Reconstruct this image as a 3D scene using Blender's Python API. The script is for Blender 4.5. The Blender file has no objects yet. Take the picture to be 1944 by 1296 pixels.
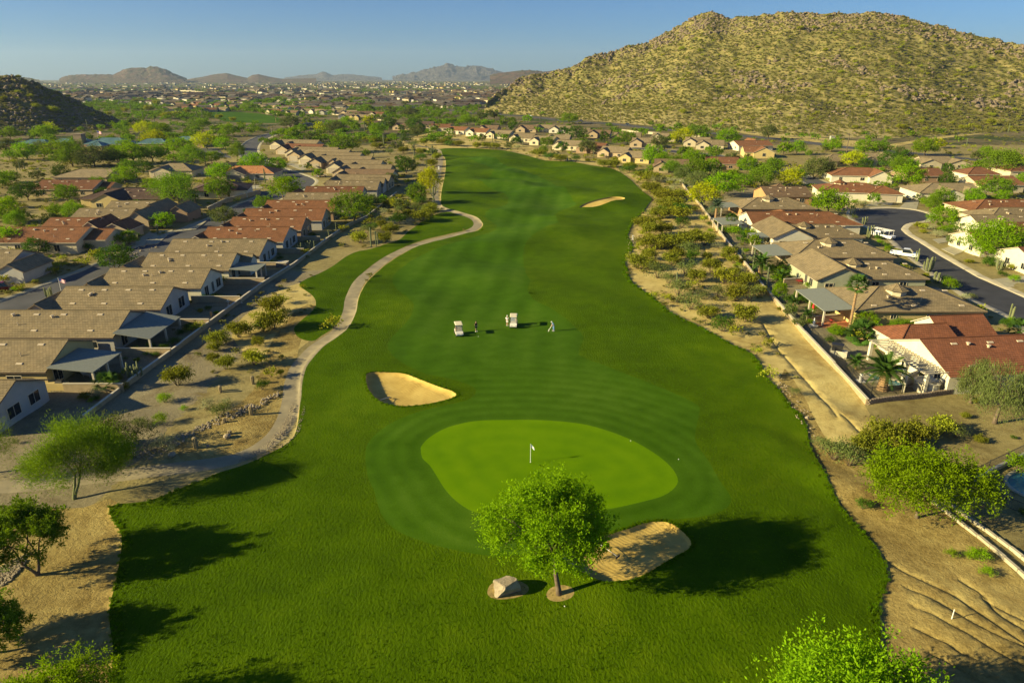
import bpy, math, random
import numpy as np
from mathutils import Vector, Matrix
from mathutils.geometry import delaunay_2d_cdt
R = math.radians
scene = bpy.context.scene
COL = scene.collection
random.seed(7)

# ------------------------------------------------------------------ camera, sky, sun, exposure
CAM_H = 38.0
PITCH = R(21.1)
cam_data = bpy.data.cameras.new('camera')
cam = bpy.data.objects.new('camera', cam_data)
COL.objects.link(cam)
cam.location = (0, 0, CAM_H)
cam.rotation_euler = (R(90) - PITCH, 0, 0)
cam_data.sensor_width = 36.0
cam_data.lens = 24.0
cam_data.clip_start = 0.5
cam_data.clip_end = 60000
scene.camera = cam

SUN_EL = R(20.5)
SUN_AZ = R(14.0)            # shadows run to +x and a little to +y
world = bpy.data.worlds.new("World")
scene.world = world
world.use_nodes = True
wn = world.node_tree.nodes
bg = wn['Background']
sky = wn.new('ShaderNodeTexSky')
sky.sky_type = 'NISHITA'
sky.sun_disc = False
sky.sun_elevation = SUN_EL
sky.sun_rotation = R(180 + 90 - 14)
sky.altitude = 500
sky.air_density = 1.0
sky.dust_density = 0.4
sky.ozone_density = 5.0
tint = wn.new('ShaderNodeMix'); tint.data_type = 'RGBA'; tint.blend_type = 'MULTIPLY'; tint.inputs[0].default_value = 1.0
tint.inputs[7].default_value = (0.50, 0.72, 0.98, 1)
world.node_tree.links.new(sky.outputs[0], tint.inputs[6])
world.node_tree.links.new(tint.outputs[2], bg.inputs[0])
bg.inputs[1].default_value = 0.05
sun_data = bpy.data.lights.new('sun', 'SUN')
sun_data.energy = 5.0
sun_data.angle = R(0.53)
sun_data.color = (1.0, 0.84, 0.46)
sun = bpy.data.objects.new('sun', sun_data)
COL.objects.link(sun)
sdir = Vector((math.cos(SUN_AZ) * math.cos(SUN_EL), math.sin(SUN_AZ) * math.cos(SUN_EL), -math.sin(SUN_EL)))
sun.rotation_euler = sdir.to_track_quat('-Z', 'Y').to_euler()
sun.location = (-60, -20, 60)
scene.view_settings.view_transform = 'Standard'
scene.view_settings.look = 'None'
scene.view_settings.gamma = 1.0
scene.view_settings.use_curve_mapping = False
scene.view_settings.exposure = 1.2
scene.cycles.max_bounces = 6
scene.cycles.transparent_max_bounces = 8
scene.cycles.volume_bounces = 0

# ------------------------------------------------------------------ projection helpers
F, CX, CY = 1296.0, 972.0, 648.0
cP, sP = math.cos(PITCH), math.sin(PITCH)

def G0(px, py, z=0.0):
    a = (px - CX) / F; b = -(py - CY) / F
    dx, dy, dz = a, cP + b * sP, -sP + b * cP
    t = (z - CAM_H) / dz
    return dx * t, dy * t

def ray_at(px, py, Y):
    "point at depth Y (world y) on the sight line of a direction"
    a = (px - CX) / F; b = -(py - CY) / F
    dx, dy, dz = a, cP + b * sP, -sP + b * cP
    t = Y / dy
    return dx * t, Y, CAM_H + dz * t

def to_px(x, y, z):
    dz = z - CAM_H
    fw = y * cP - dz * sP
    up = y * sP + dz * cP
    return CX + F * x / fw, CY - F * up / fw

# ------------------------------------------------------------------ numpy noise
_rng = np.random.RandomState(11)
_tab = _rng.rand(256, 256) * 2 - 1

def vn(x, y, s=0):
    x = np.asarray(x, float) + s * 17.31; y = np.asarray(y, float) + s * 9.77
    xi = np.floor(x).astype(int); yi = np.floor(y).astype(int)
    fx = x - xi; fy = y - yi
    fx = fx * fx * (3 - 2 * fx); fy = fy * fy * (3 - 2 * fy)
    a = _tab[xi & 255, yi & 255]; b = _tab[(xi + 1) & 255, yi & 255]
    c = _tab[xi & 255, (yi + 1) & 255]; d = _tab[(xi + 1) & 255, (yi + 1) & 255]
    return (a * (1 - fx) + b * fx) * (1 - fy) + (c * (1 - fx) + d * fx) * fy

def fbm(x, y, s=0, o=4, lac=2.03, g=0.5):
    r = 0; amp = 1; tot = 0
    for i in range(o):
        r = r + amp * vn(x, y, s + i); tot += amp
        x = np.asarray(x) * lac; y = np.asarray(y) * lac; amp *= g
    return r / tot

def seg_dist(P, poly, closed=True):
    "distance from points P (n,2) to polyline"
    P = np.asarray(P, float); Q = np.asarray(poly, float)
    A = Q; B = np.roll(Q, -1, 0)
    if not closed: A, B = Q[:-1], Q[1:]
    out = np.full(len(P), 1e9)
    for a, b in zip(A, B):
        ab = b - a; L = ab @ ab
        if L < 1e-12: continue
        t = np.clip(((P - a) @ ab) / L, 0, 1)
        d = P - a - t[:, None] * ab
        out = np.minimum(out, np.sqrt((d * d).sum(1)))
    return out

def inside(P, poly):
    P = np.asarray(P, float); Q = np.asarray(poly, float)
    x, y = P[:, 0], P[:, 1]
    c = np.zeros(len(P), bool)
    j = len(Q) - 1
    for i in range(len(Q)):
        xi, yi = Q[i]; xj, yj = Q[j]
        if yi != yj:
            m = ((yi > y) != (yj > y)) & (x < (xj - xi) * (y - yi) / (yj - yi) + xi)
            c ^= m
        j = i
    return c

def smooth_poly(pts, closed=True, n=4, mind=None):
    "Catmull-Rom through the points"
    pts = [np.array(p, float) for p in pts]; N = len(pts); out = []
    rng_ = range(N) if closed else range(N - 1)
    for i in rng_:
        if closed:
            p0, p1, p2, p3 = pts[i - 1], pts[i], pts[(i + 1) % N], pts[(i + 2) % N]
        else:
            p0, p1, p2, p3 = pts[max(i - 1, 0)], pts[i], pts[i + 1], pts[min(i + 2, N - 1)]
        k = n
        for j in range(k):
            t = j / k
            out.append(0.5 * ((2 * p1) + (-p0 + p2) * t + (2 * p0 - 5 * p1 + 4 * p2 - p3) * t * t + (-p0 + 3 * p1 - 3 * p2 + p3) * t ** 3))
    if not closed: out.append(pts[-1])
    return np.array(out)

def PX(s, ox=0, oy=0, k=1.0):
    "string of pixel pairs from a crop (offset ox,oy scale k) -> photo pixels"
    v = [float(t) for t in s.replace(',', ' ').split()]
    return [(ox + v[i] / k, oy + v[i + 1] / k) for i in range(0, len(v), 2)]

def ground_poly(pp, closed=True, n=3, smooth=True):
    w = [G0(*p) for p in pp]
    return smooth_poly(w, closed, n) if smooth else np.array(w)

def offset_poly(poly, d):
    "push a closed polygon outward by d (negative: inward)"
    Q = np.asarray(poly); nxt = np.roll(Q, -1, 0); prv = np.roll(Q, 1, 0)
    t = nxt - prv; t /= (np.linalg.norm(t, axis=1)[:, None] + 1e-9)
    n = np.stack([t[:, 1], -t[:, 0]], 1)
    area = 0.5 * np.sum(Q[:, 0] * nxt[:, 1] - nxt[:, 0] * Q[:, 1])
    if area < 0: n = -n
    return Q + n * d

def ribbon(center, w):
    "closed band polygon round an open centre line"
    c = np.asarray(center); t = np.gradient(c, axis=0); t /= np.linalg.norm(t, axis=1)[:, None]
    n = np.stack([-t[:, 1], t[:, 0]], 1)
    return np.concatenate([c + n * w / 2, (c - n * w / 2)[::-1]])

# ------------------------------------------------------------------ object helpers
def tag(o, label=None, cat=None, group=None, kind=None):
    if label: o['label'] = label
    if cat: o['category'] = cat
    if group: o['group'] = group
    if kind: o['kind'] = kind
    return o

def link(name, data, parent=None, loc=None, rot=None, scale=None):
    o = bpy.data.objects.new(name, data)
    COL.objects.link(o)
    if parent: o.parent = parent
    if loc is not None: o.location = loc
    if rot is not None: o.rotation_euler = rot if hasattr(rot, '__len__') else (0, 0, rot)
    if scale is not None: o.scale = scale if hasattr(scale, '__len__') else (scale,) * 3
    return o

def empty(name, loc=(0, 0, 0), rz=0, scale=1):
    o = link(name, None, loc=loc, rot=rz, scale=scale)
    o.empty_display_size = 0.5
    return o

class MB:
    def __init__(s): s.v = []; s.f = []; s.mi = []; s.uv = []
    def add(s, vs, fs, mi=0, uvs=None):
        b = len(s.v); s.v += [tuple(p) for p in vs]
        for k, f in enumerate(fs):
            s.f.append([b + i for i in f]); s.mi.append(mi)
            s.uv.append(uvs[k] if uvs else None)
        return s
    def box(s, x0, x1, y0, y1, z0, z1, mi=0):
        v = [(x0, y0, z0), (x1, y0, z0), (x1, y1, z0), (x0, y1, z0), (x0, y0, z1), (x1, y0, z1), (x1, y1, z1), (x0, y1, z1)]
        return s.add(v, [(0, 3, 2, 1), (4, 5, 6, 7), (0, 1, 5, 4), (1, 2, 6, 5), (2, 3, 7, 6), (3, 0, 4, 7)], mi)
    def hexa(s, v, mi=0):
        "8 corners: bottom 4, top 4"
        return s.add(v, [(0, 3, 2, 1), (4, 5, 6, 7), (0, 1, 5, 4), (1, 2, 6, 5), (2, 3, 7, 6), (3, 0, 4, 7)], mi)
    def tube(s, pts, rads, n=6, mi=0, caps=True):
        pts = [Vector(p) for p in pts]; b = len(s.v); m = len(pts)
        ref = Vector((0.31, 0.17, 0.93))
        for i, p in enumerate(pts):
            t = (pts[min(i + 1, m - 1)] - pts[max(i - 1, 0)])
            if t.length < 1e-6: t = Vector((0, 0, 1))
            t.normalize()
            if abs(t.dot(ref)) > 0.95: ref2 = Vector((1, 0, 0))
            else: ref2 = ref
            u = t.cross(ref2).normalized(); w = t.cross(u)
            for k in range(n):
                a = 2 * math.pi * k / n
                s.v.append(tuple(p + (u * math.cos(a) + w * math.sin(a)) * rads[i]))
        for i in range(m - 1):
            for k in range(n):
                k2 = (k + 1) % n
                s.f.append([b + i * n + k, b + i * n + k2, b + (i + 1) * n + k2, b + (i + 1) * n + k]); s.mi.append(mi); s.uv.append(None)
        if caps:
            s.f.append([b + k for k in range(n)][::-1]); s.mi.append(mi); s.uv.append(None)
            s.f.append([b + (m - 1) * n + k for k in range(n)]); s.mi.append(mi); s.uv.append(None)
        return s
    def lathe(s, prof, n=10, mi=0, cx=0, cy=0):
        b = len(s.v)
        for r, z in prof:
            for k in range(n):
                a = 2 * math.pi * k / n
                s.v.append((cx + r * math.cos(a), cy + r * math.sin(a), z))
        for i in range(len(prof) - 1):
            for k in range(n):
                k2 = (k + 1) % n
                s.f.append([b + i * n + k, b + i * n + k2, b + (i + 1) * n + k2, b + (i + 1) * n + k]); s.mi.append(mi); s.uv.append(None)
        return s
    def mesh(s, name, mats=(), smooth=False):
        me = bpy.data.meshes.new(name)
        me.from_pydata(s.v, [], s.f)
        for m in (mats if isinstance(mats, (list, tuple)) else [mats]): me.materials.append(m)
        if any(s.mi): me.polygons.foreach_set('material_index', s.mi)
        if any(u is not None for u in s.uv):
            ul = me.uv_layers.new(name='UVMap'); flat = []
            for f, u in zip(s.f, s.uv):
                for k in range(len(f)): flat += list(u[k]) if u else [0.0, 0.0]
            ul.data.foreach_set('uv', flat)
        if smooth: me.polygons.foreach_set('use_smooth', [True] * len(me.polygons))
        me.update()
        return me
    def obj(s, name, mats, parent=None, smooth=False, **kw):
        return link(name, s.mesh(name, mats, smooth), parent, **kw)

def np_mesh(name, V, Fc, mats=(), smooth=False):
    "fast mesh from arrays; faces all the same size"
    V = np.asarray(V, np.float32); Fc = np.asarray(Fc, np.int32); k = Fc.shape[1]
    me = bpy.data.meshes.new(name)
    me.vertices.add(len(V)); me.vertices.foreach_set('co', V.ravel())
    me.loops.add(Fc.size); me.loops.foreach_set('vertex_index', Fc.ravel())
    me.polygons.add(len(Fc)); me.polygons.foreach_set('loop_start', np.arange(0, Fc.size, k, dtype=np.int32))
    me.update(calc_edges=True)
    for m in (mats if isinstance(mats, (list, tuple)) else [mats]): me.materials.append(m)
    if smooth: me.polygons.foreach_set('use_smooth', np.ones(len(Fc), bool))
    return me

# ------------------------------------------------------------------ materials
def new_mat(name):
    m = bpy.data.materials.new(name); m.use_nodes = True
    nt = m.node_tree; bsdf = nt.nodes['Principled BSDF']
    return m, nt, bsdf

def _n(nt, t, **kw):
    n = nt.nodes.new(t)
    for k, v in kw.items(): setattr(n, k, v)
    return n

def coords(nt, kind='pos', scale=(1, 1, 1), rot=(0, 0, 0)):
    mp = _n(nt, 'ShaderNodeMapping'); mp.inputs['Scale'].default_value = scale; mp.inputs['Rotation'].default_value = rot
    if kind == 'pos': g = _n(nt, 'ShaderNodeNewGeometry'); nt.links.new(g.outputs['Position'], mp.inputs[0])
    else:
        g = _n(nt, 'ShaderNodeTexCoord'); nt.links.new(g.outputs['UV' if kind == 'uv' else 'Object'], mp.inputs[0])
    return mp.outputs[0]

def noise(nt, vec, scale, detail=4, rough=0.55, dist=0.0):
    n = _n(nt, 'ShaderNodeTexNoise'); n.inputs['Scale'].default_value = scale; n.inputs['Detail'].default_value = detail
    n.inputs['Roughness'].default_value = rough; n.inputs['Distortion'].default_value = dist
    nt.links.new(vec, n.inputs['Vector']); return n.outputs['Fac']

def ramp(nt, fac, stops):
    r = _n(nt, 'ShaderNodeValToRGB'); cr = r.color_ramp
    while len(cr.elements) > 1: cr.elements.remove(cr.elements[-1])
    cr.elements[0].position = stops[0][0]; cr.elements[0].color = (*stops[0][1], 1)
    for p, c in stops[1:]:
        e = cr.elements.new(p); e.color = (*c, 1)
    nt.links.new(fac, r.inputs[0]); return r.outputs[0]

def mix(nt, fac, a, b, mode='MIX'):
    m = _n(nt, 'ShaderNodeMix'); m.data_type = 'RGBA'; m.blend_type = mode
    for i, v in ((0, fac), (6, a), (7, b)):
        if isinstance(v, (int, float)): m.inputs[i].default_value = v
        elif isinstance(v, tuple): m.inputs[i].default_value = (*v, 1)
        else: nt.links.new(v, m.inputs[i])
    return m.outputs[2]

def math_(nt, op, a, b=None, c=None):
    m = _n(nt, 'ShaderNodeMath'); m.operation = op
    for i, v in enumerate((a, b, c)):
        if v is None: continue
        if isinstance(v, (int, float)): m.inputs[i].default_value = v
        else: nt.links.new(v, m.inputs[i])
    return m.outputs[0]

def bump(nt, bsdf, h, strength=0.5, dist=0.1):
    b = _n(nt, 'ShaderNodeBump'); b.inputs['Strength'].default_value = strength; b.inputs['Distance'].default_value = dist
    nt.links.new(h, b.inputs['Height']); nt.links.new(b.outputs[0], bsdf.inputs['Normal'])

def c3(c, k): return tuple(min(1, x * k) for x in c)

def simple(name, col, rough=0.7, var=0.2, scale=3.0, kind='obj', metal=0.0, bmp=0.0, bdist=0.02, spec=None):
    m, nt, b = new_mat(name)
    v = coords(nt, kind)
    f = noise(nt, v, scale, 5)
    cr = ramp(nt, f, [(0.3, c3(col, 1 - var)), (0.7, c3(col, 1 + var))])
    nt.links.new(cr, b.inputs['Base Color'])
    b.inputs['Roughness'].default_value = rough; b.inputs['Metallic'].default_value = metal
    if spec is not None: b.inputs['Specular IOR Level'].default_value = spec
    if bmp: bump(nt, b, noise(nt, v, scale * 6, 4), bmp, bdist)
    return m

M = {}
# ------------------------------------------------------------------ ground materials
def mat_lawn(name, c_dark, c_mid, c_light, bs=0.6, stripes=None, bd=0.12, fine=5.0):
    m, nt, b = new_mat(name)
    p = coords(nt, 'pos')
    big = noise(nt, p, 0.035, 3, 0.5)
    med = noise(nt, p, 0.35, 5, 0.6)
    fin = noise(nt, coords(nt, 'pos', (1, 0.55, 1), (0, 0, R(35))), fine, 4, 0.65)
    s = math_(nt, 'ADD', math_(nt, 'MULTIPLY', big, 0.5), math_(nt, 'ADD', math_(nt, 'MULTIPLY', med, 0.30), math_(nt, 'MULTIPLY', fin, 0.20)))
    if stripes and stripes[0] == 'both':
        at = _n(nt, 'ShaderNodeAttribute'); at.attribute_name = 'rd'
        q = math_(nt, 'SINE', math_(nt, 'MULTIPLY', math_(nt, 'ADD', at.outputs['Fac'], math_(nt, 'MULTIPLY', med, 1.2)), 6.2832 / 2.1))
        w = _n(nt, 'ShaderNodeTexWave'); w.wave_type = 'BANDS'; w.bands_direction = 'X'; w.inputs['Scale'].default_value = 0.058; w.inputs['Distortion'].default_value = 1.6
        w.inputs['Detail'].default_value = 2; w.inputs['Detail Scale'].default_value = 0.15; nt.links.new(coords(nt, 'pos', (1, 1, 1), (0, 0, R(6))), w.inputs['Vector'])
        q2 = math_(nt, 'SUBTRACT', math_(nt, 'MULTIPLY', w.outputs['Fac'], 2), 1)
        sx = _n(nt, 'ShaderNodeSeparateXYZ'); nt.links.new(p, sx.inputs[0]); mr = _n(nt, 'ShaderNodeMapRange'); mr.inputs[1].default_value = 86; mr.inputs[2].default_value = 98; nt.links.new(math_(nt, 'ADD', sx.outputs[1], math_(nt, 'MULTIPLY', med, 10)), mr.inputs[0])
        mm = _n(nt, 'ShaderNodeMix'); nt.links.new(mr.outputs[0], mm.inputs[0]); nt.links.new(q, mm.inputs[2]); nt.links.new(q2, mm.inputs[3])
        s = math_(nt, 'ADD', s, math_(nt, 'MULTIPLY', math_(nt, 'MULTIPLY', mm.outputs[0], math_(nt, 'ADD', noise(nt, p, .08, 3), .3)), stripes[1]))
    elif stripes and stripes[0] == 'ring':
        at = _n(nt, 'ShaderNodeAttribute'); at.attribute_name = 'rd'
        q = math_(nt, 'SINE', math_(nt, 'MULTIPLY', math_(nt, 'ADD', at.outputs['Fac'], math_(nt, 'MULTIPLY', med, 0.5)), 6.2832 / stripes[1]))
        s = math_(nt, 'ADD', s, math_(nt, 'MULTIPLY', q, stripes[3] * .5))
    elif stripes:
        w = _n(nt, 'ShaderNodeTexWave'); w.wave_type = 'BANDS'; w.bands_direction = 'X'; w.wave_profile = 'SIN'
        w.inputs['Scale'].default_value = stripes[0]; w.inputs['Distortion'].default_value = stripes[2]
        w.inputs['Detail'].default_value = 1; w.inputs['Detail Scale'].default_value = 0.06
        nt.links.new(coords(nt, 'pos', (1, 1, 1), (0, 0, R(stripes[1]))), w.inputs['Vector'])
        sq = ramp(nt, w.outputs['Fac'], [(0.42, (0, 0, 0)), (0.58, (1, 1, 1))])
        s = math_(nt, 'ADD', s, math_(nt, 'MULTIPLY', math_(nt, 'SUBTRACT', sq, 0.5), stripes[3]))
    col = ramp(nt, s, [(0.36, c_dark), (0.5, c_mid), (0.66, c_light)])
    nt.links.new(col, b.inputs['Base Color'])
    b.inputs['Roughness'].default_value = 0.85; b.inputs['Specular IOR Level'].default_value = 0.03
    try:
        b.inputs['Sheen Weight'].default_value = 0.0
    except Exception: pass
    bump(nt, b, fin, bs, bd)
    return m

M['rough'] = mat_lawn('rough_grass', (0.032, 0.066, 0.0), (0.056, 0.106, 0.0), (0.098, 0.152, 0.002), 0.9, bd=0.13, fine=4.8)
M['fairway'] = mat_lawn('fairway_grass', (0.030, 0.078, 0.001), (0.048, 0.110, 0.003), (0.078, 0.148, 0.009), 0.35, ('both', 0.045), 0.04, 7)
M['apron'] = mat_lawn('apron_grass', (0.030, 0.070, 0.001), (0.045, 0.098, 0.003), (0.070, 0.130, 0.008), 0.35, ('ring', 1.9, 0, 0.13), 0.04, 7)
M['green'] = mat_lawn('putting_green_grass', (0.075, 0.165, 0.0), (0.105, 0.208, 0.0), (0.140, 0.248, 0.002), 0.12, ('ring', 2.6, 0, 0.05), 0.015, 12)

def mat_ground(name, cols, veg=None, s1=0.05, s2=1.2, bs=0.6, bd=0.15):
    m, nt, b = new_mat(name)
    p = coords(nt, 'pos')
    f = math_(nt, 'ADD', math_(nt, 'MULTIPLY', noise(nt, p, s1, 4), 0.55), math_(nt, 'MULTIPLY', noise(nt, p, s2, 6, 0.65), 0.45))
    col = ramp(nt, f, [(0.36, cols[0]), (0.5, cols[1]), (0.64, cols[2])])
    st = ramp(nt, noise(nt, p, 0.22, 6, 0.7, 0.6), [(0.5, (1, 1, 1)), (0.68, (0.62, 0.56, 0.5))]); col = mix(nt, .8, col, st, 'MULTIPLY')
    if veg:
        vm = ramp(nt, noise(nt, p, veg[1], 5, 0.7), [(veg[2], (0, 0, 0)), (veg[2] + 0.07, (1, 1, 1))])
        col = mix(nt, vm, col, veg[0])
    peb = _n(nt, 'ShaderNodeTexVoronoi'); peb.inputs['Scale'].default_value = 7.0; nt.links.new(p, peb.inputs['Vector'])
    col = mix(nt, 0.16, col, ramp(nt, peb.outputs['Distance'], [(0.1, (0.75, 0.75, 0.75)), (0.6, (0.3, 0.3, 0.3))]), 'SOFT_LIGHT')
    nt.links.new(col, b.inputs['Base Color'])
    b.inputs['Roughness'].default_value = 0.95; b.inputs['Specular IOR Level'].default_value = 0.1
    bump(nt, b, noise(nt, p, 3.5, 8, 0.7), bs, bd)
    return m

M['desert'] = mat_ground('desert_soil', [(0.19, 0.155, 0.06), (0.27, 0.225, 0.09), (0.35, 0.295, 0.125)])
M['sand'] = mat_ground('yellow_sandy_soil', [(0.33, 0.25, 0.085), (0.45, 0.36, 0.13), (0.56, 0.46, 0.18)], s1=0.09, s2=0.8)
M['dirt'] = mat_ground('brown_eroded_dirt', [(0.19, 0.135, 0.04), (0.31, 0.235, 0.078), (0.43, 0.34, 0.12)], s1=0.13, s2=1.0, bs=0.9, bd=0.25)
M['gravel'] = mat_ground('grey_gravel', [(0.17, 0.145, 0.085), (0.24, 0.205, 0.12), (0.30, 0.26, 0.155)], s1=0.08, s2=3, bs=0.7)
M['plain'] = mat_ground('scrub_plain', [(0.11, 0.095, 0.045), (0.17, 0.14, 0.07), (0.25, 0.20, 0.11)], ((0.05, 0.07, 0.018), 0.02, 0.5), s1=0.004, s2=0.05, bs=0.0)
M['field'] = mat_ground('bare_orange_field', [(0.30, 0.20, 0.08), (0.38, 0.26, 0.11), (0.44, 0.32, 0.15)], s1=0.01, s2=0.1)

def mat_sandtrap():
    m, nt, b = new_mat('bunker_sand')
    p = coords(nt, 'pos')
    f = noise(nt, p, 0.5, 5, 0.6)
    col = ramp(nt, f, [(0.3, (0.40, 0.275, 0.07)), (0.55, (0.50, 0.36, 0.10)), (0.75, (0.57, 0.42, 0.13))])
    nt.links.new(col, b.inputs['Base Color']); b.inputs['Roughness'].default_value = 0.95; b.inputs['Specular IOR Level'].default_value = 0.1
    w = _n(nt, 'ShaderNodeTexWave'); w.bands_direction = 'DIAGONAL'; w.inputs['Scale'].default_value = 1.1; w.inputs['Distortion'].default_value = 9; w.inputs['Detail'].default_value = 2; w.inputs['Detail Scale'].default_value = 0.4
    nt.links.new(p, w.inputs['Vector'])
    h = math_(nt, 'ADD', math_(nt, 'MULTIPLY', w.outputs['Fac'], 0.6), noise(nt, p, 6, 4))
    bump(nt, b, h, 0.4, 0.05)
    return m
M['trap'] = mat_sandtrap()

def mat_concrete(name, col, jscale=None, ang=0):
    m, nt, b = new_mat(name)
    p = coords(nt, 'pos')
    f = noise(nt, p, 0.6, 6, 0.6)
    c = ramp(nt, f, [(0.3, c3(col, 0.78)), (0.7, c3(col, 1.12))])
    nt.links.new(c, b.inputs['Base Color']); b.inputs['Roughness'].default_value = 0.9
    bump(nt, b, noise(nt, p, 8, 3), 0.2, 0.02)
    return m
M['concrete'] = mat_concrete('worn_concrete', (0.28, 0.235, 0.135))
M['kerb'] = mat_concrete('pale_kerb_concrete', (0.44, 0.385, 0.26))
M['drive'] = mat_concrete('driveway_concrete', (0.33, 0.30, 0.20))
M['asphalt'] = simple('dark_asphalt', (0.030, 0.031, 0.036), 0.85, 0.35, 0.25, 'pos', bmp=0.3)
M['asphalt_old'] = simple('weathered_asphalt', (0.055, 0.055, 0.058), 0.9, 0.3, 0.2, 'pos', bmp=0.3)
M['patio'] = simple('patio_paving', (0.34, 0.29, 0.21), 0.85, 0.15, 1.5, 'pos', bmp=0.2)
M['terracotta'] = simple('terracotta_paving', (0.40, 0.14, 0.06), 0.85, 0.2, 2, 'pos', bmp=0.2)
M['mulch'] = simple('straw_mulch', (0.30, 0.22, 0.07), 0.95, 0.4, 3, 'pos', bmp=0.8)
# ------------------------------------------------------------------ ground regions (traced outlines on the ground plane)
LAWN_PX = (PX('800 288 831 283 880 281 950 285 964 287 1003 296 1036 305 1085 307 1121 314 1157 319 1180 329 1203 347 1219 363 1237 376 1232 386 1219 404 1203 421 1191 448 1202 470 1187 488 1190 510 1199 535 1231 557 1269 589 1323 618 1380 650 1430 675 1455 715 1479 743 1501 771 1523 790 1533 818 1540 847 1558 887 1575 922 1612 980 1644 1018 1676 1066 1685 1105 1669 1143 1673 1204 1662 1296 1640 1420')
    + PX('1500 1700 900 1900 300 1700 205 1420 215 1246 207 1162 223 1090 231 1015 207 962 279 949 358 919 418 895 470 880 521 856 557 828 568 785 569 738 572 712 582 684 600 665 636 641 661 621 676 593 681 565 697 536 722 511 757 486 796 466 836 456 880 444 908 437 917 425 905 412 884 406 862 400 845 396 838 388 838 365 845 330 846 305 838 295'))
LAWN = ground_poly(LAWN_PX, n=3)
LAWN2 = ground_poly(PX('880 409 855 402 832 405 805 418 775 440 758 455 728 465 704 472 672 480 647 494 617 514 583 529 568 541 592 560 600 575 593 590 570 609 558 624 568 641 593 646 610 636 637 617 652 596 657 565 667 541 693 512 735 484 790 459 845 445 880 437 902 428 900 418'), n=3)
PATHC = ground_poly(PX('-60 925 60 920 150 908 280 893 400 877 470 860 515 832 541 800 553 760 557 725 570 690 600 658 645 625 663 592 668 562 684 532 710 508 750 481 800 461 850 449 888 439 906 428 903 416 882 407 850 398 830 388 826 365 830 335 836 305 830 285 790 275 760 262'), closed=False, n=4)
PATH = ribbon(PATHC, 2.35)
FAIR = ground_poly(PX('786 585 777 606 752 631 736 652 744 672 765 689 807 710 848 718 890 731 904 743 890 760 840 773 807 781 757 798 723 818 702 839 694 860 698 906 711 935 723 977 748 1006 794 1027 848 1043 915 1056 960 1058 1015 1052 1069 1036 1090 1028 1169 1011 1232 991 1286 989 1348 981 1382 964 1386 943 1365 914 1344 877 1323 847 1319 827 1327 785 1323 768 1265 739 1202 714 1140 689 1098 672 1107 643 1102 627 1072 600 1042 582 1013 568 1001 547 1007 533 998 518 993 483 998 465 1013 450 1037 436 1060 424 1051 404 1072 392 1095 386 1086 374 1075 360 1057 348 1037 336 998 324 963 316 937 304 878 298 896 307 925 317 938 327 925 336 908 341 919 351 949 360 963 371 963 386 943 395 922 404 925 415 943 427 937 439 911 448 878 459 837 471 793 489 761 509 746 524 748 541 764 559 782 574'), n=2)
GREEN = ground_poly(PX('799 857 800 851 816 834 850 815 901 803 952 801 1020 801 1087 806 1132 815 1189 835 1237 861 1271 888 1286 912 1281 929 1257 946 1210 959 1166 969 1100 981 1020 989 960 988 904 978 870 959 846 935 829 908 816 888 802 874'), n=3)
TRAP1 = ground_poly(PX('1068 1070 1071 1044 1108 1033 1166 1015 1195 1007 1223 997 1252 994 1275 998 1295 1012 1311 1030 1307 1044 1281 1059 1246 1079 1217 1096 1186 1106 1143 1108 1114 1096 1088 1084'), n=3)
TRAP2 = ground_poly(PX('696 713 704 708 733 707 765 709 795 720 832 735 857 743 866 750 857 757 820 767 775 773 746 772 719 762 701 743 695 725'), n=3)
TRAP3 = ground_poly(PX('1101 390 1115 386 1140 382 1165 379 1186 380 1178 384 1150 389 1125 392 1105 392'), n=3)
RING1 = ground_poly(PX('925 1125 935 1108 965 1100 995 1108 1004 1120 990 1132 955 1139 933 1136'), n=3)
RING2 = ground_poly(PX('1037 1130 1045 1118 1065 1113 1085 1118 1090 1128 1082 1137 1062 1142 1045 1140'), n=3)
ROAD_R = ground_poly(PX('1622 400 1652 396 1686 395 1726 397 1760 405 1765 412 1752 419 1726 423 1712 431 1714 439 1736 454 1785 484 1859 526 1944 563 2150 660 2150 790 1944 615 1884 582 1834 558 1773 516 1723 479 1696 454 1665 437 1637 424 1620 412'), n=3)
ROAD_L = ribbon(ground_poly(PX('560 247 520 254 484 268 472 288 492 308 530 324 572 340 568 352 530 368 480 388 420 418 350 446 280 476 200 512 100 553 0 592 -250 690'), closed=False, n=4), 9.0)
ROAD_L2 = ribbon(ground_poly(PX('520 372 460 364 400 366 300 372'), closed=False, n=4), 7.5)
HIGHWAY = ribbon(ground_poly(PX('700 186 780 198 830 206 900 215 1003 221.5 1080 230.5 1157 235 1260 246 1363 254 1512 268 1596 279 1708 289 1848 303 1944 311 2200 335'), closed=False, n=4), 12.0)
ROAD_M = ribbon(ground_poly(PX('1200 281 1260 285 1300 290 1350 294 1400 306 1460 320 1520 335 1560 352'), closed=False, n=4), 8.0)
LOT = ground_poly(PX('1345 300 1390 298 1408 310 1400 318 1350 316'), n=2)
LOT2 = ground_poly(PX('370 284 410 281 425 292 440 300 380 294'), n=2)
FAIR2 = ground_poly(PX('383 212 450 213 495 216 530 224 555 231 515 234 440 232 410 225'), n=3)
FIELD = ground_poly(PX('786 193 800 189.5 860 188.5 908 190 900 196 860 202 820 203 798 199'), n=2)
FIELD2 = ground_poly(PX('1380 245 1450 248 1560 262 1680 272 1700 284 1600 276 1500 264 1420 255'), n=2)
TRAIL = ribbon(ground_poly(PX('1650 280 1700 275 1780 262 1860 253 1944 242 2100 225'), closed=False, n=3), 7.0)
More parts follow.
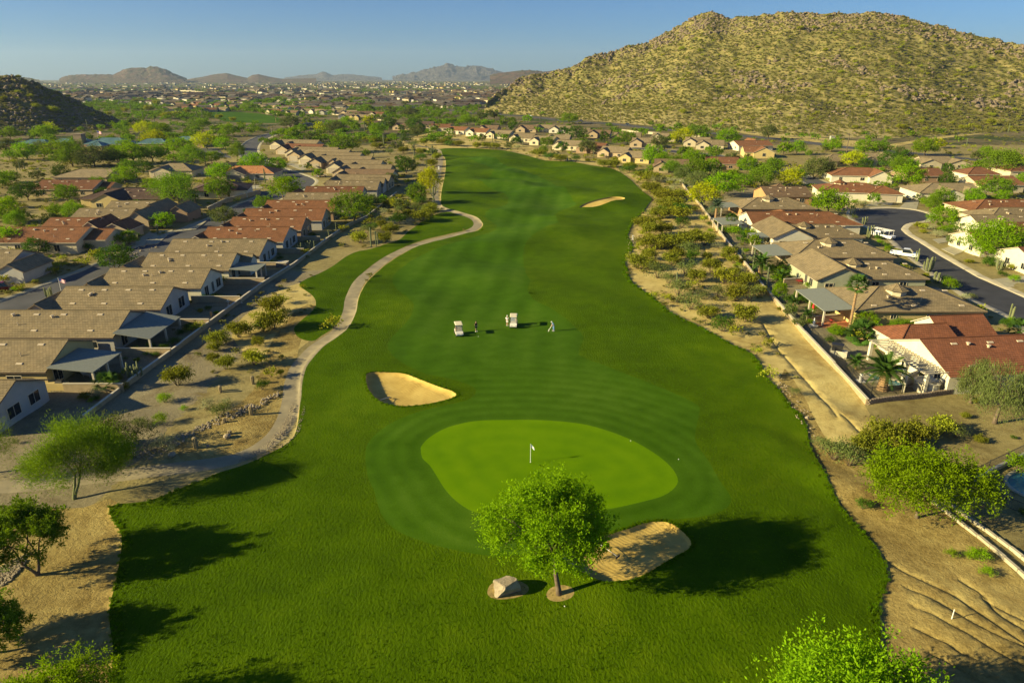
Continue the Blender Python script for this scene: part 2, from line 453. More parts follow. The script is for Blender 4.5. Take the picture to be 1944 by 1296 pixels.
SANDR = ground_poly(PX('830 250 900 258 960 268 1100 300 1200 318 1260 340 1308 370 1328 391 1372 453 1412 502 1446 546 1478 581 1526 637 1582 696 1640 762 1665 830 1620 900 1640 960 1700 1100 1900 1400 1600 1500 1500 1000 1400 700 1200 560 1150 440 1180 360 1040 310 900 285 800 285 760 270'), n=2)
DIRTR = ground_poly(PX('1490 700 1530 760 1570 830 1640 860 1700 900 1790 960 1944 1110 2100 1250 2100 1600 1600 1600 1600 1200 1560 900 1480 760'), n=2)
DIRTL = ground_poly(PX('560 590 600 580 570 650 560 700 560 740 545 800 520 835 470 862 380 880 330 850 420 790 480 740 500 690 520 640'), n=2)
DIRTB = ground_poly(PX('160 960 240 960 240 1296 160 1500 -200 1500 -60 1100 30 980'), n=2)
SANDL = ground_poly(PX('462 600 540 545 600 540 600 620 570 660 500 690 440 640'), n=2)
YARDR = ground_poly(PX('1340 395 1400 480 1440 535 1480 575 1530 632 1585 690 1648 758 1830 740 2100 760 2100 700 1860 640 1800 600 1700 500 1600 430 1500 370 1400 350'), n=1, smooth=False)
TERRA = ground_poly(PX('1545 606 1560 597 1602 598 1612 612 1600 625 1565 623 1550 616'), n=2)
PATIO1 = ground_poly(PX('1625 716 1650 706 1690 700 1712 715 1735 728 1722 733 1700 722 1685 705 1720 668 1765 690 1800 712 1795 730 1740 735 1705 731 1640 727'), smooth=False)
POOL1 = ground_poly(PX('1645 713 1652 710 1712 727 1713 731 1690 733'), n=2)
POOL2 = ground_poly(PX('1912 912 1935 893 1990 890 2030 920 2000 950 1944 938'), n=3)

# distance-to-lawn raster, for mounding the fairway
_gx = np.arange(-110, 111, 2.0); _gy = np.arange(20, 441, 2.0)
_GX, _GY = np.meshgrid(_gx, _gy, indexing='ij')
_gp = np.stack([_GX.ravel(), _GY.ravel()], 1)
_dl = seg_dist(_gp, LAWN); _dl[~inside(_gp, LAWN)] *= -1
_dl = _dl.reshape(_GX.shape)

def lawn_d(x, y):
    x = np.asarray(x, float); y = np.asarray(y, float)
    u = np.clip((x + 110) / 2, 0, len(_gx) - 1.001); v = np.clip((y - 20) / 2, 0, len(_gy) - 1.001)
    i = u.astype(int); j = v.astype(int); fu = u - i; fv = v - j
    d = _dl[i, j] * (1 - fu) * (1 - fv) + _dl[i + 1, j] * fu * (1 - fv) + _dl[i, j + 1] * (1 - fu) * fv + _dl[i + 1, j + 1] * fu * fv
    return np.where((abs(x) > 109) | (y > 439) | (y < 21), -50.0, d)

GC = GREEN.mean(0)
RIMH = 0.22
def H(x, y):
    "terrain height"
    x = np.asarray(x, float); y = np.asarray(y, float)
    d = lawn_d(x, y)
    w = np.clip(d / 14, 0, 1); w = w * w * (3 - 2 * w)
    far = np.clip((y - 90) / 120, 0, 1)
    gd = np.hypot(x - GC[0], (y - GC[1]) * 1.4)
    mound = (0.25 + 1.15 * far) * vn(x / 19 + 3.3, y / 15 + 1.7, 3) + 0.15 * vn(x / 7, y / 7, 5) + far * 0.5 * vn(x / 9, y / 8, 8)
    mound = mound * np.clip(gd / 24 - 0.6, 0, 1) + 0.35 * np.exp(-(gd / 22) ** 4)
    desert = 0.10 * vn(x / 4.0, y / 4.0, 9) + 0.04 * vn(x / 1.3, y / 1.3, 4)
    nearr = np.exp(-((x - 38) / 16) ** 2 - ((y - 70) / 45) ** 2)
    desert = desert + nearr * 0.35 * vn(x / 5 + y / 9, y / 9, 6)
    return w * mound + np.clip(1 - np.abs(w), 0, 1) * desert * np.clip(1.2 - y / 900, 0, 1)

def Hs(x, y): return float(H(np.array([x]), np.array([y]))[0])

def G(px, py):
    x, y = G0(px, py)
    for _ in range(2):
        z = Hs(x, y); x, y = G0(px, py, z)
    return Vector((x, y, Hs(x, y)))

RILLS = []
for s, ox, oy, k in (('700 590 830 660 960 720 1080 780 1200 860 1300 930 1400 1000 1495 1060 1700 1200', 1464, 880, 3.115),
                     ('790 725 900 770 1000 820 1100 880 1200 940 1300 990 1400 1040 1495 1080 1700 1220', 1464, 880, 3.115),
                     ('850 840 950 880 1050 940 1150 990 1250 1050 1350 1110 1480 1180', 1464, 880, 3.115),
                     ('850 950 950 1000 1050 1050 1120 1100 1220 1140', 1464, 880, 3.115),
                     ('940 1100 1040 1150 1140 1210 1260 1290 1400 1400', 1464, 880, 3.115),
                     ('1110 690 1250 780 1330 880 1495 980 1700 1100', 1464, 880, 3.115),
                     ('1250 800 1350 860 1495 930', 1464, 880, 3.115),
                     ('-60 -20 0 90 60 180 130 260 220 370 300 450 370 530 440 610 510 700', 1464, 620, 4.05),
                     ('540 680 620 740 680 800 720 830', 1464, 620, 4.05),
                     ('760 700 800 770 860 820 900 880', 1150, 300, 4.05),
                     ('0 290 130 330 260 370 330 410', 400, 700, 2.0)):
    RILLS.append(smooth_poly([G0(*p) for p in PX(s, ox, oy, k)], False, 5))

# priority list: name, polygon, material, edge sampling, object name
REG = [('trap', TRAP1, 'trap', 'bunker_sand'), ('trap', TRAP2, 'trap', 'bunker_sand'), ('trap', TRAP3, 'trap', 'bunker_sand'),
       ('green', GREEN, 'green', 'putting_green_turf'), ('path', PATH, 'concrete', 'cart_path'),
       ('mulch', RING1, 'mulch', 'mulch_ground'), ('mulch', RING2, 'mulch', 'mulch_ground'),
       ('fair', FAIR, 'fairway', 'fairway_ground'), ('lawn', LAWN, 'rough', 'rough_grass_ground'), ('lawn', LAWN2, 'rough', 'rough_grass_ground'),
       ('road', ROAD_R, 'asphalt', 'road'), ('road', ROAD_L, 'asphalt_old', 'road'), ('road', ROAD_L2, 'asphalt_old', 'road'),
       ('road', ROAD_M, 'asphalt_old', 'road'), ('road', LOT, 'asphalt_old', 'road'), ('road', LOT2, 'asphalt_old', 'road'), ('road', HIGHWAY, 'asphalt_old', 'road'),
       ('kerb', offset_poly(ROAD_R, 1.7), 'kerb', 'pavement'), ('kerb', offset_poly(ROAD_L, 1.4), 'drive', 'pavement'), ('kerb', offset_poly(ROAD_M, 1.5), 'drive', 'pavement'),
       ('fair2', FAIR2, 'fairway', 'far_fairway_ground'), ('field', FIELD, 'field', 'bare_ground'), ('field', FIELD2, 'sand', 'bare_ground'), ('field', TRAIL, 'sand', 'bare_ground'),
       ('pool', POOL1, None, None), ('pool', POOL2, None, None), ('terra', TERRA, 'terracotta', 'terrace_paving'), ('patio', PATIO1, 'patio', 'terrace_paving'),
       ('yard', YARDR, 'gravel', 'garden_ground'), ('dirt', DIRTR, 'dirt', 'dirt_ground'), ('sand', SANDR, 'sand', 'sandy_ground'),
       ('dirt', DIRTL, 'dirt', 'dirt_ground'), ('dirt', DIRTB, 'dirt', 'dirt_ground'), ('sand', SANDL, 'sand', 'sandy_ground')]

def resample(poly, closed=True):
    "points along the outline, spaced with distance from the camera"
    P = np.asarray(poly); out = []
    n = len(P)
    for i in range(n if closed else n - 1):
        a = P[i]; b = P[(i + 1) % n]; L = np.linalg.norm(b - a); s = max(0.35, 0.012 * abs(a[1]))
        k = max(1, int(L / s))
        for j in range(k): out.append(a + (b - a) * j / k)
    if not closed: out.append(P[-1])
    return np.array(out)

def build_ground():
    verts = []; edges = []
    def add(poly, closed=True):
        P = resample(poly, closed); b = len(verts)
        # drop points that crowd
        keep = [P[0]]
        for p in P[1:]:
            if np.linalg.norm(p - keep[-1]) > max(0.12, 0.004 * abs(p[1])): keep.append(p)
        verts.extend(keep); k = len(keep)
        for i in range(k if closed else k - 1): edges.append((b + i, b + (i + 1) % k))
    for r in REG: add(r[1])
    for t in (TRAP1, TRAP2, TRAP3):
        add(offset_poly(t, -0.18)); add(offset_poly(t, -0.9))
    add(offset_poly(LAWN, 0.22))
    for q in (ROAD_R, ROAD_L): add(offset_poly(q, 0.15))
    for q in RILLS:
        add(q, False); t_ = np.gradient(q, axis=0); t_ /= np.linalg.norm(t_, axis=1)[:, None] + 1e-9; n_ = np.stack([-t_[:, 1], t_[:, 0]], 1)
        add(q + n_ * .16, False); add(q - n_ * .16, False)
    # graded grid
    y = 19.0; g = []
    rs = np.random.RandomState(3)
    while y < 13000:
        s = 0.0135 * y if y > 60 else 0.6
        xs = np.arange(-0.86 * y - 14, 0.86 * y + 15, s)
        g.append(np.stack([xs + rs.uniform(-.3, .3, len(xs)) * s, y + rs.uniform(-.3, .3, len(xs)) * s], 1))
        y += s
    g = np.concatenate(g)
    # coarse surroundings
    for (a, b_, st) in ((-260, 260, 12),):
        X, Y = np.meshgrid(np.arange(a, b_, st), np.arange(-200, 400, st)); q = np.stack([X.ravel(), Y.ravel()], 1)
        q = q[(np.abs(q[:, 0]) > 0.86 * q[:, 1] + 18) | (q[:, 1] < 16)]
        g = np.concatenate([g, q])
    X, Y = np.meshgrid(np.arange(-13200, 13201, 600.), np.arange(-1200, 13201, 600.)); q = np.stack([X.ravel(), Y.ravel()], 1)
    q = q[(np.abs(q[:, 0]) > 0.86 * q[:, 1] + 60) & (np.abs(q[:, 0]) > 270) | (q[:, 1] < -210)]
    g = np.concatenate([g, q])
    V2 = [Vector(p) for p in verts] + [Vector(p) for p in g]
    co, ed, fa, *_ = delaunay_2d_cdt(V2, edges, [], 0, 1e-3)
    P = np.array([(c[0], c[1]) for c in co]); T = np.array([f for f in fa if len(f) == 3])
    C = P[T].mean(1)
    # heights
    z = H(P[:, 0], P[:, 1])
    near = (np.abs(P[:, 0]) < 120) & (P[:, 1] < 420) & (P[:, 1] > 15)
    idx = np.where(near)[0]
    for k, t in enumerate((TRAP1, TRAP2, TRAP3)):
        ii = idx[(np.abs(P[idx] - t.mean(0)).max(1) < 25)]
        ins = inside(P[ii], t); d = seg_dist(P[ii], t); d2 = np.where(ins, d, 0)
        dep = 0.34 * np.clip(d2 / 0.18, 0, 1) + 0.35 * np.clip(d2 / 3.0, 0, 1)
        zz = z[ii] - dep
        if k < 2:
            out = np.where(ins, 0, d); side = np.clip(-(P[ii, 0] - t.mean(0)[0]) / 4 - (P[ii, 1] - t.mean(0)[1]) / 8, 0, 1)
            rim = RIMH * side * np.clip(1 - out / 3.5, 0, 1)
            zz = zz + np.where(ins, rim * np.clip(1 - d2 / 0.25, 0, 1), rim)
        z[ii] = zz
    # turf stands proud of the soil beside it
    dl = seg_dist(P[idx], LAWN); inl = inside(P[idx], LAWN)
    z[idx] -= np.where(inl, 0, 0.16 * np.clip(dl / 0.22, 0, 1) * np.clip(1 - (dl - 2) / 6, 0, 1))
    for q in (ROAD_R, ROAD_L):
        ii = np.where((P[:, 1] < 600) & (P[:, 1] > 60) & (np.abs(P[:, 0]) > 60))[0]
        dd = seg_dist(P[ii], q); ins = inside(P[ii], q)
        z[ii] -= np.where(ins | (dd < 0.02), 0.13, 0)
    for q in RILLS:
        mn, mx = q.min(0) - 1, q.max(0) + 1
        ii = np.where((P[:, 0] > mn[0]) & (P[:, 0] < mx[0]) & (P[:, 1] > mn[1]) & (P[:, 1] < mx[1]) & (P[:, 1] > 15))[0]
        dd = seg_dist(P[ii], q, False)
        z[ii] += -0.13 * np.clip(1 - dd / 0.16, 0, 1) + 0.03 * np.exp(-((dd - 0.7) / 0.5) ** 2)
    # classify
    lab = np.full(len(T), -1)
    for k in range(len(REG) - 1, -1, -1):
        poly = REG[k][1]; mn, mx = poly.min(0), poly.max(0)
        c = np.where((C[:, 0] >= mn[0]) & (C[:, 0] <= mx[0]) & (C[:, 1] >= mn[1]) & (C[:, 1] <= mx[1]))[0]
        lab[c[inside(C[c], poly)]] = k
    # apron = fairway near the green
    gd = np.full(len(T), 99.); fi = [k for k, r in enumerate(REG) if r[0] == 'fair'][0]
    ii = np.where(lab == fi)[0]; gd[ii] = seg_dist(C[ii], GREEN)
    lab[(lab == -1) & (C[:, 1] > 430)] = 101
    left = (lab == -1) & (C[:, 0] < -40) & (C[:, 0] > -60) & (C[:, 1] < 140) & (C[:, 1] > 40)
    lab[left] = 102
    for l in np.unique(lab):
        if 0 <= l < 100:
            key = REG[l]
            if key[2] is None: continue
            m, nm = M[key[2]], key[3]
        elif l == 100: m, nm = M['apron'], 'apron_grass_ground'
        elif l == 101: m, nm = M['plain'], 'plain_ground'
        elif l == 102: m, nm = M['gravel'], 'gravel_ground'
        else: m, nm = M['desert'], 'desert_ground'
        f = T[lab == l]; u, inv = np.unique(f, return_inverse=True)
        V = np.column_stack([P[u], z[u]])
        me = np_mesh(nm, V, inv.reshape(f.shape), m, smooth=True)
        if 0 <= l < 100 and REG[l][0] in ('green', 'fair'):
            a_ = me.attributes.new('rd', 'FLOAT', 'POINT'); a_.data.foreach_set('value', seg_dist(P[u], GREEN).astype(np.float32))
        tag(link(nm, me), kind='structure')
build_ground()
# ------------------------------------------------------------------ hills and mountains
def mat_hill(name, cols, veg, rocky=0.5, vs=0.16, bs=1.0, bd=1.2, foot=None):
    m, nt, b = new_mat(name)
    p = coords(nt, 'pos')
    f = math_(nt, 'ADD', math_(nt, 'MULTIPLY', noise(nt, p, 0.018, 4), 0.5), math_(nt, 'MULTIPLY', noise(nt, p, 0.35, 6, 0.7), 0.5))
    col = ramp(nt, f, [(0.38, cols[0]), (0.5, cols[1]), (0.63, cols[2])])
    vm = ramp(nt, noise(nt, p, vs, 6, 0.75), [(0.47, (0, 0, 0)), (0.53, (1, 1, 1))])
    col = mix(nt, vm, col, veg)
    if foot:
        sx = _n(nt, 'ShaderNodeSeparateXYZ'); nt.links.new(p, sx.inputs[0]); mr = _n(nt, 'ShaderNodeMapRange'); mr.inputs[1].default_value = 9; mr.inputs[2].default_value = 1; mr.inputs[4].default_value = .85
        nt.links.new(math_(nt, 'ADD', sx.outputs[2], math_(nt, 'MULTIPLY', noise(nt, p, .03, 4), 10)), mr.inputs[0]); mr.inputs[1].default_value = 15; mr.inputs[2].default_value = 5
        col = mix(nt, mr.outputs[0], col, foot)
        br = ramp(nt, noise(nt, p, .011, 5, .6), [(.56, (0, 0, 0)), (.66, (.7, .7, .7))]); col = mix(nt, br, col, c3(foot, .8))
    nt.links.new(col, b.inputs['Base Color']); b.inputs['Roughness'].default_value = 0.95; b.inputs['Specular IOR Level'].default_value = 0.1
    bump(nt, b, noise(nt, p, 0.45, 9, 0.7), bs, bd)
    return m
M['hill'] = mat_hill('hill_scrub', [(0.17, 0.14, 0.05), (0.25, 0.208, 0.075), (0.33, 0.275, 0.105)], (0.165, 0.158, 0.048), bs=.45, bd=.7, foot=(0.36, 0.30, 0.13))
M['hill_dark'] = mat_hill('dark_rock_hill', [(0.11, 0.088, 0.045), (0.17, 0.135, 0.068), (0.25, 0.20, 0.10)], (0.15, 0.145, 0.04))
M['mesa'] = mat_hill('brown_mesa_rock', [(0.10, 0.065, 0.045), (0.15, 0.095, 0.065), (0.20, 0.13, 0.09)], (0.09, 0.08, 0.04), vs=0.02, bd=8)
M['blue_mt'] = mat_hill('distant_mountain_rock', [(0.10, 0.09, 0.085), (0.15, 0.135, 0.125), (0.19, 0.17, 0.155)], (0.11, 0.10, 0.09), vs=0.006, bd=30)

def interp_curve(pts, n):
    pts = np.array(pts, float); d = np.r_[0, np.cumsum(np.linalg.norm(np.diff(pts[:, :2], axis=0), axis=1))]
    t = np.linspace(0, d[-1], n)
    return np.stack([np.interp(t, d, pts[:, k]) for k in range(pts.shape[1])], 1)

HILLS = {}
def loft_hill(name, ridge_px, base_px, nu, nv, mat, rough=2.0, rocky=3.0, back=1.0, prof=1.35, wl=30., smooth=False, sink=3.0):
    "ridge_px: (px, py, Y); base_px: (px, py) on the ground"
    rid = interp_curve([ray_at(px, py, Y) for px, py, Y in ridge_px], nu)
    bas = interp_curve([(*G0(px, py), 0.0) for px, py in base_px], nu) if not isinstance(base_px, float) else rid * [base_px, base_px, 0]
    vb = int(nv * 0.45)
    V = np.zeros((nu, nv + vb, 3)); tt = np.linspace(0, 1, nv)
    for j, t in enumerate(tt):
        V[:, j, :2] = bas[:, :2] * (1 - t) + rid[:, :2] * t
        pz = t ** prof * (1 - 0.12 * np.sin(t * math.pi))
        V[:, j, 2] = rid[:, 2] * pz
    dr = rid[:, :2] - bas[:, :2]
    for j in range(vb):
        t = (j + 1) / vb
        V[:, nv + j, :2] = rid[:, :2] + dr * t * back
        V[:, nv + j, 2] = rid[:, 2] * (1 - t) ** 1.1 * (1 - 0.06 * t)
    X, Y = V[:, :, 0], V[:, :, 1]
    amp = np.clip(V[:, :, 2] / 18, 0, 1)
    n1 = fbm(X / wl, Y / wl, 2, 5); rd = 1 - np.abs(fbm(X / (wl * .35), Y / (wl * .35), 7, 4)) * 2
    gully = fbm(X / (wl * 1.6), Y / (wl * 1.6), 12, 3)
    vv = np.r_[tt, np.linspace(1, 0, vb)][None, :]
    V[:, :, 2] += amp * (rough * 2.2 * n1 * (1 - 0.8 * vv ** 4) + rough * 1.5 * gully * np.sin(np.clip(vv, 0, 1) * math.pi) + rocky * np.clip(rd - 0.55, 0, 1) * (0.35 + 0.65 * vv))
    V[:, :, 2] -= sink * (1 - amp) * 0.12 + 0.05
    edge = np.minimum(np.arange(nu), np.arange(nu)[::-1]) / (nu * 0.04); V[:, :, 2] *= 1.0
    V[:, 0, 2] = -sink; V[:, -1, 2] = -sink
    idx = np.arange(nu * (nv + vb)).reshape(nu, nv + vb)
    Fq = np.stack([idx[:-1, :-1].ravel(), idx[1:, :-1].ravel(), idx[1:, 1:].ravel(), idx[:-1, 1:].ravel()], 1)
    me = np_mesh(name, V.reshape(-1, 3), Fq, mat, smooth)
    o = tag(link(name, me), kind='structure')
    HILLS.setdefault(name, []).append((V, nv))
    return V

RH = [(926, 192, 850), (940, 180, 868), (960, 168, 885), (985, 152, 900), (1010, 141, 910), (1040, 142, 915), (1065, 133, 918), (1095, 125, 920), (1115, 109, 925), (1140, 103, 930), (1165, 102, 932), (1195, 88, 935), (1235, 80, 938),
      (1265, 62, 940), (1290, 50, 940), (1310, 38, 938), (1330, 29, 930), (1350, 25, 925), (1375, 32, 915), (1390, 36, 910), (1450, 29, 895), (1500, 24, 880), (1560, 27, 865), (1650, 25, 850), (1700, 30, 840), (1740, 40, 830), (1800, 55, 812), (1860, 70, 795), (1920, 84, 775), (1944, 88, 765), (2100, 110, 730), (2400, 140, 650)]
VR = loft_hill('hill', RH, [(912, 214), (1003, 219), (1080, 226), (1260, 242), (1400, 251), (1512, 261), (1708, 264), (1944, 250), (2100, 250), (2400, 262)], 420, 230, M['hill'], rough=2.4, rocky=5.0, wl=42)
LH = [(-500, 90, 560), (-250, 118, 570), (-100, 132, 580), (0, 146, 590), (40, 149, 595), (75, 160, 600), (110, 177, 602), (150, 194, 604), (190, 212, 606), (240, 233, 608), (262, 241, 612)]
VL = loft_hill('rocky_hill', LH, [(-500, 268), (-250, 267), (-100, 265), (0, 262), (60, 257), (130, 251), (190, 247), (235, 244), (262, 243)], 190, 110, M['hill_dark'], rough=2.2, rocky=4.5, wl=26, prof=1.4)
loft_hill('mesa_mountain', [(112, 151, 6000), (125, 145, 6000), (150, 143, 6000), (200, 142, 6000), (215, 143, 6000), (230, 136, 6000), (240, 131, 6000), (262, 129, 6000), (278, 130, 6000), (283, 127, 6000), (300, 128, 6000), (315, 133, 6000), (335, 143, 6000), (355, 150, 6000)],
          0.87, 130, 50, M['mesa'], rough=9, rocky=16, wl=160, sink=20)
loft_hill('low_mountain', [(355, 151, 6600), (385, 146, 6600), (410, 141, 6600), (430, 139, 6600), (450, 144, 6600), (470, 148, 6600), (478, 143, 6600), (490, 141, 6600), (510, 146, 6600), (535, 150, 6600), (600, 149, 6600)], 0.86, 120, 30, M['mesa'], rough=3, rocky=5, wl=160, sink=20)
loft_hill('low_mountain', [(-160, 139, 5200), (-60, 142, 5200), (0, 143, 5200), (15, 143, 5200), (40, 147, 5200), (75, 152, 5200)], 0.85, 70, 24, M['hill_dark'], rough=8, rocky=8, wl=160, sink=20)
loft_hill('blue_mountain', [(540, 148, 11500), (575, 143, 11500), (600, 141, 11500), (612, 136, 11500), (618, 137, 11500), (630, 143, 11500), (660, 141, 11500), (690, 144, 11500), (725, 148, 11500)], 0.9, 110, 30, M['blue_mt'], rough=5, rocky=14, wl=420, sink=40)
loft_hill('blue_mountain', [(745, 147, 11000), (790, 139, 11000), (810, 133, 11000), (830, 126, 11000), (850, 123, 11000), (862, 126, 11000), (885, 128, 11000), (905, 125, 11000), (930, 130, 11000), (945, 137, 11000), (960, 141, 11000), (1010, 146, 11000)], 0.9, 150, 40, M['blue_mt'], rough=26, rocky=60, wl=420, sink=40)
loft_hill('low_mountain', [(930, 144, 5200), (945, 140, 5200), (960, 138, 5200), (985, 134, 5200), (1005, 133, 5200), (1030, 136, 5200), (1060, 134, 5200), (1110, 128, 5200)], 0.85, 80, 30, M['mesa'], rough=8, rocky=12, wl=170, sink=20)

def hill_pts(V, nv, n, rs, vmin=0.02, vmax=0.99, dens=None):
    "n random surface points of a hill grid (front side)"
    nu = V.shape[0]
    cells = V[:-1, :nv - 1]; a = np.linalg.norm(V[1:, :nv - 1] - cells, axis=2) * np.linalg.norm(V[:-1, 1:nv] - cells, axis=2)
    vv = np.linspace(0, 1, nv - 1)[None, :] * np.ones((nu - 1, 1)); a = np.where((vv < vmin) | (vv > vmax), 0, a)
    if dens is not None: a = a * dens(cells, vv)
    p = a.ravel() / a.sum(); k = rs.choice(len(p), n, p=p); i, j = np.unravel_index(k, a.shape)
    fu, fv = rs.rand(n, 1), rs.rand(n, 1)
    return (V[i, j] * (1 - fu) + V[i + 1, j] * fu) * (1 - fv) + (V[i, j + 1] * (1 - fu) + V[i + 1, j + 1] * fu) * fv

# air: pale haze in one closed box round everything
def haze():
    m = bpy.data.materials.new('haze_air'); m.use_nodes = True; nt = m.node_tree
    for n in list(nt.nodes):
        if n.type == 'BSDF_PRINCIPLED': nt.nodes.remove(n)
    v = nt.nodes.new('ShaderNodeVolumePrincipled'); v.inputs['Color'].default_value = (0.60, 0.77, 1.0, 1)
    v.inputs['Density'].default_value = 0.000042; v.inputs['Anisotropy'].default_value = 0.2
    out = [n for n in nt.nodes if n.type == 'OUTPUT_MATERIAL'][0]
    nt.links.new(v.outputs[0], out.inputs['Volume'])
    mb = MB(); mb.box(-13500, 13500, -1500, 13500, -45, 480)
    tag(mb.obj('haze', m), kind='stuff')
haze()
# ------------------------------------------------------------------ house materials
def mat_tile(name, col, bw=0.42, rh=0.4, var=0.13, row=0.55):
    m, nt, b = new_mat(name)
    uv = coords(nt, 'uv')
    br = _n(nt, 'ShaderNodeTexBrick'); br.offset = 0.5
    br.inputs['Scale'].default_value = 1.0; br.inputs['Brick Width'].default_value = bw; br.inputs['Row Height'].default_value = rh
    br.inputs['Mortar Size'].default_value = 0.03; br.inputs['Mortar Smooth'].default_value = 0.4; br.inputs['Bias'].default_value = 0.0
    br.inputs['Color1'].default_value = (*c3(col, 1 - var), 1); br.inputs['Color2'].default_value = (*c3(col, 1 + var), 1)
    br.inputs['Mortar'].default_value = (*c3(col, row), 1)
    nt.links.new(uv, br.inputs['Vector'])
    big = ramp(nt, noise(nt, coords(nt, 'pos'), 0.6, 4), [(0.3, (0.82, 0.82, 0.82)), (0.7, (1.15, 1.12, 1.08))])
    col_ = mix(nt, 1.0, br.outputs['Color'], big, 'MULTIPLY')
    nt.links.new(col_, b.inputs['Base Color']); b.inputs['Roughness'].default_value = 0.85; b.inputs['Specular IOR Level'].default_value = 0.2
    bump(nt, b, br.outputs['Fac'], -0.4, 0.02)
    return m
ROOFC = {'tan': (0.265, 0.21, 0.12), 'tan2': (0.235, 0.185, 0.105), 'brown': (0.20, 0.135, 0.08), 'red': (0.235, 0.108, 0.05), 'red2': (0.195, 0.090, 0.046),
         'orange': (0.44, 0.20, 0.085), 'dark': (0.115, 0.075, 0.06), 'grey': (0.20, 0.18, 0.15)}
for k, c in ROOFC.items(): M['tile_' + k] = mat_tile(k + '_concrete_roof_tile', c)
M['tile_barrel'] = mat_tile('red_clay_barrel_tile', (0.25, 0.10, 0.05), 0.35, 0.42)
WALLC = {'cream': (0.52, 0.45, 0.29), 'white': (0.60, 0.56, 0.42), 'tan': (0.42, 0.32, 0.19), 'yellow': (0.50, 0.39, 0.16), 'grey': (0.40, 0.38, 0.33), 'orange': (0.42, 0.24, 0.10), 'green': (0.33, 0.34, 0.22), 'brown': (0.30, 0.20, 0.12)}
for k, c in WALLC.items(): M['stucco_' + k] = simple(k + '_stucco', c, 0.9, 0.09, 0.8, 'pos', bmp=0.25, bdist=0.02)
M['trim'] = simple('cream_painted_trim', (0.55, 0.49, 0.36), 0.6, 0.08)
M['trim_dark'] = simple('brown_painted_fascia', (0.17, 0.12, 0.08), 0.6, 0.1)
M['vent'] = simple('pale_roof_vent_metal', (0.55, 0.45, 0.30), 0.5, 0.1)
M['metal_cover'] = simple('painted_aluminium_cover', (0.22, 0.235, 0.20), 0.8, 0.08, spec=.2)
M['metal_dark'] = simple('black_iron', (0.02, 0.02, 0.02), 0.5, 0.1)
M['garage'] = simple('garage_door_paint', (0.42, 0.36, 0.26), 0.6, 0.05)
M['garage_dark'] = simple('dark_garage_door_paint', (0.07, 0.08, 0.09), 0.5, 0.05)
M['green_metal'] = simple('blue_green_standing_seam_metal', (0.11, 0.20, 0.19), 0.4, 0.25, 0.3, 'pos', metal=0.3)
M['stone'] = simple('stone_veneer', (0.22, 0.17, 0.12), 0.9, 0.35, 4, 'pos', bmp=0.6)
def mat_glass():
    m, nt, b = new_mat('dark_window_glass')
    b.inputs['Base Color'].default_value = (0.015, 0.022, 0.028, 1); b.inputs['Roughness'].default_value = 0.08
    return m
M['glass'] = mat_glass()

# ------------------------------------------------------------------ house builder
def slope(mb, A, B, C, D, course=0.4, step=0.05, mi=0):
    "roof slope: A-B eave (left to right seen from outside), C above B, D above A; courses as stepped strips"
    A, B, C, D = (Vector(p) for p in (A, B, C, D))
    n = (B - A).cross(D - A)
    if n.length < 1e-6: n = (B - A).cross(C - A)
    n.normalize()
    if n.z < 0: n = -n
    ex = (B - A).normalized()
    L = ((D - A) - ex * (D - A).dot(ex)).length
    up = ((D - A) - ex * (D - A).dot(ex)) / max(L, 1e-6)
    k = max(1, int(round(L / course))) if course else 1
    def uv(p): return ((p - A).dot(ex), (p - A).dot(up))
    for i in range(k):
        s0, s1 = i / k, (i + 1) / k
        a, b_ = A.lerp(D, s0), B.lerp(C, s0); c, d = B.lerp(C, s1), A.lerp(D, s1)
        h = n * (step if course else 0.0)
        vs = [a + h, b_ + h, c, d, a - n * 0.02, b_ - n * 0.02]
        u = [uv(a), uv(b_), uv(c), uv(d)]
        mb.add(vs, [(0, 1, 2, 3), (4, 5, 1, 0)], mi, [u, [(u[0][0], u[0][1] - .05), (u[1][0], u[1][1] - .05), u[1], u[0]]])
        # end closers
        mb.add([a + h, d, a - n * 0.02], [(0, 1, 2)], mi); mb.add([b_ + h, b_ - n * 0.02, c], [(0, 1, 2)], mi)

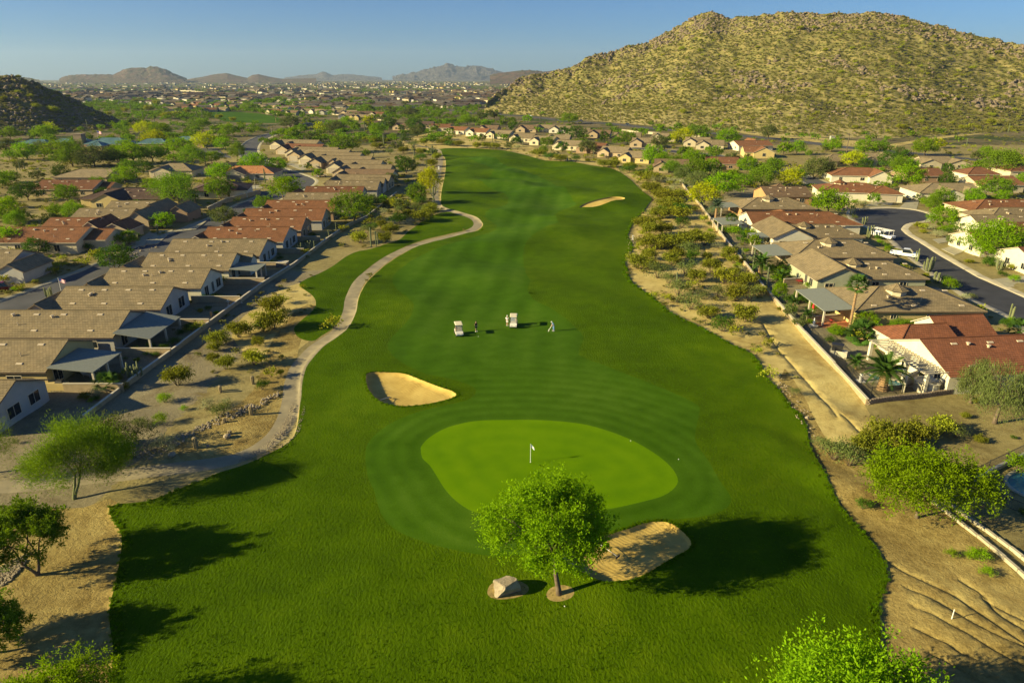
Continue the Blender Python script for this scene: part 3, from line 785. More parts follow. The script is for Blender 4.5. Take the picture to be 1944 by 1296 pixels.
def roof_block(mb, x0, x1, y0, y1, ze, zr, ends=('g', 'g'), axis='x', course=0.4, over=0.45, cap=True):
    "gable (g) or hip (h) roof over a rectangle; ridge along axis"
    def T(p): return p if axis == 'x' else (p[1], p[0], p[2])
    if axis == 'y': x0, x1, y0, y1 = y0, y1, x0, x1
    ym = (y0 + y1) / 2; half = (y1 - y0) / 2; sl = (zr - ze) / half
    Y0, Y1 = y0 - over, y1 + over; Z = ze - sl * over
    oa = over if ends[0] == 'h' else over * 0.7; ob = over if ends[1] == 'h' else over * 0.7
    X0, X1 = x0 - oa, x1 + ob
    ra = x0 + half if ends[0] == 'h' else X0; rb = x1 - half if ends[1] == 'h' else X1
    if ra > rb: ra = rb = (x0 + x1) / 2
    a, b, c, d = (X0, Y0, Z), (X1, Y0, Z), (X1, Y1, Z), (X0, Y1, Z); r0, r1 = (ra, ym, zr), (rb, ym, zr)
    slope(mb, T(a), T(b), T(r1), T(r0), course); slope(mb, T(c), T(d), T(r0), T(r1), course)
    if ends[0] == 'h': slope(mb, T(d), T(a), T(r0), T(r0), course)
    if ends[1] == 'h': slope(mb, T(b), T(c), T(r1), T(r1), course)
    # underside closing the roof, a little below
    dz = 0.14
    lo = [T((p[0], p[1], p[2] - dz)) for p in (a, b, c, d)]; lr = [T((p[0], p[1], p[2] - dz)) for p in (r0, r1)]
    mb.add(lo + lr, [(0, 1, 5, 4), (2, 3, 4, 5)] + ([(3, 0, 4)] if ends[0] == 'h' else []) + ([(1, 2, 5)] if ends[1] == 'h' else []), 1)
    # fascia edges
    tp = [T(p) for p in (a, b, c, d)]; tr = [T(p) for p in (r0, r1)]
    def band(p, q, lp, lq): mb.add([p, q, lq, lp], [(0, 1, 2, 3)], 1)
    band(tp[0], tp[1], lo[0], lo[1]); band(tp[2], tp[3], lo[2], lo[3])
    if ends[0] == 'h': band(tp[3], tp[0], lo[3], lo[0])
    else: band(tp[3], tr[0], lo[3], lr[0]); band(tr[0], tp[0], lr[0], lo[0])
    if ends[1] == 'h': band(tp[1], tp[2], lo[1], lo[2])
    else: band(tp[1], tr[1], lo[1], lr[1]); band(tr[1], tp[2], lr[1], lo[2])
    if cap:
        rad = 0.09
        def capt(p, q): mb.tube([Vector(T(p)) + Vector((0, 0, .05)), Vector(T(q)) + Vector((0, 0, .05))], [rad, rad], 5)
        if abs(ra - rb) > 0.1: capt(r0, r1)
        if ends[0] == 'h': capt(a, r0); capt(d, r0)
        if ends[1] == 'h': capt(b, r1); capt(c, r1)

def wall_block(mb, x0, x1, y0, y1, ze, zr, ends=('g', 'g'), axis='x', z0=-0.3):
    def T(p): return p if axis == 'x' else (p[1], p[0], p[2])
    if axis == 'y': x0, x1, y0, y1 = y0, y1, x0, x1
    ym = (y0 + y1) / 2; ze2 = ze - 0.17; zr2 = zr - 0.17
    P = [(x0, y0), (x1, y0), (x1, y1), (x0, y1)]
    v = [T((x, y, z0)) for x, y in P] + [T((x, y, ze2)) for x, y in P]
    f = [(0, 1, 5, 4), (2, 3, 7, 6)]
    if ends[0] == 'g': v.append(T((x0, ym, zr2))); f.append((3, 0, 4, len(v) - 1, 7))
    else: f.append((3, 0, 4, 7))
    if ends[1] == 'g': v.append(T((x1, ym, zr2))); f.append((1, 2, 6, len(v) - 1, 5))
    else: f.append((1, 2, 6, 5))
    mb.add(v, f)

_wc = {}
def window(parent, x, y, z, w, h, face, frame='trim', bars=True):
    "window on a wall: face is 'f','b','l','r' (front -y, back +y, left -x, right +x)"
    key = (round(w, 1), round(h, 1), frame, bars)
    if key not in _wc:
        a = MB(); t = 0.07
        a.box(-w / 2, w / 2, -0.06, 0.02, -h / 2, -h / 2 + t); a.box(-w / 2, w / 2, -0.06, 0.02, h / 2 - t, h / 2)
        a.box(-w / 2, -w / 2 + t, -0.06, 0.02, -h / 2 + t, h / 2 - t); a.box(w / 2 - t, w / 2, -0.06, 0.02, -h / 2 + t, h / 2 - t)
        if bars: a.box(-0.025, 0.025, -0.05, 0.02, -h / 2 + t, h / 2 - t)
        p = MB(); p.box(-w / 2 + t, w / 2 - t, -0.025, 0.015, -h / 2 + t, h / 2 - t)
        _wc[key] = (a.mesh('window', M[frame]), p.mesh('pane', M['glass']))
    fm, pm = _wc[key]
    rz = {'f': 0, 'r': math.pi / 2, 'b': math.pi, 'l': -math.pi / 2}[face]
    o = link('window', fm, parent, (x, y, z), rz); link('pane', pm, o)
    return o

_gc = {}
def garage(parent, x, y, w, face, mat='garage'):
    key = (round(w, 1), mat)
    if key not in _gc:
        a = MB()
        for i in range(4): a.box(-w / 2, w / 2, -0.05, 0.03, 0.02 + i * 0.54, 0.52 + i * 0.54)
        a.box(-w / 2 - .12, -w / 2, -0.09, 0.02, 0, 2.2); a.box(w / 2, w / 2 + .12, -0.09, 0.02, 0, 2.2); a.box(-w / 2 - .12, w / 2 + .12, -0.09, 0.02, 2.2, 2.34)
        _gc[key] = a.mesh('garage_door', M[mat])
    rz = {'f': 0, 'r': math.pi / 2, 'b': math.pi, 'l': -math.pi / 2}[face]
    return link('garage_door', _gc[key], parent, (x, y, 0), rz)

_vm = {}
def vent(parent, x, y, z, kind, tilt, rz=0):
    if not _vm:
        a = MB(); a.hexa([(-.45, -.2, 0), (.45, -.2, 0), (.45, .2, 0), (-.45, .2, 0), (-.4, -.17, .07), (.4, -.17, .07), (.4, .15, .05), (-.4, .15, .05)]); _vm['flat'] = a.mesh('roof_vent', M['vent'])
        a = MB(); a.lathe([(.17, 0), (.17, .28), (.30, .28), (.30, .36), (.02, .42)], 8); _vm['turb'] = a.mesh('roof_vent', M['vent'])
        a = MB(); a.lathe([(.06, -.2), (.06, .45), (.001, .45)], 6); _vm['pipe'] = a.mesh('vent_pipe', M['vent'])
    o = link('vent_pipe' if kind == 'pipe' else 'roof_vent', _vm[kind], parent, (x, y, z))
    o.rotation_euler = (tilt if kind == 'flat' else 0, 0, rz)
    return o

LAND = []   # landmarks for labels: (text, px, py)
HOUSES = []
def house(label, group, loc, rz, x0, x1, y0, y1, ze=2.8, zr=4.9, roof='tan', wall='cream', ends=('g', 'g'), det=2, wings=(), cupolas=(), covers=(), wins='auto', garages=(), vents=True, name='house', landmark=None, cat='house', over=0.45, seed=0):
    "loc world origin; footprint in local metres; wings: (x0,x1,y0,y1,ze,zr,ends,axis)"
    rs = random.Random(seed or int(abs(loc[0]) * 31 + loc[1] * 17))
    root = empty(name, loc, rz); tag(root, label, cat, group)
    rm = M['tile_' + roof] if ('tile_' + roof) in M else M[roof]
    course = 0.4 if det >= 2 else None
    r = MB(); w = MB()
    roof_block(r, x0, x1, y0, y1, ze, zr, ends, 'x', course, over, det >= 1); wall_block(w, x0, x1, y0, y1, ze, zr, ends)
    for (a, b, c, d, e, f, en, ax) in wings:
        roof_block(r, a, b, c, d, e, f, en, ax, course, over, det >= 1); wall_block(w, a, b, c, d, e, f, en, ax)
    fas = M['trim_dark'] if roof in ('tan', 'dark', 'tan2', 'brown') else M['trim']
    ro = r.obj('roof', [rm, fas], root)
    w.obj('wall', M['stucco_' + wall], root)
    if det >= 1:
        if wins == 'auto':
            for (f, x, y) in [('f', x0 + (x1 - x0) * t, y0) for t in ((.15, .5, .82) if x1 - x0 > 14 else (.3, .7))]:
                window(root, x, y - 0.01, 1.45, rs.choice((1.2, 1.6)), 1.2, f)
            if ends[1] == 'g':
                for t in (.3, .68): window(root, x1 + 0.01, y0 + (y1 - y0) * t, 1.35, 1.8, 1.7, 'r')
            if ends[0] == 'g' and not garages:
                for t in (.3, .68): window(root, x0 - 0.01, y0 + (y1 - y0) * t, 1.4, 1.4, 1.3, 'l')
        elif wins:
            for (f, x, y, z, ww, hh) in wins: window(root, x, y, z, ww, hh, f)
        for g in garages: garage(root, *g)
    if vents and det >= 1:
        half = (y1 - y0) / 2; sl = (zr - ze) / half; ti = math.atan(sl)
        def zf(y): return zr - sl * abs(y - (y0 + y1) / 2) + 0.06
        if det >= 2:
            for rowf, nrow in ((0.82, 4), (0.18, 3)):
                for i in range(nrow):
                    x = x0 + (x1 - x0) * (0.16 + 0.68 * (i + rs.uniform(-.15, .15)) / max(1, nrow - 1)); y = y0 + half * rowf
                    vent(root, x, y, zf(y), 'flat', ti)
            for i in range(2):
                x = x0 + (x1 - x0) * rs.uniform(.25, .55); y = y0 + half * rs.uniform(.45, .8); vent(root, x, y, zf(y) - .05, 'turb', 0)
        x = x0 + (x1 - x0) * rs.uniform(.2, .8); y = y0 + half * rs.uniform(.3, .7); vent(root, x, y, zf(y), 'pipe', 0)
    for (cx, cy, cz, cr) in cupolas:
        a = MB(); a.lathe([(cr, cz - 1.0), (cr, cz), (cr - .05, cz)], 8, cx=cx, cy=cy); cu = a.obj('cupola', M['stucco_cream'], root)
        a = MB()
        for k in range(8):
            t0, t1 = 2 * math.pi * k / 8, 2 * math.pi * (k + 1) / 8; rr = cr + .35
            p0 = (cx + rr * math.cos(t0), cy + rr * math.sin(t0), cz - .05); p1 = (cx + rr * math.cos(t1), cy + rr * math.sin(t1), cz - .05); ap = (cx, cy, cz + cr * 0.55)
            slope(a, p0, p1, ap, ap, course)
            a.tube([p0, ap], [.06, .06], 4)
        a.obj('cupola_roof', [rm], cu)
    for cv in covers:
        (cx0, cx1, cy0, cy1, z0_, z1_, dirn) = cv[:7]
        # slab falling from z0_ (house side) to z1_ (outer side)
        a = MB(); t = 0.12
        if dirn == 'r': zz = [z0_, z1_, z1_, z0_]
        elif dirn == 'l': zz = [z1_, z0_, z0_, z1_]
        else: zz = [z1_, z1_, z0_, z0_]
        P = [(cx0, cy0), (cx1, cy0), (cx1, cy1), (cx0, cy1)]
        a.hexa([(p[0], p[1], z - t) for p, z in zip(P, zz)] + [(p[0], p[1], z) for p, z in zip(P, zz)])
        nr = int((cy1 - cy0) / 0.5)
        if dirn in 'rl' and det >= 2:
            for i in range(nr):
                yy = cy0 + (i + .5) * (cy1 - cy0) / nr
                za, zb = zz[0], zz[1]
                a.hexa([(cx0, yy - .03, za), (cx1, yy - .03, zb), (cx1, yy + .03, zb), (cx0, yy + .03, za), (cx0, yy - .03, za + .03), (cx1, yy - .03, zb + .03), (cx1, yy + .03, zb + .03), (cx0, yy + .03, za + .03)])
        pc = a.obj('patio_cover', M[cv[7] if len(cv) > 7 else 'metal_cover'], root)
        ex = cx1 - .25 if dirn == 'r' else cx0 + .25
        zp = min(zz) - t
        k = 3
        for i in range(k):
            yy = cy0 + .25 + (cy1 - cy0 - .5) * i / (k - 1); a = MB()
            if dirn == 'f': xx = cx0 + .25 + (cx1 - cx0 - .5) * i / (k - 1); a.box(xx - .13, xx + .13, cy0 + .1, cy0 + .36, -.2, zp)
            else: a.box(ex - .13, ex + .13, yy - .13, yy + .13, -.2, zp)
            a.obj('post', M['trim'], pc)
    mz = to_px(loc[0], loc[1], loc[2] + 3)
    HOUSES.append((root, loc, (x0, x1, y0, y1), rz))
    if landmark: LAND.append((landmark, *mz))
    return root

LG = 'houses in the left row backing onto the golf course'
def left_house(label, lm, rr, er, xl_px, roof, wall, vy=6.3, **kw):
    "rr ridge right end px, er front eave right px, xl_px left end of ridge px"
    Rx, Ry = G0(*rr, 4.9); Ex, Ey = G0(*er, 2.65); Lx, Ly = G0(xl_px, rr[1], 4.9)
    half = min(max(Ry - Ey, 5.2), 6.0)
    xr = (Rx + Ex) / 2 - .2; w = xr - Lx
    return house(label, LG, (xr, Ry, Hs(xr, Ry)), 0, -w, 0, -half + .35, half - .35, roof=roof, wall=wall, landmark=lm, **kw)

def gw(x0, x1, y0, y1, ze=2.8, zr=4.4, e=('g', 'g'), ax='y'): return (x0, x1, y0, y1, ze, zr, e, ax)
GWIN = [('r', .01, -2.6, 1.3, 1.6, 1.9), ('r', .01, .2, 1.3, 1.0, 2.0), ('r', .01, 2.8, 1.4, 2.0, 1.7)]
FW = lambda w: [('f', -w * .2, -5.66, 1.5, 1.4, 1.1), ('f', -w * .45, -5.66, 1.5, 1.2, 1.1), ('f', -w * .7, -5.66, 1.5, 1.4, 1.1)]
# left row, near to far
left_house('grey-walled house cut by the left frame edge, nearest in the left row', 'the nearest left-row house', (36, 722), (28, 757), -420, 'tan2', 'grey', covers=(), wins=[('r', .01, -1.2, 1.5, 2.2, 1.5), ('r', .01, 2.4, 1.5, 2.0, 1.5)])
left_house('tan tile roof house with sloping grey patio cover, second from camera in the left row', 'the second left-row house', (126, 645), (88, 706), -150, 'tan', 'yellow', covers=[(0.3, 6.2, -5.4, 1.6, 3.1, 2.5, 'r')], wins=[('r', .01, -3.2, 1.3, 1.8, 1.9), ('f', -4, -5.66, 1.5, 2.0, 1.2)])
left_house('tan tile roof house with long grey metal patio cover on white posts, left row', 'the long-patio-cover house', (249, 588), (210, 639), -40, 'tan', 'grey', covers=[(0.3, 5.6, -5.6, 4.4, 3.3, 2.4, 'r')], wins=[('r', .01, -2.6, 1.3, 1.6, 1.9), ('f', -3, -5.66, 1.5, 1.6, 1.1), ('f', -9, -5.66, 1.5, 2.2, 1.1)], wings=[gw(-24.5, -19.5, -6.8, 0, 2.6, 3.9)])
left_house('tan tile roof house with two dark square windows in its grey gable end', 'the two-dark-window gable house', (332, 544), (301, 587), 128, 'tan', 'grey', wins=[('r', .01, -2.4, 1.4, 2.0, 1.9), ('r', .01, 2.2, 1.5, 2.2, 1.9)] + FW(19)[:2], wings=[gw(-21.5, -17.2, -6.4, 1, 2.6, 3.9)])
left_house('tan tile roof house with white gable end and tall dark windows, left row', 'the white-gable left-row house', (402, 509), (378, 546), 212, 'tan', 'white', wins=GWIN + FW(19)[:1], wings=[gw(-21.5, -17.0, -6.4, 1, 2.6, 3.9)])
left_house('tan tile roof house with flat silver patio cover at its right end', 'the silver-patio-cover house', (451, 480), (432, 513), 286, 'tan', 'white', covers=[(0.3, 5.8, -5.2, 0.4, 2.9, 2.55, 'r')], wins=GWIN, wings=[gw(-22, -17.2, -6.2, 1, 2.6, 3.9), gw(-2.6, 2.2, 0.6, 5.0, 2.7, 4.0, ('g', 'g'), 'x')])
left_house('tan tile roof house just before the first red roof, left row', 'the tan house before the red roofs', (510, 454), (489, 486), 331, 'tan', 'grey', wins=GWIN)
left_house('red tile roof house, nearest of the red roofs in the left row', 'the nearest red left-row house', (552, 431), (533, 460), 397, 'red', 'grey', wins=GWIN, wings=[gw(-22.5, -17, -5.8, 1.5, 2.6, 4.0)])
left_house('red tile roof house, second of the red roofs in the left row', 'the second red left-row house', (579, 412), (573, 436), 444, 'red', 'brown', wings=[gw(-22, -16, -5.8, 1.5, 2.6, 4.0)])
left_house('red tile roof house behind the big dark yard tree, left row', 'the third red left-row house', (622, 396), (607, 419), 469, 'red', 'grey', wins=GWIN, wings=[gw(-24.5, -19, -5.8, 1.5, 2.6, 4.0)])
left_house('red tile roof house with short front wing, fourth of the left row red roofs', 'the fourth red left-row house', (642, 380), (631, 400), 509, 'red', 'brown', wings=[gw(-22, -17, -5.8, 1.5, 2.6, 4.0)])
left_house('tan tile roof house standing between two red roofs in the left row', 'the tan house between red roofs', (677, 366), (669, 387), 546, 'tan', 'grey', wins=GWIN)
left_house('narrow red tile roof house, farthest red roof in the left row', 'the farthest red left-row house', (691, 354), (686, 372), 583, 'red2', 'grey', wings=[gw(-24, -19, -5.8, 1.5, 2.6, 4.0)], wins=GWIN)
left_house('broad tan tile roof house beyond the last red roof, left row', 'the broad tan left-row house', (721, 343), (715, 361), 622, 'tan', 'grey', wins=GWIN, wings=[gw(-5, 0.6, 2.5, 12, 2.8, 4.9, ('g', 'g'), 'x')])
for i, (lab, rr, xl, roof) in enumerate([
        ('dull tan roof house just beyond the broad one, upper left row', (741, 332), 640, 'tan2'), ('wide brown tile roof house on the bend, upper left row', (748, 322), 655, 'brown'),
        ('brown roof house with small white front gable, upper left row', (744, 313), 650, 'tan2'), ('tan roof house with white front gable beside the street bend', (726, 304), 637, 'tan2'),
        ('tan roof house with two pale front gables, sixth from the far end', (706, 297), 600, 'tan2'), ('tan roof house with cream garage gable, fifth from the far end', (686, 290), 582, 'tan2'),
        ('tan roof house with pointed cream gable, fourth from the far end', (664, 284.5), 560, 'tan'), ('tan roof house with narrow cream gable, third from the far end', (642, 280), 556, 'tan2'),
        ('dark red tile roof house, second from the far end of left row', (614, 274), 538, 'red2'), ('tan roof house ending the left row at the street curve', (606, 266), 524, 'tan2')]):
    Rx, Ry = G0(*rr, 4.9); Lx, _ = G0(xl, rr[1], 4.9); w = Rx - Lx
    hw = 5.2
    house(lab, LG, (Rx, Ry, 0), R(-4 - i), -w, 0, -hw, hw, roof=roof, wall='cream' if i % 2 else 'tan', det=1,
          wings=[gw(-w - 2.0, -w + 4.5, -hw - 3.5, 0, 2.8, 4.6), gw(-w + 6.5, -w + 11, -hw - 1.5, 0, 2.7, 4.1)] if i > 1 else [gw(-w - 3, -w + 2, -hw - 2.5, 0, 2.8, 4.4)],
          wins=[('f', -w + 9, -hw - 1.51, 1.4, 1.3, 1.2)] if i > 1 else 'auto', garages=[(-w + 1.2, -hw - 3.51, 4.2, 'f')] if i > 1 else (), landmark=lab.split(',')[0][:0] or None)

# left houses across the street
LB = 'houses across the street on the left'
def px_house(label, rl, rr, half, roof, wall, rz=0, grp=LB, lm=None, zr=4.9, **kw):
    "gable/hip block from its ridge: left and right ridge pixels"
    Lx, Ly = G0(*rl, zr); Rx, Ry = G0(*rr, zr)
    mx, my = (Lx + Rx) / 2, (Ly + Ry) / 2; w = math.hypot(Rx - Lx, (Ry - Ly) if rz is None else 0)
    if rz is None: rz = math.atan2(Ry - Ly, Rx - Lx)
    en = kw.get('ends', ('g', 'g'))
    xa = -w / 2 - (half if en[0] == 'h' else 0); xb = w / 2 + (half if en[1] == 'h' else 0)
    return house(label, grp, (mx, my, Hs(mx, my)), rz, xa, xb, -half, half, zr=zr, roof=roof, wall=wall, landmark=lm, **kw)
px_house('small tan tile roof house at the left frame edge across the street', (-110, 474), (42, 474), 6, 'tan', 'grey', lm='the small tan edge house', wings=[gw(8, 13, -8, 1, 2.6, 3.9)])
px_house('red tile roof house with cream pillars across the street', (18, 431), (168, 432), 6.3, 'red', 'cream', lm='the red pillared house', wings=[gw(8.5, 14.5, -3.0, 6, 2.7, 4.2, ('g', 'g'), 'x')], wins=[('f', 2, -6.31, 1.3, 1.4, 1.6), ('f', 5, -6.31, 1.3, 1.4, 1.6), ('f', -4, -6.31, 1.3, 1.4, 1.6)])
px_house('red tile roof house with zigzag of two gables toward the street', (99, 413), (190, 414), 6.3, 'red', 'tan', lm='the zigzag red house', wings=[gw(3, 9, -5, 5, 2.8, 4.9), gw(8, 14.5, -4, 3.5, 2.7, 4.3)])
px_house('tan tile roof house with broken eave line across the street', (154, 395), (255, 396), 6.3, 'tan', 'tan', lm='the broken-eave tan house', wings=[gw(7, 13, -5, 5, 2.8, 4.9)])
px_house('tan tile roof house with double front gable beside the street', (215, 381), (294, 382), 6.3, 'tan', 'brown', lm='the double-gable tan house', wings=[gw(4, 10.5, -6, 5, 2.8, 4.9), gw(12, 17.5, -6, 3, 2.8, 4.5)])
px_house('dark brown roofed house with yellow front gable and green window', (212, 357), (312, 358), 6.5, 'dark', 'yellow', ends=('h', 'h'), lm='the yellow-gabled dark house', wings=[gw(-9.5, 0, -11, 0, 2.8, 4.9)], wins=[('f', -7, -11.02, 1.4, 1.8, 1.3)])
px_house('long brick-red roofed house with shaded porch', (77, 343), (196, 341), 6.3, 'red2', 'tan', lm='the long brick-red house', wings=[gw(6, 14, -3, 5, 2.6, 4.0, ('g', 'g'), 'x')])
px_house('plain tan roofed house in front of the clubhouse gravel', (152, 321), (218, 321), 7, 'tan', 'tan', lm='the plain tan-roofed house', det=1, ends=('h', 'g'))
px_house('tan hip roofed house with closed cream garage door', (322, 310), (345, 311), 5.8, 'tan', 'cream', ends=('h', 'h'), lm='the tan garage house', det=1, wings=[gw(-6.5, 1.5, -9, 0, 2.8, 4.4)], garages=[(-2.5, -9.02, 5, 'f', 'garage')], wins=[('f', 5, -5.81, 1.4, 1.4, 1.3)])
px_house('orange tile roofed house with dark blue garage door', (455, 312), (490, 318), 5.8, 'orange', 'cream', ends=('h', 'h'), lm='the orange-roofed house', det=1, wings=[gw(-7.5, 1.0, -9, 0, 2.8, 4.6)], garages=[(-3.2, -9.02, 5.2, 'f', 'garage_dark')], wins=[('f', 5, -5.81, 1.4, 1.4, 1.3)])
px_house('white walled house under a very dark hip roof', (410, 343), (430, 344), 6.8, 'dark', 'white', ends=('h', 'h'), rz=R(12), lm='the very dark hip roof', wins=[('f', -4, -6.81, 1.4, 1.4, 1.5), ('f', 3, -6.81, 1.4, .9, 1.9)], vents=False)

# clubhouse under green metal roofs
CG = 'clubhouse wings under blue-green metal roofs'
cx_, cy_ = G0(205, 272, 3)
club = house('clubhouse with blue-green metal hip roofs and square stone tower', CG, (cx_, cy_, 0), 0, -10, 14, -7, 7, ze=3.2, zr=6.0, roof='green_metal', wall='brown', ends=('h', 'h'), det=1, vents=False, landmark='the clubhouse', cat='clubhouse', name='clubhouse',
             wings=[(-50, -32, -4, 6, 3, 5.0, ('h', 'h'), 'x'), (-33, -8, -3, 7, 3, 5.4, ('h', 'h'), 'x'), (-80, -48, 0, 7, 2.8, 3.6, ('h', 'h'), 'x'), (16, 34, -1, 9, 3, 5.2, ('h', 'h'), 'x'), (-4, 4, -14, -5, 2.9, 4.8, ('h', 'h'), 'y')])
a = MB(); a.box(-16.5, -12, -4.5, 0, -.3, 8.0); a.box(-16.8, -11.7, -4.8, .3, 8.0, 8.4); a.obj('tower', M['stone'], club)
cx_, cy_ = G0(362, 268, 3)
house('separate golf shop under a blue-green metal hip roof right of clubhouse', CG, (cx_, cy_, 0), R(-6), -11, 11, -6, 6, ze=3.2, zr=5.6, roof='green_metal', wall='brown', ends=('h', 'h'), det=1, vents=False, landmark='the golf shop', cat='clubhouse', name='golf_shop', wings=[(-3, 9, -2, 12, 3.2, 5.2, ('h', 'h'), 'y')])
cx_, cy_ = G0(585, 238, 2)
house('small square tan restroom block beside the far street', None, (cx_, cy_, 0), 0, -4, 4, -3.5, 3.5, ze=3.2, zr=4.2, roof='grey', wall='tan', ends=('h', 'h'), det=0, landmark='the restroom block', cat='restroom', name='restroom_building')

# right row backing onto the boundary wall
RG = 'houses in the right row behind the boundary wall'
def right_house(label, lm, apex, corner, xr_px, roof, wall, kind, **kw):
    "kind hip: pyramid hip at the left; kind wing: cross wing whose gable faces the camera"
    Ax, Ay = G0(*apex, 4.9); Ex, Ey = G0(*corner, 2.6); Xr, _ = G0(xr_px, corner[1], 2.6)
    half = 6.3; my = Ey + half + .35; w = Xr - Ex - .9
    loc = (Ex + .45, my, Hs(Ex, my))
    if kind == 'hip':
        return house(label, RG, loc, 0, 0, w, -half, half, roof=roof, wall=wall, ends=('h', 'h'), landmark=lm, cupolas=[(w * .42, -1.2, 4.9, 1.7)], wins=[('f', w * .62, -half - .01, 1.4, 2.4, 1.4), ('f', w * .3, -half - .01, 1.7, 1.0, .8), ('l', -.01, 0, 1.5, 2.4, 1.8)], **kw)
    return house(label, RG, loc, 0, 6, w, -half + 1.2, half - 1, ze=2.7, zr=4.6, roof=roof, wall=wall, ends=('g', 'h'), landmark=lm, cupolas=[(w * .42, -.5, 4.5, 1.6)], wings=[(0, 9.4, -half, half + 2.5, 2.8, 5.0, ('g', 'g'), 'y')],
                 wins=[('l', -.01, -3.5, 1.4, 1.6, 1.6), ('l', -.01, -1.2, 1.4, 1.2, 1.8), ('f', w * .55, -half + 1.19, 1.4, 1.4, 1.1), ('f', w * .8, -half + 1.19, 1.4, 1.4, 1.1), ('f', 2.2, -half - .01, 1.0, 1.6, 2.0)], **kw)
right_house('tan tile roof house with octagonal cupola and wide sage patio cover', 'the wide-patio-cover house', (1650, 543), (1623, 592), 1874, 'tan', 'yellow', 'hip', covers=[(-5.2, -.1, -6.0, 6.0, 2.95, 2.6, 'l', 'metal_cover')])
right_house('tan tile roof house with sage green gable facing camera, beside red chairs', 'the sage-gabled house', (1565, 484), (1550, 533), 1772, 'tan', 'green', 'wing')
right_house('tan hip roof house with small patio cover and octagonal cupola, middle of the right row', 'the small-patio-cover hip house', (1538, 454), (1507, 489), 1703, 'tan', 'tan', 'hip', covers=[(-5.5, -.1, -5, 5, 2.9, 2.6, 'l')])
right_house('tan tile roof house with pale green-white gable facing camera', 'the pale-gabled tan house', (1489, 415), (1466, 453), 1648, 'tan2', 'white', 'wing', covers=[(-4, -.1, -4.8, .5, 2.6, 2.45, 'l')])
px_house('long red tile roof house with white left gable, right row', (1416, 401), (1575, 404), 6.2, 'red', 'white', grp=RG, lm='the long red right-row house', ends=('g', 'h'), covers=[(-18.5, -12.8, -5, 4, 2.8, 2.5, 'l')], wings=[(-4, 4, -1, 9, 2.8, 4.6, ('h', 'h'), 'y')])
right_house('tan hip roof house with octagonal cupola beside the tall date palm', 'the tan house by the date palm', (1427, 373), (1407, 397), 1552, 'tan', 'orange', 'hip', covers=[(-5.5, -.1, -4, 4, 2.9, 2.6, 'l')])
px_house('brown tile roof house with ochre gable wall, farthest in the right row', (1440, 352), (1535, 357), 6.5, 'brown', 'orange', grp=RG, lm='the ochre-gabled house', wings=[(-3, 5, 2, 10, 2.8, 5.0, ('h', 'h'), 'y')], wins=[('f', 4, -6.51, 1.4, 1.6, 1.2)])
# nearest right house: red barrel tile, white gable, pergola
Ax, Ay = G0(1752, 643, 5.2); Ex, Ey = G0(1797, 694, 2.6)
near_r = house('white stucco house with red barrel tile roofs beside the swimming pool', RG, (Ax - .2, Ay, 0), R(6), 0, 22, -6.4, 6.2, ze=2.75, zr=5.2, roof='barrel', wall='white', ends=('g', 'g'), landmark='the white pool house', over=.5,
               wings=[(1.0, 9.5, 5.0, 11.0, 2.9, 4.2, ('h', 'g'), 'x'), (9, 17, 7, 13.5, 2.8, 4.6, ('g', 'g'), 'x')], wins=[('l', -.01, -4.4, 1.5, 1.2, 1.8), ('l', -.01, -1.4, 1.35, 1.6, 2.2), ('l', -.01, 1.8, 1.35, 1.6, 2.2), ('l', -.01, 4.6, 1.5, 1.0, 1.6), ('f', 6, -6.41, 1.5, 1.8, 1.2), ('f', 12, -6.41, 1.5, 1.8, 1.2)])
# pergola along the gable: part of the house
pg = MB(); pg.box(-3.0, -2.8, -6.3, 6, 2.62, 2.82); pg.box(-0.25, -.05, -6.3, 6, 2.62, 2.82)
for i in range(20): y = -6.1 + i * .63; pg.box(-3.4, -.02, y - .05, y + .05, 2.84, 2.98)
po = pg.obj('pergola', M['trim'], near_r)
for y in (-6.1, -2.0, 2.0, 5.8):
    a = MB(); a.box(-3.1, -2.7, y - .22, y + .22, -.2, 2.6); a.obj('pillar', M['stucco_white'], po)

# houses around and beyond the cul-de-sac
SG = 'houses around and beyond the cul-de-sac'
px_house('red hip roof house with white walls and octagonal cupola facing the cul-de-sac', (1587, 344), (1650, 350), 7, 'red', 'white', rz=R(-12), grp=SG, ends=('h', 'h'), lm='the red cul-de-sac house', cupolas=[(-4, 0, 4.9, 1.8)], wings=[(4, 14, -8, 2, 2.8, 4.6, ('h', 'h'), 'x')], garages=[(9.5, -8.02, 5, 'f', 'garage')], wins=[('l', -14.1, 1, 1.5, 1.6, 1.6), ('f', -7, -7.01, 1.5, 1.2, 1.4)])
px_house('red hip roof house with white walls behind the round clipped bushes', (1600, 315), (1660, 321), 7.5, 'red', 'white', rz=R(-10), grp=SG, ends=('h', 'h'), lm='the upper red hip house', det=1, wings=[(2, 10, -10, 0, 2.8, 4.8, ('g', 'g'), 'y')])
px_house('long low red roof house with dark porch in front of tan twin gables', (1705, 318), (1785, 320), 6.5, 'red2', 'brown', grp=SG, lm='the long low red house', det=1)
px_house('tan roof house with white gables and arched attic window', (1738, 295), (1808, 298), 6.5, 'tan', 'cream', rz=R(-3), grp=SG, lm='the white twin-gable house', det=1, wings=[(-10, -1, -10, 0, 2.8, 4.6, ('g', 'g'), 'y'), (3, 11.5, -9, 0, 2.8, 4.3, ('g', 'g'), 'y')], wins=[('f', -5.5, -10.02, 1.4, 1.6, 1.4), ('f', 7, -9.02, 1.4, 1.4, 1.2)])
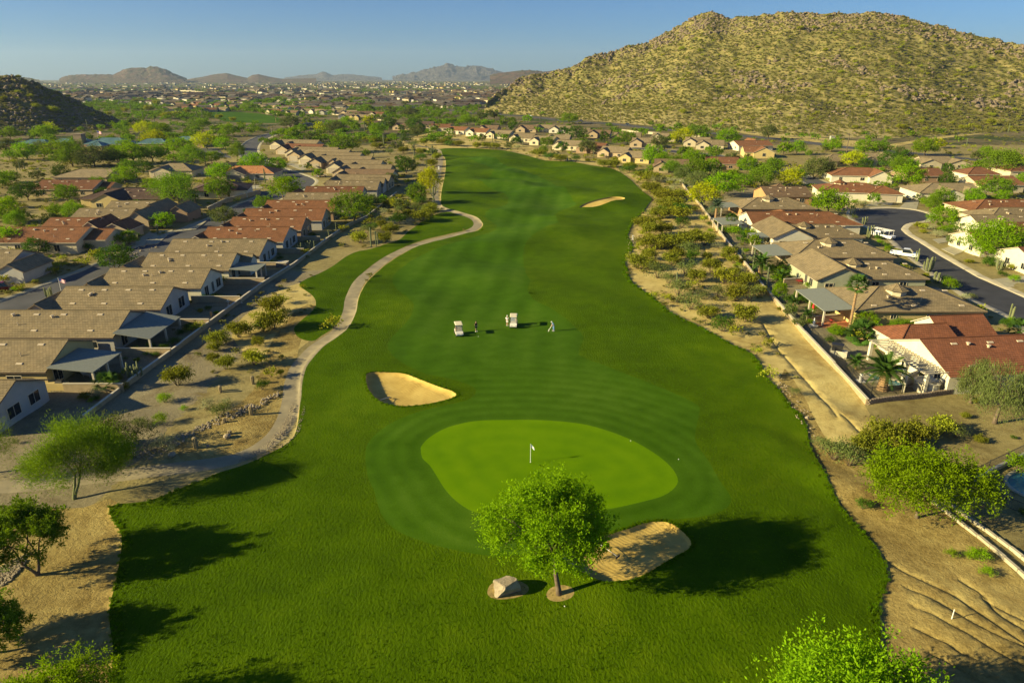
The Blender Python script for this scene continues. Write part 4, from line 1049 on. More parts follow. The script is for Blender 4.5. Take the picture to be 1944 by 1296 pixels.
px_house('tan roof house with small double attic window behind willow-like tree', (1635, 289), (1700, 292), 6.5, 'tan', 'cream', rz=R(-3), grp=SG, lm='the attic-window tan house', det=1, wings=[(-11, -4, -10, 0, 2.8, 4.2, ('g', 'g'), 'y'), (-2, 4, -7.5, 0, 3.4, 5.2, ('g', 'g'), 'y')], wins=[('f', -7.5, -10.02, 1.4, 1.6, 1.4), ('f', 1, -7.52, 4.0, 1.0, .7)])
px_house('small tan hip house beside the large grey-green weeping tree', (1578, 292), (1602, 294), 5.5, 'tan2', 'tan', grp=SG, lm='the small tan hip house', det=1, ends=('h', 'h'), wings=[(-9, -3, -8, 1, 2.8, 4.4, ('h', 'h'), 'y')])
px_house('small red roof garage building with wide white door', (1850, 317), (1862, 317), 5, 'red2', 'white', grp=SG, lm='the white-door garage building', det=1, ends=('h', 'h'), garages=[(0, -5.02, 6, 'f', 'garage')], wins=())
px_house('wide red roof house with dark right gable behind the big green street tree', (1836, 334), (1925, 335), 7, 'red', 'cream', grp=SG, lm='the wide red house', det=1, wings=[(-8, 0, -8, 0, 2.8, 4.0, ('g', 'g'), 'y')])
px_house('white house with tan tile roof and dark shaded right gable by silver car', (1764, 346), (1852, 350), 7, 'tan', 'white', rz=R(-3), grp=SG, lm='the white and tan corner house', ends=('h', 'g'), det=1, wings=[(-9, -1, -10.5, 0, 2.8, 4.4, ('g', 'g'), 'y'), (0, 6, -9, 0, 2.8, 4.3, ('h', 'g'), 'y')], wins=[('f', -5, -10.52, 1.4, 1.8, 1.4), ('r', 9.3, -2, 1.4, 1.2, 1.6)])
px_house('red hip roof house nearest the cul-de-sac on its right side', (1868, 378), (1960, 379), 7, 'red', 'cream', grp=SG, ends=('h', 'g'), lm='the red hip right-side house', wings=[(2, 14, -9.5, -2, 2.7, 4.0, ('h', 'h'), 'x')])
px_house('low tan roof house wedged between two red roofs on the right side', (1895, 394), (1990, 395), 6, 'tan', 'cream', grp=SG, ends=('h', 'g'), lm='the wedged tan house')
px_house('long tan tile roof house with cream left gable on the right side street', (1842, 407), (2000, 408), 6, 'tan', 'white', grp=SG, lm='the long tan right-side house', wins=[('l', -.01, 0, 1.5, 1.4, 1.4)])
px_house('red tile roof house with white gable set close behind a tan roof', (1897, 422), (2010, 423), 5.6, 'red2', 'white', grp=SG, lm='the close-set red house')
px_house('red tile roof house behind the huge spreading mesquite tree', (1838, 437), (1990, 437), 6, 'red', 'white', grp=SG, lm='the red house behind the mesquite')
px_house('white house with red roof cut by the right frame edge', (1932, 468), (2080, 470), 6.5, 'red2', 'white', grp=SG, lm='the red-roofed edge house')
px_house('cream house with small red roof, partly hidden by yellow tree', (1925, 310), (1990, 312), 6, 'red2', 'cream', grp=SG, det=1, ends=('h', 'h'))
px_house('yellow walled house under a red tile roof with shaded porch', (1402, 275), (1462, 281), 7.5, 'red', 'yellow', rz=R(-10), grp=SG, lm='the yellow-walled red house', det=1, wings=[(-1, 9, -9, 0, 2.8, 5.2, ('g', 'g'), 'y')], wins=[('f', 4, -9.02, 1.6, 1.6, 1.6)])
px_house('red tiled house with several stepped gables behind the yellow-walled house', (1395, 268), (1455, 266), 7, 'red', 'white', rz=R(8), grp=SG, lm='the stepped red house', det=1, wings=[(0, 8, 2, 12, 2.8, 5.4, ('g', 'g'), 'y')])

# far rows: table of ridge centre px, width px, roof, wall, rotation
FR = [(715, 230, 26, 'dark', 'white'), (768, 234, 30, 'brown', 'tan'), (808, 231, 34, 'dark', 'tan'), (838, 236, 42, 'red2', 'cream'), (872, 241, 40, 'red', 'white'), (912, 244, 44, 'red', 'white'), (953, 248, 50, 'tan', 'cream'),
      (997, 254, 48, 'tan2', 'cream'), (1036, 259, 46, 'tan', 'cream'), (1082, 267, 54, 'tan', 'cream'), (1128, 272, 46, 'red2', 'brown'), (1170, 279, 50, 'tan', 'tan'), (1212, 288, 50, 'tan', 'yellow'), (1275, 303, 40, 'brown', 'tan'), (1370, 299, 40, 'red2', 'brown')]
for i, (px, py, wp, rc, wc) in enumerate(FR):
    x, y = G0(px, py, 4.8); w = wp / 1296 * y * 0.85; w = max(14, min(19, w))
    rz = R(-26 if 3 < i < 13 else -10)
    house('AUTO:%s-roofed %s golf-side house' % ({'tan': 'tan', 'tan2': 'dull tan', 'brown': 'brown', 'dark': 'dark brown', 'red': 'red', 'red2': 'brick-red'}[rc], wc), 'houses in the row beyond the far end of the fairway', (x, y, 0), rz, -w / 2, w / 2, -6, 6, zr=5.0, roof=rc, wall=wc, det=1,
          wings=[(-w / 2 - .5, -w / 2 + 5.5, -7.5, 1, 2.8, 4.5, ('g', 'g'), 'y')], wins=[('f', -w / 2 + 2.5, -7.52, 1.4, 1.8, 1.4), ('f', w / 4, -6.02, 1.4, 1.6, 1.2)], landmark='far-row house %d' % i if False else None)
FR2 = [(1003, 238, 34, 'brown', 'tan'), (1036, 237, 34, 'tan', 'white'), (1066, 239, 40, 'tan', 'white'), (1100, 243, 46, 'tan2', 'cream'), (1140, 247, 44, 'brown', 'tan'), (1192, 252, 56, 'tan2', 'brown'), (1224, 262, 40, 'tan', 'tan'), (1262, 253, 48, 'tan', 'cream'), (1325, 261, 34, 'tan', 'cream'), (1350, 266, 34, 'tan2', 'cream'), (930, 238, 26, 'brown', 'tan'), (1062, 256, 26, 'tan', 'tan')]
for i, (px, py, wp, rc, wc) in enumerate(FR2):
    x, y = G0(px, py, 4.8); w = max(14, min(20, wp / 1296 * y * .85))
    house('AUTO:%s-roofed %s house, second row' % ({'tan': 'tan', 'tan2': 'dull tan', 'brown': 'brown'}[rc], wc), 'second row of houses below the hill road', (x, y, 0), R(-14), -w / 2, w / 2, -5.5, 5.5, zr=4.9, roof=rc, wall=wc, det=1,
          wings=[(-w / 2 - 1, -w / 2 + 6, -7.5, 1, 2.8, 4.8, ('g', 'g'), 'y')], wins=[('f', -w / 2 + 2.2, -7.52, 1.4, 1.8, 1.4), ('f', w / 4, -5.52, 1.4, 1.6, 1.2)])
rsF = random.Random(5)
for k in range(34):   # suburb beyond the second golf hole, left of centre
    if k < 13: px, py = 322 + k * 14.5 + rsF.uniform(-4, 4), rsF.choice((195, 199, 204)) + rsF.uniform(-1.5, 1.5)
    elif k < 30: px, py = 500 + (k - 13) * 12 + rsF.uniform(-4, 4), 200 + (k - 13) * 0.7 + rsF.choice((-3, 2, 7)) + rsF.uniform(-1, 1)
    else: px, py = 640 + (k - 30) * 26, 209 + (k - 30) * 1.5
    x, y = G0(px, py, 4.5); w = rsF.uniform(13, 18); rc = rsF.choice(['brown', 'red2', 'tan2', 'brown', 'tan']); wc = rsF.choice(['cream', 'tan', 'white', 'yellow'])
    house('AUTO:%s-roofed %s suburb house' % ({'tan': 'tan', 'tan2': 'dull tan', 'brown': 'brown', 'red2': 'brick-red'}[rc], wc), 'brown-roofed houses in the suburb beyond the second golf hole', (x, y, 0), R(rsF.uniform(-30, 20)), -w / 2, w / 2, -5.5, 5.5, zr=5.0, roof=rc, wall=wc, det=0,
          wings=[(-w / 2 - .5, -w / 2 + 6, -7.5, 1, 2.8, 4.8, ('g', 'g'), 'y')])
FW_ = [(778, 172, 26, 'grey', 'white', 6.5), (836, 182, 26, 'grey', 'white', 6), (852, 181, 26, 'dark', 'white', 6), (912, 180, 34, 'dark', 'white', 7.5), (780, 182, 42, 'orange', 'white', 5), (736, 178, 26, 'grey', 'cream', 5), (712, 165, 20, 'grey', 'white', 6), (668, 180, 40, 'tan2', 'tan', 5), (625, 178, 34, 'grey', 'cream', 5),
       (510, 176, 30, 'grey', 'white', 6), (560, 180, 34, 'grey', 'cream', 5), (600, 172, 20, 'grey', 'white', 5), (655, 175, 26, 'grey', 'white', 5), (826, 172, 26, 'dark', 'tan', 6), (884, 176, 24, 'tan2', 'tan', 5), (868, 172, 22, 'brown', 'tan', 5), (700, 184, 30, 'brown', 'tan', 5), (240, 174, 10, 'grey', 'white', 8), (190, 177, 18, 'grey', 'white', 4), (480, 181, 26, 'grey', 'tan', 5)]
for i, (px, py, wp, rc, wc, zr) in enumerate(FW_):
    x, y = G0(px, py, zr); w = wp / 1296 * y * .8
    house('AUTO:larger %s building, %s roof' % (wc, {'grey': 'pale grey', 'dark': 'dark', 'orange': 'orange', 'tan2': 'tan', 'brown': 'brown'}[rc]), 'larger buildings standing on the far plain', (x, y, 0), R(-8), -w / 2, w / 2, -7, 7, ze=zr * .6, zr=zr, roof=rc, wall=wc, det=0, name='house')
# ------------------------------------------------------------------ plant materials
def mat_leaf(name, col, var=0.35, trans=0.35, tcol=None, hue=0.0):
    m = bpy.data.materials.new(name); m.use_nodes = True; nt = m.node_tree
    for n in list(nt.nodes): nt.nodes.remove(n)
    out = _n(nt, 'ShaderNodeOutputMaterial')
    oi = _n(nt, 'ShaderNodeObjectInfo'); geo = _n(nt, 'ShaderNodeNewGeometry')
    f = math_(nt, 'ADD', math_(nt, 'MULTIPLY', noise(nt, coords(nt, 'pos'), 0.9, 2), 0.6), math_(nt, 'MULTIPLY', geo.outputs['Random Per Island'], 0.4))
    c = ramp(nt, f, [(0.25, c3(col, 1 - var)), (0.75, c3(col, 1 + var))])
    hs = _n(nt, 'ShaderNodeHueSaturation'); nt.links.new(c, hs.inputs['Color'])
    nt.links.new(math_(nt, 'ADD', math_(nt, 'MULTIPLY', oi.outputs['Random'], 0.02), 0.488 + hue), hs.inputs['Hue'])
    nt.links.new(math_(nt, 'ADD', math_(nt, 'MULTIPLY', oi.outputs['Random'], 0.4), 0.8), hs.inputs['Value'])
    d = _n(nt, 'ShaderNodeBsdfDiffuse'); nt.links.new(hs.outputs[0], d.inputs[0])
    t = _n(nt, 'ShaderNodeBsdfTranslucent'); nt.links.new(mix(nt, 1.0, hs.outputs[0], (1.15, 1.1, 0.5), 'MULTIPLY'), t.inputs[0])
    mx = _n(nt, 'ShaderNodeMixShader'); mx.inputs[0].default_value = trans
    nt.links.new(d.outputs[0], mx.inputs[1]); nt.links.new(t.outputs[0], mx.inputs[2]); nt.links.new(mx.outputs[0], out.inputs[0])
    return m
M['lf_mesq'] = mat_leaf('bright_mesquite_leaf', (0.185, 0.320, 0.006), 0.3, 0.42)
M['lf_green'] = mat_leaf('green_tree_leaf', (0.135, 0.235, 0.012), 0.3)
M['lf_pv'] = mat_leaf('palo_verde_leaf', (0.15, 0.25, 0.014), 0.3)
M['lf_bloom'] = mat_leaf('yellow_palo_verde_blossom', (0.40, 0.45, 0.008), 0.25, 0.3)
M['lf_dark'] = mat_leaf('dark_evergreen_leaf', (0.065, 0.130, 0.012), 0.35, 0.25)
M['lf_grey'] = mat_leaf('grey_green_leaf', (0.125, 0.160, 0.045), 0.3, 0.25)
M['lf_olive'] = mat_leaf('creosote_leaf', (0.180, 0.195, 0.018), 0.35, 0.3)
M['lf_bush'] = mat_leaf('hill_bush_leaf', (0.26, 0.29, 0.022), 0.35, 0.3)
M['lf_scrub'] = mat_leaf('dry_scrub_leaf', (0.180, 0.182, 0.045), 0.3, 0.2)
M['lf_palm'] = mat_leaf('palm_frond_green', (0.060, 0.120, 0.020), 0.25, 0.25)
M['lf_palmblue'] = mat_leaf('blue_green_palm_frond', (0.10, 0.15, 0.09), 0.25, 0.2)
M['lf_grass'] = mat_leaf('tall_grass_blade', (0.095, 0.185, 0.003), 0.3, 0.45)
M['lf_pale'] = mat_leaf('pale_prickly_plant', (0.28, 0.30, 0.15), 0.25, 0.1)
M['lf_pink'] = mat_leaf('red_bougainvillea', (0.30, 0.06, 0.05), 0.3, 0.2)
M['bark'] = simple('rough_bark', (0.13, 0.095, 0.06), 0.95, 0.35, 3, bmp=0.7, bdist=0.03)
M['bark_pale'] = simple('pale_bark', (0.27, 0.22, 0.15), 0.95, 0.3, 3, bmp=0.7, bdist=0.03)  # paler brown than the rough bark
M['bark_green'] = simple('green_palo_verde_bark', (0.15, 0.16, 0.06), 0.9, 0.25, 3)
M['palm_bark'] = simple('diamond_palm_bark', (0.30, 0.19, 0.09), 0.95, 0.45, 6, bmp=0.8, bdist=0.04)
M['cactus'] = simple('saguaro_skin', (0.105, 0.125, 0.055), 0.8, 0.2, 4)
M['cactus2'] = simple('pale_cactus_skin', (0.15, 0.17, 0.07), 0.8, 0.2, 4)  # paler green skin, used on the clustered column cacti
M['barrel'] = simple('tan_barrel_cactus_skin', (0.28, 0.22, 0.11), 0.9, 0.3, 8)
M['rock'] = simple('granite_boulder', (0.33, 0.27, 0.18), 0.95, 0.3, 1.6, bmp=0.8, bdist=0.08)
M['rockd'] = simple('desert_varnished_rock', (0.17, 0.13, 0.085), 0.95, 0.4, 0.7, 'pos', bmp=0.8, bdist=0.2)

# ------------------------------------------------------------------ tree prototypes
def leaf_faces(C, N, L, W, rs):
    "rhombic leaves: centres C, axis directions N, length L, width W"
    n = len(C)
    a = N / (np.linalg.norm(N, axis=1)[:, None] + 1e-9)
    r = rs.normal(size=(n, 3)); b = np.cross(a, r); b /= (np.linalg.norm(b, axis=1)[:, None] + 1e-9)
    L = np.asarray(L).reshape(-1, 1) * np.ones((n, 1)); W = np.asarray(W).reshape(-1, 1) * np.ones((n, 1))
    V = np.stack([C - a * L / 2, C + b * W / 2, C + a * L / 2, C - b * W / 2], 1).reshape(-1, 3)
    return V, np.arange(4 * n).reshape(n, 4)

def tree_mesh(seed, Ht, Rr, nleaf, leafL, leafW, nclump=60, th=0.28, flat=0.35, skirt=0.15, lean=(0, 0), trunks=1, sig=0.13, style='dome', nlimb=6, tr=0.028, open_=0.55, upb=0.4, ysq=1.0):
    rs = np.random.RandomState(seed); rr = random.Random(seed)
    tb = MB()
    cz = Ht * (0.47 + 0.14 * (1 - skirt)); hz = Ht - cz
    cen = np.array([lean[0], lean[1], cz])
    # clumps
    th_ = rs.uniform(0, 2 * math.pi, nclump); u = rs.uniform(-skirt - 0.15, 1, nclump); u = np.sign(u) * np.abs(u) ** 0.8
    rad = (open_ + (1 - open_) * rs.rand(nclump) ** 0.5)
    lob = 1 + 0.16 * np.sin(th_ * 3 + rs.rand() * 6) + 0.10 * np.sin(th_ * 5 + rs.rand() * 6)
    cr = np.sqrt(np.clip(1 - u * u, 0, 1)) * rad * lob
    K = np.stack([cr * np.cos(th_) * Rr, cr * np.sin(th_) * Rr, u * rad * hz * (1 + 0.12 * rs.normal(size=nclump))], 1)
    K[:, 2] = np.where(K[:, 2] < 0, K[:, 2] * (cz - Ht * th * 0.9) / hz * 0.9 / max(.2, (skirt + .15)) * (skirt + .15), K[:, 2])
    K = K * np.array([1 - sig * .8, (1 - sig * .8) * ysq, 1 - sig * .6]) + cen
    # trunk(s) and limbs
    r0 = tr * Ht
    limbs = []
    for t in range(trunks):
        ang = rr.uniform(0, 6.28) if trunks > 1 else 0
        fork = Vector((lean[0] * .45 + (math.cos(ang + t * 6.28 / trunks) * Rr * .18 if trunks > 1 else 0), lean[1] * .45 + (math.sin(ang + t * 6.28 / trunks) * Rr * .18 if trunks > 1 else 0), Ht * th))
        mid = fork * 0.5 + Vector((rr.uniform(-.1, .1), rr.uniform(-.1, .1), 0)) * Rr * .3
        k = 1 if trunks == 1 else .75
        tb.tube([(0, 0, -0.3), (mid.x * .3, mid.y * .3, Ht * th * .15), mid, fork], [r0 * 1.5 * k, r0 * 1.15 * k, r0 * .95 * k, r0 * .85 * k], 8)
        for i in range(nlimb // trunks):
            a = 6.28 * (i * trunks + t) / nlimb + rr.uniform(-.35, .35); e = rr.uniform(.25, 1.0)
            end = Vector((cen[0] + math.cos(a) * Rr * .62 * math.cos(e), cen[1] + math.sin(a) * Rr * .62 * math.cos(e), cz + hz * (.05 + .6 * math.sin(e))))
            m1 = fork.lerp(end, .35) + Vector((rr.uniform(-1, 1), rr.uniform(-1, 1), rr.uniform(0, 1))) * Rr * .07
            m2 = fork.lerp(end, .7) + Vector((rr.uniform(-1, 1), rr.uniform(-1, 1), rr.uniform(-.3, 1))) * Rr * .07
            pts = [fork, m1, m2, end]; tb.tube(pts, [r0 * .62 * k, r0 * .42 * k, r0 * .27 * k, r0 * .1], 6)
            limbs += [(m1, r0 * .3), (m2, r0 * .2), (end, r0 * .1)]
    LP = np.array([tuple(l[0]) for l in limbs])
    for c in K[:min(nclump, 70)]:
        i = int(np.argmin(np.linalg.norm(LP - c, axis=1))); p = limbs[i][0]; c = Vector(c); m = p.lerp(c, .5) + Vector((0, 0, .04 * Ht))
        tb.tube([p, m, c], [min(limbs[i][1], r0 * .22), r0 * .1, r0 * .03], 4, caps=False)
    # leaves
    w = rs.uniform(.5, 1.5, nclump); idx = rs.choice(nclump, nleaf, p=w / w.sum())
    d = rs.normal(size=(nleaf, 3))
    if style == 'willow':
        s = Rr * sig; off = d * [s, s, s * .5]; off[:, 2] -= np.abs(rs.normal(size=nleaf)) * Ht * .13
        N = np.stack([rs.normal(size=nleaf) * .25, rs.normal(size=nleaf) * .25, -np.ones(nleaf)], 1)
    elif style == 'feather':
        s = Rr * sig; dirs = K[idx] - cen; dirs /= (np.linalg.norm(dirs, axis=1)[:, None] + 1e-6)
        tt = rs.rand(nleaf, 1); spray = dirs * .6 + [0, 0, .7] + rs.normal(size=(nleaf, 3)) * .3
        off = d * s * .8 + spray * tt * s * 1.2; N = spray + rs.normal(size=(nleaf, 3)) * .5
    else:
        s = Rr * sig
        # hollow-ish clumps: leaves sit on sub-twigs
        nsub = 9; sub = rs.normal(size=(nclump, nsub, 3)) * [s, s, s * .8]
        off = sub[idx, rs.randint(0, nsub, nleaf)] + d * s * .34
        N = d + [0, 0, upb]
    Cc = K[idx] + off
    Cc[:, 2] = np.maximum(Cc[:, 2], 0.05 * Ht)
    sz = rs.uniform(.7, 1.3, nleaf)
    V, Fq = leaf_faces(Cc, N, leafL * sz, leafW * sz, rs)
    return tb, V, Fq

TREES = {}
def proto(kind, variant, mats, joined, **kw):
    tb, V, Fq = tree_mesh(**kw)
    if joined:
        nb = len(tb.v); V2 = np.concatenate([np.array(tb.v), V]); me = bpy.data.meshes.new(kind)
        fs = [list(f) for f in tb.f] + (Fq + nb).tolist()
        me.from_pydata(V2.tolist(), [], fs); me.materials.append(M[mats[0]]); me.materials.append(M[mats[1]])
        me.polygons.foreach_set('material_index', [0] * len(tb.f) + [1] * len(Fq)); me.update()
        TREES.setdefault(kind, []).append((me, None, kw['Ht'], kw['Rr']))
    else:
        TREES.setdefault(kind, []).append((tb.mesh('trunk', M[mats[0]], True), np_mesh('crown', V, Fq, M[mats[1]]), kw['Ht'], kw['Rr']))

# kind -> (bark, leaf), near/mid/far meshes; all about 6 m tall with 4 m radius
KINDS = {'m': ('bark', 'lf_mesq', dict(skirt=.55, th=.2, nclump=85), 'mesquite_tree', 'bright green mesquite tree'),
         'n': ('bark', 'lf_green', dict(skirt=.6, th=.2, nclump=80), 'mesquite_tree', 'mid green mesquite tree'),
         'p': ('bark_green', 'lf_pv', dict(skirt=.45, th=.2, nclump=70, style='feather', sig=.16), 'palo_verde_tree', 'light green palo verde tree'),
         'y': ('bark_green', 'lf_bloom', dict(skirt=.55, th=.2, nclump=80, sig=.14), 'palo_verde_tree', 'yellow blossoming palo verde tree'),
         'g': ('bark', 'lf_grey', dict(skirt=.55, th=.18, nclump=75, sig=.14), 'acacia_tree', 'grey-green acacia tree'),
         'd': ('bark', 'lf_dark', dict(skirt=.6, th=.15, nclump=90, open_=.75, sig=.12), 'evergreen_tree', 'dense dark evergreen tree'),
         'w': ('bark', 'lf_grey', dict(skirt=.5, th=.2, nclump=70, style='willow', sig=.12), 'willow_acacia_tree', 'tall weeping willow acacia')}
LODS = {'near': (11000, .22, .11), 'mid': (5600, .31, .16), 'far': (1000, .66, .38)}
for k, (bk, lf, kw, nm, lb) in KINDS.items():
    for lod, (nl, ll, lw) in LODS.items():
        nv = {'near': 1 if k in 'gwdy' else 2, 'mid': 3, 'far': 2}[lod]
        if k == 'w': ll, lw = ll * 1.4, lw * .6
        for v in range(nv):
            q = dict(kw); 
            if lod == 'far': q['nclump'] = 30
            proto(k + lod, v, (bk, lf), lod == 'far', seed=hash_seed(k, lod, v) if False else (ord(k) * 13 + len(lod) * 7 + v * 101), Ht=6.0, Rr=4.0, nleaf=nl, leafL=ll, leafW=lw, lean=((v % 2) * .5, -.3 * v), trunks=1 + (v % 2), **q)

TREE_LIST = []
def place_tree(x, y, z, Hm, Rm, kind, lod, label=None, cat='tree', group=None, rot=None):
    ps = TREES[kind + lod]; i = random.randrange(len(ps)); tm, cm, Ht, Rr = ps[i]
    nm, lb = KINDS[kind][3], KINDS[kind][4]
    s = (Rm / Rr, Rm / Rr, Hm / Ht); rz = random.uniform(0, 6.28) if rot is None else rot
    if cm is None:
        o = link(nm, tm, None, (x, y, z), rz, s)
    else:
        o = empty(nm, (x, y, z), rz, s); link('trunk', tm, o); link('crown', cm, o)
    tag(o, label or 'AUTO:' + lb, cat, group)
    return o

def tree_px(cx, by, wpx, hpx, kind, label=None, maxh=9.0, group=None):
    p = G(cx, by); d = math.hypot(p.y, CAM_H); dep = math.atan2(CAM_H, p.y)
    Rm = wpx / F * d / 2 * 1.12; Hm = (hpx / F * d * 1.12 - Rm * .8 * math.sin(dep)) / math.cos(dep)
    Hm = min(maxh, max(1.6, Hm, Rm * 1.3))
    lod = 'near' if wpx > 75 else ('mid' if wpx > 26 else 'far')
    return place_tree(p.x, p.y, p.z - .05, Hm, Rm, kind, lod, label, group=group)

# feature mesquite in front of the green
tb, V, Fq = tree_mesh(3, 9.0, 5.1, 52000, .19, .095, nclump=190, th=.35, skirt=.32, ysq=.8, lean=(-.9, 1.5), sig=.105, nlimb=8, tr=.021, open_=.5, upb=.3)
p = G(1062, 1128); ft = empty('mesquite_tree', (p.x, p.y, p.z - .02), 0); tag(ft, 'large bright green mesquite tree standing between the green and the lone boulder', 'tree')
tb.obj('trunk', M['bark'], ft, True); link('crown', np_mesh('crown', V, Fq, M['lf_mesq']), ft)
def big_tree(px, py, Ht, Rr, kind, label, seed, nleaf=12000, ll=.2, lw=.09, **kw):
    bk, lf, q, nm, lb = KINDS[kind]; q = dict(q); q.update(kw)
    tb, V, Fq = tree_mesh(seed, Ht, Rr, nleaf, ll, lw, **q)
    p = G(px, py); t = empty(nm, (p.x, p.y, p.z - .02)); tag(t, label, 'tree')
    tb.obj('trunk', M[bk], t, True); link('crown', np_mesh('crown', V, Fq, M[lf]), t); return t
big_tree(1740, 982, 5.2, 5.6, 'm', 'wide bright mesquite tree leaning over the concrete drainage channel', 12, 26000, .24, .10, lean=(.9, 1.2), th=.30, skirt=.12, ysq=.85, nclump=120)
big_tree(140, 946, 6.6, 4.6, 'p', 'feathery palo verde with forked double trunk at left of the cart path', 13, 42000, .26, .045, lean=(.8, 1.0), th=.3, skirt=.25, nclump=60, trunks=2, sig=.15)
big_tree(72, 1090, 5.8, 3.5, 'n', 'small twin-trunk mesquite on bare dirt near the left edge', 14, 34000, .19, .09, lean=(-1.0, .3), th=.24, skirt=.2, nclump=90, trunks=2)
big_tree(-30, 1240, 4.4, 2.9, 'n', 'dark green tree cut by the left edge above the lower left corner', 15, 26000, .17, .08, skirt=.5)
big_tree(120, 1420, 5.0, 4.0, 'm', 'bright feathery tree top rising from the bottom left edge', 16, 30000, .17, .07, skirt=.4)
big_tree(1615, 1500, 6.6, 6.6, 'm', 'broad bright mesquite crown rising from the bottom edge, right of centre', 17, 70000, .22, .11, skirt=.4, nclump=220)
big_tree(1888, 803, 8.0, 3.6, 'w', 'weeping willow acacia with bare trunk beside the white pool house', 18, 11000, .34, .05, lean=(.4, 0), th=.34, skirt=.35)
big_tree(1842, 765, 6.2, 2.2, 'w', 'smaller weeping acacia just left of the bare-trunk one', 19, 6500, .32, .05, th=.3, skirt=.5)
big_tree(-30, 900, 5.5, 3.6, 'p', 'palo verde cut by the left edge above the cart path', 20, 9000, .28, .04)
big_tree(215, 862, 3.8, 4.0, 'g', 'broad olive-brown bush tree at the end of the left boundary wall', 21, 12000, .18, .09, skirt=.7, th=.12)
0 and big_tree(-150, 1010, 7.0, 4.5, 'm', 'mesquite just outside the left edge whose shadow falls on the dirt', 22, 9000)
M_ = []
def batch(s, ox, oy, k, dyy=0, group=None):
    for it in s.split(';'):
        it = it.split()
        if not it: continue
        cx, by, w, h = (float(t) for t in it[:4]); tree_px(ox + cx / k, oy + by / k, w / k, h / k, it[4], group=group)
# direct photo pixels
batch('222 510 62 42 d;28 474 58 30 m;74 484 44 28 d;15 424 52 44 m;108 412 24 22 p;342 392 76 52 p;420 378 46 38 n;426 426 44 24 g;538 380 60 36 m;500 398 34 26 n;470 414 16 16 d;672 422 76 42 n;704 394 30 24 g;772 330 32 28 d;655 290 52 26 n;817 368 38 46 y;790 386 34 36 n;485 328 48 24 m;527 328 36 24 m;585 322 13 11 d;604 337 20 16 m;462 330 20 20 n;740 352 30 20 g;764 400 26 20 g;730 390 24 18 n', 0, 0, 1)
batch('60 790 150 90 g;210 830 160 90 m;330 810 150 90 g;430 830 200 120 m;560 800 130 110 n;540 880 200 90 n;700 880 250 100 g;820 790 80 50 p;920 790 140 80 m;1080 650 150 60 y;1190 660 150 65 m;1150 735 160 70 y;1250 755 90 50 m;880 870 150 80 n;1000 860 200 90 m;1130 850 180 90 n;1340 800 180 80 m;1430 875 170 100 p;1300 860 100 60 m;1530 755 180 80 y;1660 760 120 70 m;1750 830 110 100 p;1570 860 120 70 m;1060 935 130 90 d;1630 985 170 115 m;910 1010 170 90 m;80 680 120 40 m;320 680 160 40 m;1690 660 120 70 m;1480 620 140 45 p;930 610 80 40 p;390 630 90 45 y;20 1040 180 90 m;280 980 100 60 g;210 1130 180 80 d;500 1140 170 90 n;430 1240 80 70 m;640 690 80 40 n;1390 690 90 50 n;760 850 110 60 g;160 900 90 50 g;90 1000 120 60 n', 0, 90, 3.888)
batch('100 470 130 75 m;235 420 90 45 m;315 410 90 35 p;540 410 90 45 d;750 420 90 45 p;900 410 150 55 m;940 480 110 65 n;620 625 90 60 y;735 640 120 120 g;690 620 90 90 n;830 600 130 85 m;975 595 90 90 y;865 625 70 60 p;1120 605 110 105 d;1300 615 120 90 d;1030 645 110 55 m;410 680 110 55 m;340 660 80 40 m;480 625 70 35 n;1270 515 120 60 g;1145 495 70 50 g;1250 445 80 40 g;1330 660 110 60 g;960 485 70 40 p;400 600 150 50 g;1590 565 60 30 m;1700 575 120 40 m;1480 465 60 35 g;1410 445 70 30 g;1800 545 70 60 g;1900 525 80 40 g;1840 580 70 50 n;160 430 80 40 n;60 440 60 40 n;1000 440 80 40 n;680 440 80 40 n;1450 800 70 50 g;1210 870 90 60 d;560 700 90 50 g;1180 760 90 50 g;60 1000 60 40 g', 450, 90, 3.888)
batch('50 535 80 60 n;90 590 70 50 m;155 525 60 40 g;235 590 100 70 n;305 620 90 60 d;395 555 70 35 m;700 565 130 75 m;660 660 90 55 d;760 680 120 55 d;830 790 130 85 g;965 695 70 65 d;1130 720 130 60 n;1250 650 70 50 m;1375 635 90 50 m;1490 630 90 60 n;1540 710 140 105 y;1640 670 170 85 n;1870 720 160 115 m;1370 745 120 60 g;1310 870 150 130 m;1380 890 110 90 m;1480 895 120 90 n;1450 945 130 90 p;1620 885 170 100 m;1640 960 180 100 n;1740 945 160 100 m;1780 830 100 80 p;1640 1045 180 120 w;1830 1095 230 135 m;1790 980 90 80 w;1910 960 80 60 m;1700 1175 220 135 y;1900 850 100 60 g;60 700 60 50 d;250 690 60 40 d;540 745 110 45 n;650 770 90 50 d;1560 810 90 70 n;1700 880 110 80 n;1540 980 110 80 n', 900, 90, 3.888)
